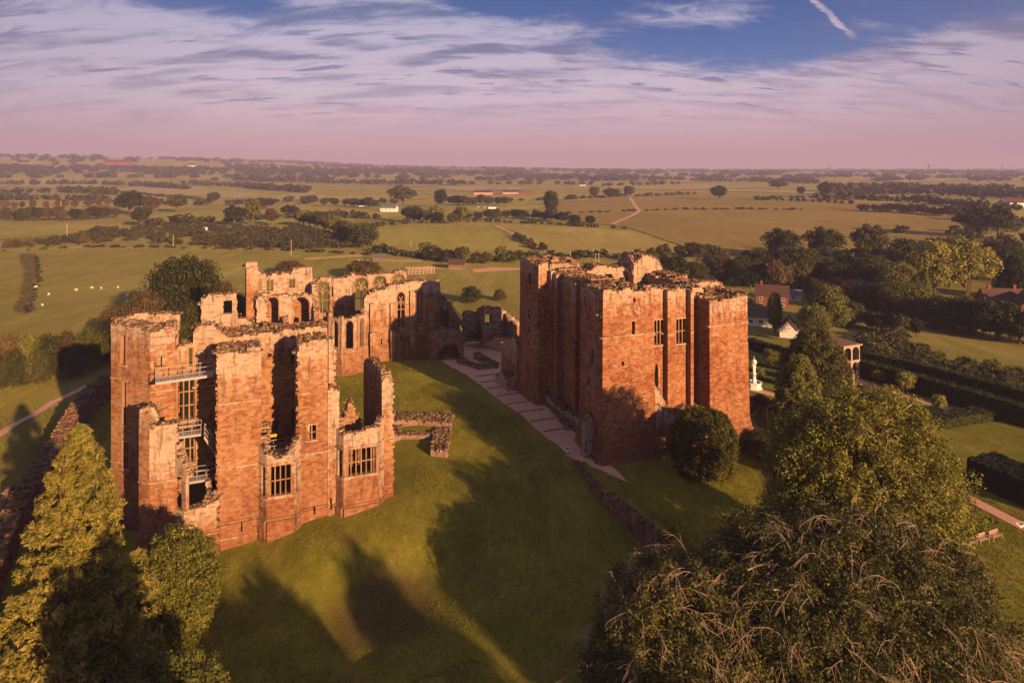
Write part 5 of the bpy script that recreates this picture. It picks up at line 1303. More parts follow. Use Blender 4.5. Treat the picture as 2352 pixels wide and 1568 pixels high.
# clipped yew before the keep
d = 96.; n = 560; hh = rs.rand(n); aa = rs.rand(n) * 6.283; zb = ground_z(x_(1617, d), d); Ht = H - (948 - 385) * d / F - zb
prof = 4.5 * np.where(hh < .55, .84 + .16 * np.sin(hh / .55 * 1.57), np.sqrt(np.clip(1 - ((hh - .55) / .48) ** 2, .02, 1))) * (.94 + .08 * rs.rand(n))
topm = rs.rand(n) < .3; prof = np.where(topm, prof.max() * np.sqrt(rs.rand(n)) * .8, prof); hh = np.where(topm, .97 - .16 * (prof / 4.2) ** 2, hh)
C = np.stack([x_(1617, d) + prof * np.cos(aa), d + prof * np.sin(aa), zb + .3 + hh * (Ht - .5)], 1)
big_tree('yew_bush', 'dense dark yew grown into a squat drum in front of the keep', x_(1617, d), d, zb, C, np.stack([.3 + .12 * rs.rand(n), .3 + .1 * rs.rand(n), .65 + .3 * rs.rand(n)], 1), 56, .13, L_YEW, M_BARK, .35, cat='bush', nlimb=10, up=.6, asp=2.2)
# shrubs in the corner between keep and garden
for (u, v0, v1, w, m_, lab) in ((1755, 985, 1050, 90, L_OLIVE, 'low shrub between the yew and the broad evergreen'), (1800, 1010, 1085, 90, L_MID, 'taller shrub left of the weeping tree'), (1722, 962, 1010, 50, L_DARK, 'dark shrub touching the keep tower corner'),
                               (1748, 905, 945, 60, L_MID, 'vine mass over the arbour by the keep'), (1800, 985, 1022, 50, L_LIME, 'bright shrub at the arbour foot'), (1840, 1030, 1100, 90, L_MID, 'dark shrub under the weeping tree edge')):
    ptree(u, v0, v1, w, 'bush', m_, lab, None, 0, 'shrub', 'shrub')
# ---- mid-distance trees
ptree(425, 588, 772, 176, 'broad', L_DARK, 'big dark oak standing behind the corner tower', None, 0, 'oak_tree')
for (u, v0, v1, w, m_, lab) in ((340, 668, 790, 110, L_RUST, 'russet thorn tree left of the big oak'), (270, 700, 790, 90, L_RUST, 'russet bush on the slope left of the thorn tree'), (500, 640, 765, 90, L_RUST, 'russet tree right of the big oak'), (545, 672, 770, 60, L_MID, 'dark tree against the slim stair tower'),
                               (415, 690, 800, 100, L_MID, 'dark thorn below the big oak'), (385, 712, 810, 90, L_MID, 'dense thorn just behind the corner tower'), (300, 730, 820, 90, L_DARK, 'dark thorn behind the left of the corner tower')):
    ptree(u, v0, v1, w, R.choice(['round', 'broad']), m_, lab, None, 0, 'thorn_tree')
_th = []
for i, (u, v0, v1, w, m_) in enumerate([(200, 752, 850, 90, L_OLIVE), (150, 760, 862, 80, L_RUST), (110, 768, 872, 90, L_MID), (60, 760, 880, 90, L_OLIVE), (15, 768, 888, 90, L_RUST), (235, 758, 835, 70, L_MID), (30, 800, 895, 70, L_MID), (170, 790, 868, 60, L_MID), (85, 800, 885, 60, L_MID), (-20, 790, 900, 80, L_MID), (248, 728, 820, 70, L_DARK)]):
    _th.append((u, ptree(u, v0, v1, w, 'bush', m_, 'bush in the golden tipped thicket beyond the field path', 'bushes of the left thicket', 0, 'thicket_bush', 'bush')))
ordinal([m[1] for m in sorted(_th, key=lambda m: m[0])], 'bush in the golden tipped thicket beyond the field path')
for (u, v0, v1, w, m_, lab) in ((665, 598, 632, 80, L_RUST, 'russet tree top showing above the state apartment wall'), (835, 595, 636, 100, L_RUST, 'russet tree top showing above the hall windows'), (1540, 585, 668, 90, L_DARK, 'dark tree behind the north-west turret of the keep'),
                               (1510, 595, 665, 60, L_DARK, 'second dark tree tucked behind the keep turret'), (1082, 655, 694, 56, L_MID, 'lone bush in the pasture above the timber stair'), (1148, 662, 690, 34, L_RUST, 'thin russet bush in the pasture left of the keep')):
    ptree(u, v0, v1, w, 'round' if v1 - v0 > 50 else 'bush', m_, lab, None, 1)
right = [(1795, 524, 600, 88, 'lobed', L_MID, 'leftmost of three tall roundheaded trees on the edge of the brown field'), (1894, 521, 604, 96, 'lobed', L_MID, 'middle one of three tall roundheaded trees by the brown field'), (1996, 514, 600, 92, 'lobed', L_MID, 'rightmost of three tall roundheaded trees by the brown field'),
 (2092, 545, 640, 120, 'broad', L_MID, 'wide olive tree above the slate roofed houses'), (2150, 560, 690, 130, 'lobed', L_LIME, 'bright green tree left of the brightest crown'), (2215, 552, 690, 150, 'lobed', L_LIME, 'brightest green tree crown on the right side'), (2305, 548, 650, 110, 'broad', L_DARK, 'near black tree right of the bright crown'), (2330, 590, 690, 90, 'cone', L_DARK, 'dark conifer at the right edge above the brick house'),
 (1758, 575, 655, 90, 'round', L_MID, 'tree behind the brick house gable, left'), (1832, 565, 660, 110, 'round', L_MID, 'tree below the leftmost roundheaded pair'), (1935, 600, 672, 90, 'round', L_MID, 'tree behind the copper beech'), (1705, 588, 655, 66, 'round', L_MID, 'thin tree right of the keep'), (1662, 592, 650, 50, 'tall', L_RUST, 'slender russet tree right of the keep'),
 (1600, 600, 660, 56, 'round', L_MID, 'tree above the keep north-east tower, left'), (1635, 580, 612, 50, 'bush', L_MID, 'bush row edge above the keep'), (2010, 585, 680, 90, 'round', L_MID, 'tree behind the slate roofs'), (2060, 600, 700, 90, 'round', L_OLIVE, 'olive tree right of the slate roofs'),
 (1905, 660, 782, 104, 'lobed', L_OLIVE, 'leafy golden green tree between the white gabled outbuilding and the aviary'), (1870, 700, 790, 80, 'round', L_OLIVE, 'lower companion of the golden green tree'), (1780, 676, 764, 34, 'tall', L_OLIVE, 'slim columnar tree beside the thatched cottage'),
 (1930, 638, 690, 66, 'round', L_PURP, 'dark copper beech between the houses'), (2083, 645, 730, 130, 'broad', L_OLIVE, 'wide straw coloured tree below the olive tree'), (2126, 628, 710, 36, 'cone', L_GOLD, 'golden conifer among the dark trees on the right'), (2160, 680, 730, 50, 'round', L_MID, 'small tree left of the grass gap'),
 (2213, 678, 740, 60, 'round', L_OLIVE, 'pale shrubby tree left of the right-hand brick house'), (2260, 690, 742, 40, 'cone', L_MID, 'bluish small conifer by the right-hand brick house'), (2235, 470, 545, 90, 'lobed', L_DARK, 'tall dark tree on the field corner far right'), (2290, 472, 548, 80, 'lobed', L_DARK, 'second tall dark tree on the field corner far right')]
for (u, v0, v1, w, k, m_, lab) in right: ptree(u, v0, v1, w, k, m_, lab, None, 0 if v1 > 640 else 1)
row([(1985, 712), (2100, 740), (2230, 770), (2352, 790), (2420, 800)], 26, (7, 12), ['broad', 'bush', 'round'], [L_DARK, L_MID], 'tree in the dark belt behind the grassy bank', 'trees of the dark belt', 1)
row([(1640, 640), (1720, 660), (1800, 670), (1880, 655), (1980, 670), (2080, 690)], 14, (8, 13), ['round', 'tall', 'broad'], [L_MID, L_RUST, L_DARK], 'tree in the valley belt right of the keep', 'trees of the valley belt', 1)
row([(1850, 700), (1960, 715), (2060, 722), (2160, 735), (2240, 745)], 13, (6, 10), ['round', 'broad', 'bush'], [L_MID, L_OLIVE, L_DARK], 'tree between the houses and the dark belt', 'trees between houses and belt', 1)
row([(1860, 745), (1950, 750), (2040, 762), (2110, 778)], 13, (4.5, 8), ['bush', 'round', 'broad'], [L_MID, L_OLIVE, L_DARK], 'shrubby tree on the lane behind the garden', 'trees on the garden lane', 1)
row([(1820, 640), (1930, 648), (2060, 655), (2200, 660)], 13, (10, 15), ['round', 'broad', 'lobed'], [L_MID, L_OLIVE, L_DARK], 'tree in the wooded slope behind the slate roofs', 'trees behind the slate roofs', 1)
row([(1700, 612), (1800, 620), (1900, 622), (2020, 622), (2120, 622)], 14, (8, 13), ['round', 'broad'], [L_MID, L_DARK], 'tree in the streamside belt before the brown field', 'trees of the streamside belt', 1)
row([(2230, 640), (2352, 650), (2420, 655)], 6, (12, 17), ['broad', 'round'], [L_DARK, L_MID], 'tree in the black clump at the right edge', 'trees of the right edge clump', 1)
row([(1560, 590), (1610, 592), (1670, 595)], 7, (6, 9), ['bush', 'round'], [L_MID, L_SCRUB], 'bush in the hedgerow at the foot of the brown field', 'bushes at the brown field foot', 2, 'bush')
row([(1430, 600), (1500, 597), (1540, 592)], 5, (5, 8), ['bush'], [L_MID], 'bush in the hedgerow just above the keep', 'bushes above the keep', 2, 'bush')
row([(965, 592), (1010, 600), (1060, 606), (1130, 604), (1190, 602)], 14, (5, 9), ['bush', 'round'], [L_MID, L_OLIVE, L_SCRUB], 'bush in the hedgerow by the dark shed', 'bushes by the shed', 2, 'bush')
row([(690, 515), (740, 530), (790, 548), (850, 573)], 13, (9, 14), ['broad', 'round'], [L_MID, L_OLIVE], 'tree in the diagonal belt left of the knoll field', 'trees of the diagonal belt', 1)
row([(0, 505), (80, 508), (180, 507), (270, 500)], 16, (9, 14), ['broad', 'round'], [L_MID, L_RUST, L_DARK], 'tree in the dark copse on the far left', 'trees of the left copse', 1)
row([(0, 480), (100, 482), (200, 478), (260, 474)], 10, (9, 13), ['broad', 'round'], [L_MID, L_RUST], 'tree behind the dark copse on the left', 'trees behind the left copse', 2)
for (u, v0, v1, w, m_, lab) in ((300, 438, 494, 76, L_DARK, 'largest round tree of the pair above the left copse'), (348, 448, 494, 46, L_RUST, 'rusty companion of the large round tree'), (405, 446, 488, 52, L_MID, 'round tree right of the rusty one'), (491, 441, 468, 30, L_MID, 'small round tree on the pale field edge'), (324, 474, 520, 48, L_DARK, 'flat topped tree with a bare trunk in the left scrub'),
                               (540, 470, 519, 54, L_DARK, 'left tree of the clump in the middle field'), (582, 456, 517, 46, L_OLIVE, 'tall olive tree of the clump in the middle field'), (623, 478, 517, 30, L_RUST, 'thin tree with bare trunk in the middle field'), (665, 470, 498, 50, L_DARK, 'low dark tree at the right of the middle field clump'), (610, 454, 480, 60, L_MID, 'tree behind the middle field clump'),
                               (1266, 437, 500, 36, L_DARK, 'tall ivy clad tree near the middle of the far fields'), (1365, 428, 456, 26, L_MID, 'round field tree left of the ploughed corner'), (1313, 446, 462, 26, L_MID, 'low round field tree'), (1445, 427, 452, 26, L_MID, 'tree where the footpath leaves the hedge'), (1405, 432, 455, 40, L_MID, 'paired tree left of the footpath'),
                               (1650, 426, 458, 38, L_DARK, 'lone dark tree in the brown field'), (1840, 428, 450, 20, L_DARK, 'small lone tree right of the pale strip'), (1786, 413, 436, 50, L_MID, 'dome shaped tree behind the pale strip'), (1895, 418, 452, 34, L_DARK, 'dark tree at the left end of the far wood'),
                               (925, 426, 474, 76, L_MID, 'great rounded tree behind the white house'), (1012, 435, 476, 32, L_DARK, 'dark poplar like tree right of the white house'), (1003, 470, 508, 36, L_LIME, 'pale willow right of the white house garden'), (1320, 492, 518, 30, L_DARK, 'first bush of the row above the second knoll field'), (1355, 495, 518, 24, L_DARK, 'second bush of the row above the second knoll field')):
    ptree(u, v0, v1, w, 'lobed' if w > 40 else 'round', m_, lab, None, 1)
row([(735, 474), (800, 474), (860, 478)], 9, (9, 14), ['broad', 'round'], [L_MID, L_DARK], 'tree in the belt left of the white house', 'trees left of the white house', 1)
row([(930, 508), (980, 514), (1050, 515), (1060, 508)], 10, (9, 15), ['broad', 'round', 'lobed'], [L_MID, L_DARK, L_OLIVE], 'tree in the garden belt below the white house', 'trees below the white house', 1)
row([(1030, 470), (1080, 473), (1130, 472), (1168, 472)], 10, (11, 15), ['broad', 'round'], [L_MID, L_DARK], 'tree in the row before the farm barns', 'trees before the farm barns', 1)
row([(1060, 505), (1130, 506), (1180, 503), (1230, 503), (1300, 512)], 14, (7, 12), ['broad', 'bush'], [L_MID, L_DARK], 'tree in the tangled hedge beyond the knoll field', 'trees beyond the knoll field', 2)
row([(1970, 486), (2040, 489), (2110, 492), (2200, 500)], 14, (8, 12), ['broad', 'bush'], [L_DARK], 'tree in the dark copse dividing the right fields', 'trees of the dividing copse', 2)
row([(1965, 470), (1900, 466), (1840, 463), (1730, 460)], 14, (4, 6), ['bush'], [L_DARK], 'bush in the dark hedge across the brown field', 'bushes across the brown field', 2, 'bush')
row([(0, 572), (110, 560), (240, 557)], 9, (4, 6), ['bush'], [L_SCRUB, L_RUST], 'bush at the left end of the scrub strip', 'bushes of the scrub strip end', 2, 'bush')
row([(1180, 545), (1215, 562), (1252, 580)], 9, (3, 5), ['bush'], [L_MID, L_SCRUB], 'bush in the hedge beside the field track', 'bushes by the field track', 2, 'bush')
# massed scrub and far woods, too many to tell apart
w = Wood(FINE); w.area([(230, 530), (420, 522), (640, 528), (840, 545), (850, 568), (700, 572), (560, 570), (400, 562), (250, 556), (120, 556)], 380, (3.2, 5.5)); w.area([(60, 556), (240, 545), (250, 560), (70, 568)], 40, (2.5, 4)); w.build('scrub_plantation', L_SCRUB)
w = Wood()
w.line([(0, 462), (120, 460), (250, 462)], 12, (8, 13)); w.line([(180, 440), (330, 447), (480, 462), (640, 464)], 14, (3, 5), 1.6); w.line([(330, 470), (500, 472), (700, 462)], 18, (5, 10)); w.line([(700, 470), (720, 462), (900, 468)], 16, (6, 10))
w.line([(1150, 462), (1300, 460), (1420, 452), (1600, 446)], 12, (3.5, 7)); w.line([(1290, 492), (1400, 487), (1550, 483)], 8, (2, 3.5), 1.5); w.line([(1550, 482), (1700, 481), (1850, 483)], 8, (2, 3.4), 1.6); w.line([(1720, 460), (1850, 456), (1960, 458)], 9, (4, 7))
w.line([(320, 520), (480, 512), (700, 500), (880, 505)], 9, (5, 9)); w.line([(815, 531), (900, 517), (1000, 510), (1110, 510), (1300, 518), (1440, 528)], 8, (2, 5)); w.line([(870, 578), (960, 594), (1100, 602), (1250, 594), (1500, 590), (1600, 585)], 7, (2.5, 5))
w.line([(0, 578), (200, 568), (420, 570), (640, 575), (860, 585)], 7, (1.2, 2.2), 1.6); w.line([(60, 720), (90, 640), (85, 590)], 5, (.8, 1.6)); w.line([(1960, 600), (2100, 580), (2250, 560), (2400, 560)], 12, (5, 9)); w.line([(2060, 535), (2200, 545), (2352, 530)], 14, (6, 10)); w.line([(2200, 505), (2352, 520)], 14, (6, 9))
w.line([(1880, 462), (1960, 460), (2100, 466), (2250, 480), (2352, 488)], 9, (8, 12)); w.line([(1900, 448), (2050, 446), (2230, 452), (2352, 460)], 11, (12, 18)); w.line([(1900, 440), (2100, 438), (2352, 446)], 14, (14, 18))
w.line([(1260, 410), (1500, 412), (1750, 418), (1900, 424)], 22, (10, 16)); w.line([(980, 422), (1150, 424), (1400, 428), (1560, 424)], 26, (8, 14)); w.line([(560, 416), (700, 420), (900, 425), (1040, 426)], 20, (12, 18)); w.line([(420, 424), (560, 430), (640, 438), (700, 444)], 18, (10, 15))
w.line([(0, 425), (200, 424), (330, 428), (430, 436)], 18, (10, 15)); w.line([(0, 448), (140, 442), (260, 448)], 16, (9, 14))
w.build('hedgerow_woods', L_MID)
w = Wood()
for v0, n in ((416, 130), (409, 160), (404, 190), (400, 220), (397, 240), (394.5, 260)):
    for k in range(n):
        u = R.uniform(-60, 2420)
        if noise.noise(Vector((u / 150, v0 * .7, 2))) < -.12 and v0 > 395: continue
        vv = v0 + 3 * noise.noise(Vector((u / 170., v0, 7))) - (5 * sm((900 - u) / 900) if v0 < 405 else 0); p = px(u, max(vv, 388)); hh = R.uniform(11, 19) * (1. if v0 > 400 else 1.15); w.add(p[0], p[1], p[2] - .5, hh, hh * R.uniform(1.2, 2.6))
for k in range(900):                                             # wooded long hill, left, and the ridge line
    x = R.uniform(-3600, 500); y = R.uniform(2100, 4600)
    if noise.noise(Vector((x / 420, y / 500, 4))) < -.02: continue
    w.add(x, y, ground_z(x, y) - .5, R.uniform(13, 20), R.uniform(22, 40))
for k in range(700):
    x = R.uniform(-4500, 5500); y = R.uniform(4500, 6800); w.add(x, y, ground_z(x, y) - .5, R.uniform(14, 24), R.uniform(35, 70))
w.build('distant_woods', L_MID)
# trees behind the viewpoint whose long shadows fall over the lawn and the range
for i, (x, y, h, ww) in enumerate([(12, 22, 18, 6), (34, 22, 18, 6), (3, 14, 20, 6), (17, 8, 23, 6), (30, 2, 25, 6), (45, -4, 30, 7), (34, -12, 29, 6), (22, -20, 28, 6), (-3, 15, 30, 8), (-46, 44, 24, 12), (-40, 35, 27, 10), (-56, 50, 22, 11)]):
    tree(x, y, h, ww, 'broad' if i % 2 else 'round', L_MID, 'tree in the park belt nearest the viewpoint', 'trees of the near park belt', 1)
# ---- garden hedges and bank
hedge('tall clipped hedge running right from the aviary', [(1986, 866), (2080, 893), (2180, 923), (2270, 951), (2400, 992)], 2.2, 3.6)
hedge('second clipped hedge with bright top, parallel behind the tall hedge', [(1990, 850), (2090, 872), (2200, 902), (2300, 930), (2420, 965)], 2.0, 4.1)
hedge('low broad hedge closing the garden end', [(2110, 985), (2180, 973), (2250, 962), (2330, 950)], 3.4, 1.7)
hedge('big square cut dark hedge block at the right edge', [(2280, 1112), (2352, 1142), (2450, 1182)], 6.0, 3.6, L_DARK)
hedge('hedge along the far garden edge left of the evergreen', [(1722, 800), (1760, 812), (1810, 826), (1860, 842)], 2.0, 2.6, L_DARK)
for i, (a, b) in enumerate([((1722, 852), (1800, 868)), ((1735, 838), (1790, 850)), ((1745, 872), (1790, 884)), ((1930, 875), (1985, 897)), ((1940, 895), (2000, 918)), ((1900, 905), (1960, 930)), ((2040, 918), (2110, 942)), ((2080, 950), (2140, 968)), ((1975, 905), (2040, 930))]):
    hedge(['edging by the fountain', 'edging behind the fountain', 'edging before the fountain', 'edging under the aviary front', 'edging left of the tall obelisk', 'edging nearest the weeping tree', 'edging beside the third young tree', 'edging nearest the low broad hedge', 'edging right of the tall obelisk'][i].replace('edging', 'knee high box hedge'), [a, b], .9, .9, L_HEDGE, 'box_hedge', .14, 'box hedges of the knot garden')
for (u, v0, v1, ww, lab) in ((2020, 848, 881, 32, 'young tree nearest the aviary'), (2080, 852, 902, 46, 'middle and largest young tree before the tall hedge'), (2157, 905, 944, 32, 'young tree furthest right before the tall hedge'), (1745, 845, 868, 24, 'small bay tree behind the fountain'), (1772, 800, 836, 40, 'pale young tree beyond the fountain garden')):
    ptree(u, v0, v1, ww, 'round', L_LIME, lab, None, 1, 'young_tree')
w = Wood(FINE); w.area([(2000, 830), (2080, 800), (2200, 830), (2400, 870), (2400, 930), (2200, 885), (2060, 850)], 170, (1.6, 3.)); w.area([(1985, 800), (2060, 770), (2090, 800), (2010, 830)], 40, (2.5, 4.5)); w.build('bank_scrub', L_MID)
# ------------------------------------------------------------------ houses and farm buildings
def house(name, label, x, y, L_, Wd, he, hr, rot, wall, roof, z=None, chim=1, wins=3, door=True, far=False, hip=0.):
    z = ground_z(x, y) if z is None else z
    r = thing(name, label, 'house' if 'house' in name or 'cottage' in name else 'building', (x, y, z)); c, s = math.cos(rot), math.sin(rot)
    T = lambda a, b, h: (x + a * c - b * s, y + a * s + b * c, z + h); org = (x, y, z)
    w = Acc(org); w.corners([T(a, b, h) for h in (-.5, he) for (a, b) in ((-L_ / 2, -Wd / 2), (L_ / 2, -Wd / 2), (L_ / 2, Wd / 2), (-L_ / 2, Wd / 2))])
    for sg in (-1, 1): w.corners([T(sg * (L_ / 2 - q), b, h) for (q, ) in ((0,), (.25,)) for (b, h) in ((-Wd / 2, he), (Wd / 2, he), (.02, hr - .05), (-.02, hr - .05))])
    w.build('wall', wall, r)
    rr = Acc(org); ov = .4
    for sg in (-1, 1):
        n = 1 if far else 7
        for k in range(n):
            f0, f1 = k / n, (k + 1) / n; o = .05 * (n - k)
            def q(f, a, dz): return T(a, sg * (Wd / 2 + ov) * (1 - f), he - .25 + (hr - he + .3) * f + dz)
            rr.corners([q(f0, -L_ / 2 - ov + hip * f0, 0), q(f0, L_ / 2 + ov - hip * f0, 0), q(f1, L_ / 2 + ov - hip * f1, 0), q(f1, -L_ / 2 - ov + hip * f1, 0), q(f0, -L_ / 2 - ov + hip * f0, .14 + .03), q(f0, L_ / 2 + ov - hip * f0, .17), q(f1, L_ / 2 + ov - hip * f1, .14), q(f1, -L_ / 2 - ov + hip * f1, .14)], R.random())
    ro = rr.build('roof', roof, r)
    for i in range(chim):
        a_ = (-.32 + .64 * i) * L_; ch = Acc(org); ch.corners([T(a_ + p, q, h) for h in (hr - .9, hr + 1.3) for (p, q) in ((-.4, -.35), (.4, -.35), (.4, .35), (-.4, .35))]); ch.corners([T(a_ + p, q, h) for h in (hr + 1.3, hr + 1.45) for (p, q) in ((-.5, -.45), (.5, -.45), (.5, .45), (-.5, .45))]); ch.build('chimney', M_BRICK, ro)
    for i in range(wins):
        for sd in (-1, 1):
            for fl in ([.5] if he < 3.6 else [.26, .74]):
                a_ = -L_ / 2 + L_ * (i + .5) / wins; h0 = he * fl - .5; b_ = sd * (Wd / 2)
                f = Acc(org)
                for (p0, p1, q0, q1) in ((-.6, .6, -.08, 0), (-.6, .6, 1.0, 1.08), (-.6, -.5, 0, 1.0), (.5, .6, 0, 1.0), (-.05, .05, 0, 1.0)):
                    f.corners([T(a_ + p, b_ + sd * e, h0 + q) for q in (q0, q1) for (p, e) in ((p0, -.04), (p1, -.04), (p1, .07), (p0, .07))])
                fo = f.build('window', M_WHITE, r); g = Acc(org); g.corners([T(a_ + p, b_ + sd * e, h0 + q) for q in (0, 1.) for (p, e) in ((-.5, -.02), (.5, -.02), (.5, .02), (-.5, .02))]); g.build('pane', M_DARK, fo)
    for sd in (-1, 1):
        if he > 3: 
            g = Acc(org); g.corners([T(sd * (L_ / 2 + e), b, h) for h in (he * .7, he * .7 + 1.1) for (b, e) in ((-.6, -.03), (.6, -.03), (.6, .03), (-.6, .03))]); g.build('pane', M_DARK, r)
    return r
def phouse(name, label, u, v, Lp_, wd, he, hr, rot, wall, roof, **k):
    p = px(u, v); return house(name, label, p[0], p[1], Lp_, wd, he, hr, rot, wall, roof, **k)
phouse('brick_house', 'large red brick house with brown roof, nearest right of the keep', 1773, 703, 10.5, 7, 4.2, 7.2, -.35, M_BRICK, M_TILE, chim=1)
phouse('thatched_cottage', 'white walled thatched cottage half hidden by the keep', 1745, 745, 8.5, 6., 3., 6.4, -.25, M_WHITE, M_THATCH, chim=1)
phouse('gabled_outbuilding', 'small outbuilding with red roof and white gable by the slim tree', 1812, 772, 6.0, 4.6, 2.6, 5.2, 1.15, M_WHITE, M_TILE, chim=0, wins=1)
phouse('white_garage', 'small white garage beside the large brick house', 1822, 688, 5, 4, 2.2, 3.6, -.3, M_WHITE, M_SLATE, chim=0, wins=1)
phouse('brick_house', 'brick house with gable end left of the copper beech', 1876, 684, 8, 7, 3., 6.2, 1.1, M_BRICK, M_TILE, chim=0)
phouse('brick_house', 'slate roofed brick house right of the copper beech', 1990, 706, 9.5, 6.5, 3., 6.8, .35, M_BRICK, M_SLATE, chim=0)
phouse('brick_house', 'upper slate roofed house behind the other slate roof', 1976, 682, 9, 6, 3., 6.4, .1, M_BRICK, M_SLATE, chim=0)
phouse('brick_house', 'brick house with two chimneys near the right edge', 2300, 722, 12, 8, 4., 8.4, -.15, M_BRICK, M_TILE, chim=2)
phouse('brick_house', 'brick house cut off by the right edge, tall roof', 2362, 735, 9, 8, 4., 8.6, 1.2, M_BRICK, M_TILE, chim=1)
phouse('white_house', 'white house with flat dormer among trees in the middle fields', 894, 486, 17, 9, 4.2, 7.2, -.15, M_WHITE, M_SLATE, chim=0, wins=4)
phouse('field_shelter', 'open timber field shelter on the near pasture', 872, 600, 6.4, 4, 2.4, 3.2, -.05, M_OAK, M_SLATE, chim=0, wins=0)
phouse('farm_shed', 'low dark farm shed with rusty roof by the farm track', 1050, 618, 7.2, 5, 2.7, 4.6, -.1, M_OAK, M_TILE, chim=0, wins=0)
for i, (u, v, l) in enumerate([(1110, 447, 30), (1140, 444, 40), (1180, 446, 36), (1206, 448, 22)]):
    phouse('barn', ['leftmost pale barn', 'second and longest barn', 'third barn', 'rightmost small barn'][i] + ' of the distant farm', u, v, l, 14, 4, 7, R.uniform(-.2, .2), M_BRICK if i % 2 else M_PINK, M_SLATE if i % 2 else M_TILE, chim=0, wins=0, far=True)
for i, (u, v, l, lab) in enumerate([(72, 399, 20, 'white cottage on the far left hillside'), (1338, 427, 14, 'tiny white cottage on the middle horizon'), (440, 383, 26, 'small pale house on the wooded ridge'), (1460, 420, 16, 'red cottage left of the far lane'), (830, 474, 7, 'slim white tower like cottage left of the white house'), (2325, 474, 22, 'long industrial shed at the far right')]):
    phouse('distant_house', lab, u, v, l, l * .6, l * .2, l * .45, R.uniform(-.3, .3), M_WHITE if i != 3 else M_BRICK, M_TILE, chim=0, wins=0, far=True)
p = px(262 + 8, 380); phouse('mansion', 'long red mansion on the far left ridge', 268, 380, 100, 22, 14, 22, 0, M_BRICK, M_TILE, chim=2, wins=0, far=True)
# ------------------------------------------------------------------ garden pieces
def box_part(name, T, a0, a1, b0, b1, z0, z1, mat, parent, org, rnd=.5):
    a = Acc(org); a.corners([T(p, q, h) for h in (z0, z1) for (p, q) in ((a0, b0), (a1, b0), (a1, b1), (a0, b1))], rnd); return a.build(name, mat, parent)
# aviary: two storeys of arches under a flat roof
p = px(1938, 872); p2 = px(1982, 866); ax = p[0]; ay = p[1]; zg = ground_z(ax, ay); org = (ax, ay, zg)
r = thing('garden_aviary', 'two storey pink timber aviary with round arches and flat roof in the garden', 'aviary', org)
wd = 4.6; ln_ = 11.; T = lambda a, b, h: (ax + a * E1[0] + b * E2[0], ay + a * E1[1] + b * E2[1], zg + h)
s_h = (872 - 800) * ay / F / 2
box_part('plinth', T, -.2, wd + .2, -.2, ln_ + .2, -.3, .55, M_PINK, r, org)
box_part('roof_slab', T, -.45, wd + .45, -.45, ln_ + .45, 2 * s_h + .32, 2 * s_h + .5, M_PINK, r, org)
box_part('roof_deck', T, -.1, wd + .1, -.1, ln_ + .1, 2 * s_h + .5, 2 * s_h + .56, M_EARTH, r, org)
box_part('inner_screen', T, .5, wd - .5, .5, ln_ - .5, .55, 2 * s_h + .3, M_DARK, r, org)
Pf = Plane(T(0, 0, 0)[:2], E1, E2); Pside = Plane(T(0, 0, 0)[:2], E2, E1)
for Pn, le, n in ((Pf, wd, 2), (Pside, ln_, 4)):
    for fl in range(2):
        z0 = zg + .55 + fl * (s_h - .1); z1 = z0 + s_h - .35
        a = Acc(org); a.pbox(Pn, -.12, le + .12, -.1, .2, z1, z1 + .3, .7); a.build('cornice', M_PINK, r)
        for k in range(n + 1):
            a = Acc(org); c = le * k / n; a.pbox(Pn, max(c - .16, 0), min(c + .16, le), -.05 if Pn is Pf else -.03, .2, z0, z1, .6); a.build('column', M_PINK, r)
        for k in range(n):
            c0, c1 = le * k / n + .16, le * (k + 1) / n - .16; m = (c0 + c1) / 2; hw_ = (c1 - c0) / 2; a = Acc(org)
            for i in range(8):
                t0, t1 = math.pi * i / 8, math.pi * (i + 1) / 8; zs = z1 - hw_ - .1
                q0, q1 = (m + hw_ * math.cos(t0), zs + hw_ * math.sin(t0)), (m + hw_ * math.cos(t1), zs + hw_ * math.sin(t1))
                a.corners([Pn.xyz(s_, z_, t_) for t_ in (0, .15) for (s_, z_) in ((q0[0], q0[1]), (q0[0], z1), (q1[0], z1), (q1[0], q1[1]))], .6)
            a.build('arch', M_PINK, r)
# obelisks
for (u, v, h, lab) in ((1959.7, 909, 5.1, 'tall red stone obelisk in front of the aviary'), (1783.5, 899, 2.6, 'small obelisk near the fountain')):
    p = px(u, v); r = thing('obelisk', lab, 'obelisk', p); a = Acc(p); x, y, z = p; s = h / 5.1
    a.box((x, y, z + .35 * s), (1.1 * s, 1.1 * s, .8 * s), .4); a.build('pedestal', M_PINK, r)
    b = Acc(p); w0, w1 = .42 * s, .07 * s; b.corners([(x + i * w, y + j * w, z + hh) for (w, hh) in ((w0, .75 * s), (w1, h)) for (i, j) in ((-1, -1), (1, -1), (1, 1), (-1, 1))]); b.build('shaft', M_PINK, r)
def lathe(name, prof, c, mat, parent, n=16, org=None):
    V = []; Fa = []
    for (rr, z) in prof:
        for k in range(n): t = 2 * math.pi * k / n; V.append((c[0] + rr * math.cos(t) - org[0], c[1] + rr * math.sin(t) - org[1], c[2] + z - org[2]))
    for i in range(len(prof) - 1):
        for k in range(n): Fa.append((i * n + k, i * n + (k + 1) % n, (i + 1) * n + (k + 1) % n, (i + 1) * n + k))
    me = mesh_np(name, V, Fa, {'rnd': [.5] * len(Fa), 'wth': [.0] * len(Fa)}, smooth=n > 8); return link(name, me, parent, mat)
p = px(1732, 892); r = thing('marble_fountain', 'white marble fountain with octagonal basin and globe bearing figures', 'fountain', p)
lathe('basin', [(1.7, -.2), (1.7, .2), (1.45, .3), (1.45, 1.1), (1.65, 1.2), (1.65, 1.4), (1.35, 1.4), (1.3, .9), (.3, .85)], p, M_MARBLE, r, 8, p)
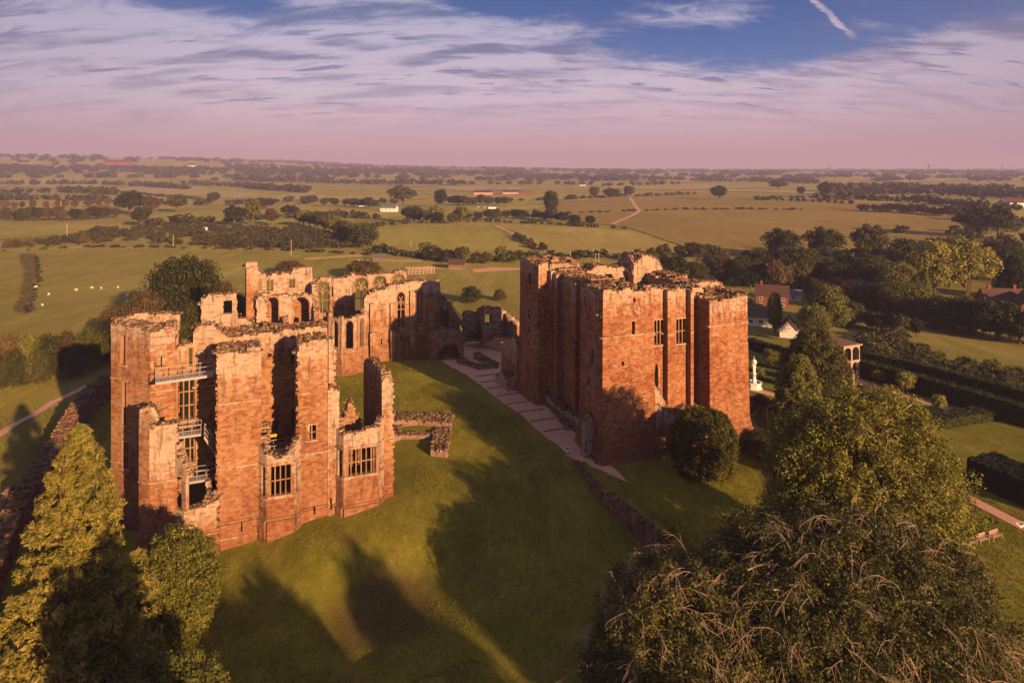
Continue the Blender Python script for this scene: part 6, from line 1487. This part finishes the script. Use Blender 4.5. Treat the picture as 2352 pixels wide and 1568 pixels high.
lathe('water', [(1.33, 1.18), (.0, 1.18)], p, M_DARK, r, 8, p)
lathe('pedestal', [(.5, .8), (.5, 1.8), (.35, 2.0), (.3, 2.9), (.55, 3.1), (.2, 3.3)], p, M_MARBLE, r, 12, p)
for k in (0, 1):
    q = (p[0] + (.16 if k else -.16), p[1] + (.1 if k else -.1), p[2] + 3.2)
    lathe('figure', [(.1, 0), (.2, .25), (.16, .6), (.24, 1.0), (.27, 1.3), (.13, 1.5), (.14, 1.62), (.12, 1.78), (.02, 1.86)], q, M_MARBLE, r, 10, p)
    a = Acc(p); a.bar((q[0], q[1], q[2] + 1.35), (q[0] + (.3 if k else -.3), q[1], q[2] + 1.9), .11); a.build('arm', M_MARBLE, r)
lathe('globe', [(.02, 4.85), (.3, 4.95), (.5, 5.2), (.55, 5.45), (.45, 5.75), (.25, 5.93), (.06, 6.0), (.05, 6.5), (.0, 6.6)], p, M_MARBLE, r, 14, p)
# vine arbour
p = px(1776, 990); zg = p[2]; r = thing('trellis_arbour', 'timber trellis arbour with arched window, wrapped in vines', 'arbour', p); ang = .38; c, s = math.cos(ang), math.sin(ang)
T = lambda a, b, h: (p[0] + a * c - b * s, p[1] + a * s + b * c, zg + h)
for (a_, b_) in ((-1.2, 0), (1.2, 0), (-1.2, 5), (1.2, 5)): box_part('post', T, a_ - .12, a_ + .12, b_ - .12, b_ + .12, -.2, 4.2, M_PALEWOOD, r, p)
for b_ in (0, 5):
    for h in (1.2, 2.6, 4.1): box_part('beam', T, -1.3, 1.3, b_ - .08, b_ + .08, h, h + .16, M_PALEWOOD, r, p)
for k in range(7): box_part('baluster', T, -1.05 + k * .35 - .03, -1.05 + k * .35 + .03, -.04, .04, 0, 1.2, M_PALEWOOD, r, p)
a = Acc(p)
for i in range(8):
    t0, t1 = math.pi * i / 8, math.pi * (i + 1) / 8; a.bar(T(.6 * math.cos(t0), -.02, 1.9 + .65 * math.sin(t0)), T(.6 * math.cos(t1), -.02, 1.9 + .65 * math.sin(t1)), .1)
a.build('arch', M_PALEWOOD, r)
for sg in (-1, 1):
    a = Acc(p); a.bar(T(sg * 1.4, -.1, 4.2), T(0, -.1, 4.9), .14); a.build('gable_rail', M_PALEWOOD, r)
    a = Acc(p)
    for k in range(9): a.bar(T(sg * 1.2, .4 + k * .55, .2), T(sg * 1.2, .4 + k * .55, 4.1), .06)
    a.build('lattice', M_PALEWOOD, r)
C = np.array([T(R.uniform(-1.3, 1.3), R.uniform(.2, 5.), R.choice([R.uniform(3.6, 4.6), R.uniform(0, 4.4)])) for _ in range(90)]); leaf_obj('vine', [leaves(C, np.full(90, .4), 40, .15, 77)], L_MID, r, p)
# yellow folding barrier by the aviary
p = px(1945, 873); r = thing('folding_barrier', 'yellow folding safety barrier standing before the aviary', 'barrier', p)
for k in range(3):
    a = Acc(p); x = p[0] - .7 + k * .5; y0, y1 = p[1] + (k % 2) * .3, p[1] + ((k + 1) % 2) * .3
    for (q0, q1) in (((x, y0, p[2]), (x, y0, p[2] + 1.)), ((x + .45, y1, p[2]), (x + .45, y1, p[2] + 1.)), ((x, y0, p[2] + .95), (x + .45, y1, p[2] + .95)), ((x, y0, p[2] + .3), (x + .45, y1, p[2] + .3)), ((x, y0, p[2] + .6), (x + .45, y1, p[2] + .6))): a.bar(q0, q1, .07)
    a.build('barrier_panel', M_YELLOW, r)
# benches and information panels
def bench(x, y, rot, label, group=None, l=1.7):
    z = ground_z(x, y) + .03; org = (x, y, z); r = thing('garden_bench', label, 'bench', org, group); c, s = math.cos(rot), math.sin(rot)
    T = lambda a, b, h: (x + a * c - b * s, y + a * s + b * c, z + h)
    for k in range(4): box_part('seat_slat', T, -l / 2, l / 2, -.25 + k * .13, -.15 + k * .13, .42, .46, M_PALEWOOD, r, org, R.random())
    for k in range(11): box_part('back_slat', T, -l / 2 + .06 + k * (l - .12) / 11, -l / 2 + .06 + (k + .6) * (l - .12) / 11, .27, .3, .5, .9, M_PALEWOOD, r, org, R.random())
    box_part('top_rail', T, -l / 2, l / 2, .25, .32, .9, .99, M_PALEWOOD, r, org)
    for a_ in (-l / 2, l / 2 - .07):
        box_part('leg', T, a_, a_ + .07, -.27, -.2, 0, .64, M_PALEWOOD, r, org); box_part('leg', T, a_, a_ + .07, .25, .32, 0, .9, M_PALEWOOD, r, org); box_part('armrest', T, a_ - .01, a_ + .08, -.3, .3, .64, .69, M_PALEWOOD, r, org)
for i, u in enumerate((2229, 2257, 2287)):
    p = px(u, 1254 - i * 8); bench(p[0], p[1], .42, ['left', 'middle', 'right'][i] + ' bench of the three pale benches by the right-hand path', 'pale benches by the path')
p = px(1042, 808); bench(p[0], p[1], -.2, 'lone timber bench in front of the dark low arch')
p = px(1012, 812); bench(p[0], p[1], 1.2, 'small plain bench left of the low arch, end on', l=1.5)
def panel(x, y, rot, label, w=.9):
    z = ground_z(x, y); org = (x, y, z); r = thing('information_panel', label, 'sign', org); c, s = math.cos(rot), math.sin(rot); T = lambda a, b, h: (x + a * c - b * s, y + a * s + b * c, z + h)
    for a_ in (-w * .35, w * .3): box_part('leg', T, a_, a_ + .06, 0, .06, 0, .8, M_OAK, r, org)
    a = Acc(org); a.corners([T(p_, q, h + e) for e in (0, .05) for (p_, q, h) in ((-w / 2, -.3, .72), (w / 2, -.3, .72), (w / 2, .3, .95), (-w / 2, .3, .95))]); a.build('board', M_WHITE, r)
    a = Acc(org); a.corners([T(p_, q, h + e) for e in (.052, .06) for (p_, q, h) in ((-w * .3, -.12, .79), (w * .42, -.12, .79), (w * .42, .24, .93), (-w * .3, .24, .93))]); a.build('picture', M_EARTH, r)
p = px(1303, 1045); panel(p[0], p[1], .5, 'tilted white information panel at the edge of the drive', 1.1)
p = px(2346, 1220); panel(p[0], p[1], .3, 'tilted white information panel beside the right-hand path', 1.2)
Pw = east(6.0); a_ = Pw.s_(628); q = Pw.xyz(a_, Pw.z_(a_, 1003)); r = thing('visitor_sign', 'small yellow sign hung on the viewing bridge rail', 'sign', q); a = Acc(q); a.pbox(Pw, a_ - .4, a_ + .4, -.03, .03, q[2], q[2] + .35); a.build('sign_board', M_YELLOW, r)
# timber visitor stair and rails on the hall ruin
def stair(label, A, B, w, n):
    r = thing('timber_stair', label, 'stair', B, 'timber stair flights'); A = Vector(A); B = Vector(B); d = (B - A); dh = Vector((d.x, d.y, 0)).normalized(); nn = Vector((-dh.y, dh.x, 0))
    for i in range(n):
        c = A.lerp(B, (i + .5) / n); a = Acc(tuple(B)); a.bar(c - nn * w / 2, c + nn * w / 2, .30, .06, R.random()); a.build('tread', M_OAK, r)
    for sg in (-1, 1):
        a = Acc(tuple(B)); a.bar(A + nn * sg * w / 2 - Vector((0, 0, .12)), B + nn * sg * w / 2 - Vector((0, 0, .12)), .09, .3); a.build('stringer', M_OAK, r)
        for h in (.55, 1.05): a = Acc(tuple(B)); a.bar(A + nn * sg * w / 2 + Vector((0, 0, h)), B + nn * sg * w / 2 + Vector((0, 0, h)), .07, .09); a.build('handrail', M_OAK, r)
        for i in range(max(2, n // 3) + 1):
            c = A.lerp(B, i / max(2, n // 3)) + nn * sg * w / 2; a = Acc(tuple(B)); a.bar(c - Vector((0, 0, .4)), c + Vector((0, 0, 1.25)), .13); a.build('post', M_OAK, r)
P1 = east(66.); q = lambda P_, u, v: P_.xyz(P_.s_(u), P_.z_(P_.s_(u), v))
S0 = px(1096, 768, .3); zM = 8.2; yM = F * (H - zM) / (736 - 385); M_ = (x_(1056, yM), yM, zM)
stair('long lower flight of the timber stair down to the curved steps', M_, S0, 1.6, 30)
zT = 13.6; yT = F * (H - zT) / (678 - 385); S2 = (x_(1004, yT), yT, zT)
stair('upper flight of the timber stair over the arched ruin', S2, M_, 1.6, 24)
Q_ = HP.back(1.0); za = 15.9
walk = thing('timber_platform', 'timber viewing platform with open rails on top of the hall end', 'platform', Q_.xyz(Q_.s_(936), za)); org = tuple(walk.location)
for i in range(12):
    a = Acc(org); s0_ = Q_.s_(936) + (Q_.s_(996) - Q_.s_(936)) * i / 12; a.pbox(Q_, s0_, s0_ + .48, -.6, 1.6, za - .1, za, R.random()); a.build('deck_board', M_PALEWOOD, walk)
for off in (-.6, 1.6):
    for i in range(8):
        a = Acc(org); s0_ = Q_.s_(936) + (Q_.s_(996) - Q_.s_(936)) * i / 7; a.pbox(Q_, s0_ - .07, s0_ + .07, off - .06, off + .06, za - .2, za + 1.3); a.build('post', M_PALEWOOD, walk)
    for h in (.5, 1.1): a = Acc(org); a.bar(Q_.xyz(Q_.s_(936), za + h, off), Q_.xyz(Q_.s_(996), za + h, off), .08); a.build('rail', M_PALEWOOD, walk)
# ------------------------------------------------------------------ utility poles, pylons, fences, animals
def pole(u, v, vt, label, cross=False, two=False):
    p = px(u, v); h = (v - vt) * p[1] / F; r = thing('utility_pole', label, 'pole', p, 'utility poles'); w = max(.22, p[1] * .0007)
    for k in range(2 if two else 1): a = Acc(p); a.bar((p[0] + k * 1.6, p[1], p[2] - .3), (p[0] + k * 1.6, p[1], p[2] + h), w); a.build('shaft', M_PALEWOOD, r)
    if cross or two: a = Acc(p); a.bar((p[0] - 1.1, p[1], p[2] + h - .3), (p[0] + 2.4 if two else p[0] + 1.1, p[1], p[2] + h - .3), w * .7); a.build('crossarm', M_OAK, r)
for (u, v, vt, lab, c_, t_) in ((154, 554, 514, 'pale utility pole on the far left pasture edge', 0, 0), (398, 569, 539, 'pale pole in front of the scrub strip, left of centre', 0, 0), (669, 587, 551, 'pale pole above the slim stair tower', 0, 0), (434, 507, 489, 'T shaped dark pole behind the scrub', 1, 0), (657, 497, 481, 'pole right of the middle field clump', 0, 0), (944, 581, 552, 'slim pole at the foot of the knoll field', 0, 0), (1310, 600, 577, 'pole just above the keep roof', 0, 0), (1368, 610, 582, 'double pole above the middle of the keep', 0, 1), (140, 484, 462, 'pole in the left copse', 0, 0)): pole(u, v, vt, lab, c_, t_)
def pylon(u, vb, vt, label):
    p = px(u, vb); h = (vb - vt) * p[1] / F; r = thing('pylon', label, 'pylon', p, 'lattice pylons on the skyline'); x, y, z = p; w = h * .1; bw = p[1] * .0003
    for (i, j) in ((-1, -1), (1, -1), (1, 1), (-1, 1)): a = Acc(p); a.bar((x + i * w, y + j * w, z), (x + i * w * .12, y + j * w * .12, z + h), bw); a.build('leg', M_OAK, r)
    for f in (.6, .75, .88): a = Acc(p); a.bar((x - h * .16, y, z + h * f), (x + h * .16, y, z + h * f), bw); a.build('crossarm', M_OAK, r)
    a = Acc(p)
    for k in range(5):
        f0, f1 = k / 6, (k + 1) / 6; a0 = w * (1 - f0 * .88); a1 = w * (1 - f1 * .88); a.bar((x - a0, y, z + h * f0), (x + a1, y, z + h * f1), bw * .7); a.bar((x + a0, y, z + h * f0), (x - a1, y, z + h * f1), bw * .7)
    a.build('bracing', M_OAK, r)
for (u, vb, vt, lab) in ((218, 420, 396, 'lattice pylon in the left fields'), (682, 425, 399, 'lattice pylon left of the picture middle'), (995, 422, 396, 'lattice pylon near the picture middle'), (1720, 397, 385, 'faint pylon on the skyline, first on the right half'), (1906, 397, 380, 'faint pylon on the skyline, above the dome tree'), (2133, 397, 377, 'tallest faint pylon on the right skyline'), (2302, 397, 380, 'last faint pylon at the far right skyline')): pylon(u, vb, vt, lab)
def fence(label, pix, n, h=1.15, mat=M_PALEWOOD, w=.12, rails=(.4, .8, 1.1)):
    Wp = [px(u, v) for u, v in pix]; r = thing('post_fence', label, 'fence', Wp[0]); org = Wp[0]; Ls = [0]
    for i in range(len(Wp) - 1): Ls.append(Ls[-1] + dist(Wp[i], Wp[i + 1]))
    pts = []
    for k in range(n + 1):
        t = min(k / n * Ls[-1], Ls[-1] - 1e-4); i = max(j for j in range(len(Ls) - 1) if Ls[j] <= t); f = (t - Ls[i]) / (Ls[i + 1] - Ls[i]); x = Wp[i][0] + (Wp[i + 1][0] - Wp[i][0]) * f; y = Wp[i][1] + (Wp[i + 1][1] - Wp[i][1]) * f; pts.append((x, y, ground_z(x, y)))
    for q in pts: a = Acc(org); a.bar((q[0], q[1], q[2] - .2), (q[0], q[1], q[2] + h), w); a.build('post', mat, r)
    for hh in rails:
        a = Acc(org)
        for i in range(n): a.bar((pts[i][0], pts[i][1], pts[i][2] + hh), (pts[i + 1][0], pts[i + 1][1], pts[i + 1][2] + hh), w * .6)
        a.build('rail', mat, r)
fence('pale rail fence along the farm track before the dark shed', [(934, 617), (1010, 620), (1060, 622), (1088, 628)], 26)
fence('rail fence climbing beside the field track', [(1130, 520), (1180, 547), (1250, 588)], 26, w=.16)
fence('pale rail fence around the shelter paddock', [(820, 602), (856, 600), (930, 603), (970, 602)], 20)
fence('thin fence line across the near pasture', [(700, 598), (740, 596), (790, 592), (830, 590)], 16, w=.12)
fence('thin wire fence along the foot of the scrub strip', [(0, 580), (200, 572), (420, 574), (640, 580), (700, 598)], 40, w=.1, rails=(1.0,))
fence('ridge fence above the knoll field', [(815, 530), (900, 517), (1000, 510), (1060, 509)], 30, w=.16, rails=(1.0,))
def sheep(u, v, label, rot):
    p = px(u, v); x, y, z = p; r = thing('sheep', label, 'sheep', p, 'white sheep on the pasture'); c, s = math.cos(rot), math.sin(rot); k = 1.0
    V = []; Fa = []; n = 8; pr_ = [(0, -.62), (.22, -.55), (.33, -.3), (.36, 0), (.34, .3), (.24, .5), (0, .58)]
    def ring(prof, cz, off, flat=.85):
        V = []; Fa = []
        for (rr, a) in prof:
            for j in range(n): t = 6.2832 * j / n; lx = a + off; ly = rr * math.cos(t); V.append(((lx * c - ly * s) * k, (lx * s + ly * c) * k, (cz + rr * flat * math.sin(t)) * k))
        for i in range(len(prof) - 1):
            for j in range(n): Fa.append((i * n + j, i * n + (j + 1) % n, (i + 1) * n + (j + 1) % n, (i + 1) * n + j))
        return V, Fa
    V, Fa = ring(pr_, .62, 0); link('body', mesh_np('body', V, Fa, {'rnd': [.5] * len(Fa), 'wth': [.5] * len(Fa)}, True), r, M_FLEECE)
    V, Fa = ring([(0, -.05), (.13, 0), (.15, .12), (.09, .3), (0, .36)], .42, .5); link('head', mesh_np('head', V, Fa, {'rnd': [.5] * len(Fa), 'wth': [.5] * len(Fa)}, True), r, M_FLEECE)
    for (a_, b_) in ((-.35, -.16), (-.35, .16), (.32, -.16), (.32, .16)):
        a = Acc(p); lx, ly = (a_ * c - b_ * s) * k, (a_ * s + b_ * c) * k; a.bar((x + lx, y + ly, z), (x + lx, y + ly, z + .5 * k), .09 * k); a.build('leg', M_FLEECE, r)
for (u, v, lab) in ((211, 663, 'white sheep, left one of three in a row above the shadow'), (232, 664, 'white sheep, middle one of three in a row'), (271, 662, 'white sheep, right one of three in a row'), (293, 680, 'white sheep nearest the big oak'), (66, 704, 'white sheep at the foot of the rough bank'), (97, 703, 'white sheep just right of the rough bank foot'), (112, 678, 'white sheep grazing above the bank foot sheep'), (83, 661, 'white sheep beside the top of the rough bank'), (175, 668, 'lone white sheep between the bank and the row of three'),
                  (1184 - 360, 640 - 40, 'sheep by the shelter fence'), (1014 + 55, 675 + 4, 'pale sheep in the pasture above the timber stair'), (592, 636 + 4, 'pale sheep beyond the slim stair tower')): sheep(u, v, lab, R.uniform(0, 6.28))
for (u, v, lab) in ((1098, 478, 'white horse left of the stable'), (1113, 478, 'second white horse beside the stable')):
    p = px(u, v); r = thing('horse', lab, 'horse', p, 'horses in the paddock'); a = Acc(p); x, y, z = p
    a.box((x, y, z + 1.3), (1.7, .6, .7)); a.build('body', M_FLEECE, r)
    a = Acc(p); a.bar((x + .8, y, z + 1.5), (x + 1.3, y, z + 2.1), .35); a.bar((x + 1.25, y, z + 2.1), (x + 1.7, y, z + 1.8), .25); a.build('head', M_FLEECE, r)
    for (i, j) in ((-.7, -.2), (-.7, .2), (.7, -.2), (.7, .2)): a = Acc(p); a.bar((x + i, y + j, z), (x + i, y + j, z + 1.1), .2); a.build('leg', M_FLEECE, r)
phouse('stable', 'small pale stable in the paddock right of the horses', 1130, 480, 9, 5, 2.6, 3.8, .1, M_WHITE, M_SLATE, chim=0, wins=0, far=True)
# white horse trailer parked in the scrub
p = px(469, 532); r = thing('parked_trailer', 'white box trailer parked behind the scrub strip', 'trailer', p); x, y, z = p
a = Acc(p); a.box((x, y, z + 1.9), (4.4, 2.1, 2.4)); a.build('body', M_WHITE, r)
a = Acc(p); a.box((x + .9, y - 1.06, z + 2.2), (1., .05, .9)); a.build('door', M_DARK, r)
for k in (-1, 1): a = Acc(p); a.box((x + k * .9, y - .8, z + .35), (.7, .3, .7)); a.build('wheel', M_DARK, r)
# gull on the gatehouse ruin
q = XP.xyz(XP.s_(1116), XP.z_(XP.s_(1116), 707), .5); r = thing('gull', 'white gull perched on top of the sunlit square-holed ruin', 'bird', q)
a = Acc(q); a.box((q[0], q[1], q[2] + .35), (.5, .28, .28), .3, tilt=(0, -.3)); a.build('body', M_WHITE, r); a = Acc(q); a.box((q[0] + .2, q[1], q[2] + .62), (.18, .16, .18)); a.build('head', M_WHITE, r)
# ------------------------------------------------------------------ the morning haze
hz = bpy.data.materials.new('haze'); hz.use_nodes = True; t = NT(hz.node_tree); t.n.remove(t.n['Principled BSDF'])
v = t.new('ShaderNodeVolumePrincipled'); v.inputs['Color'].default_value = (.62, .57, .86, 1); v.inputs['Density'].default_value = HAZE; v.inputs['Anisotropy'].default_value = 0.
t.l.new(v.outputs[0], t.n['Material Output'].inputs['Volume'])
a = Acc(); a.corners([(sx, sy, z) for z in (-60, 130) for (sx, sy) in ((-12000, -600), (12000, -600), (12000, 12000), (-12000, 12000))]); o = a.build('haze', hz, None, 'stuff')
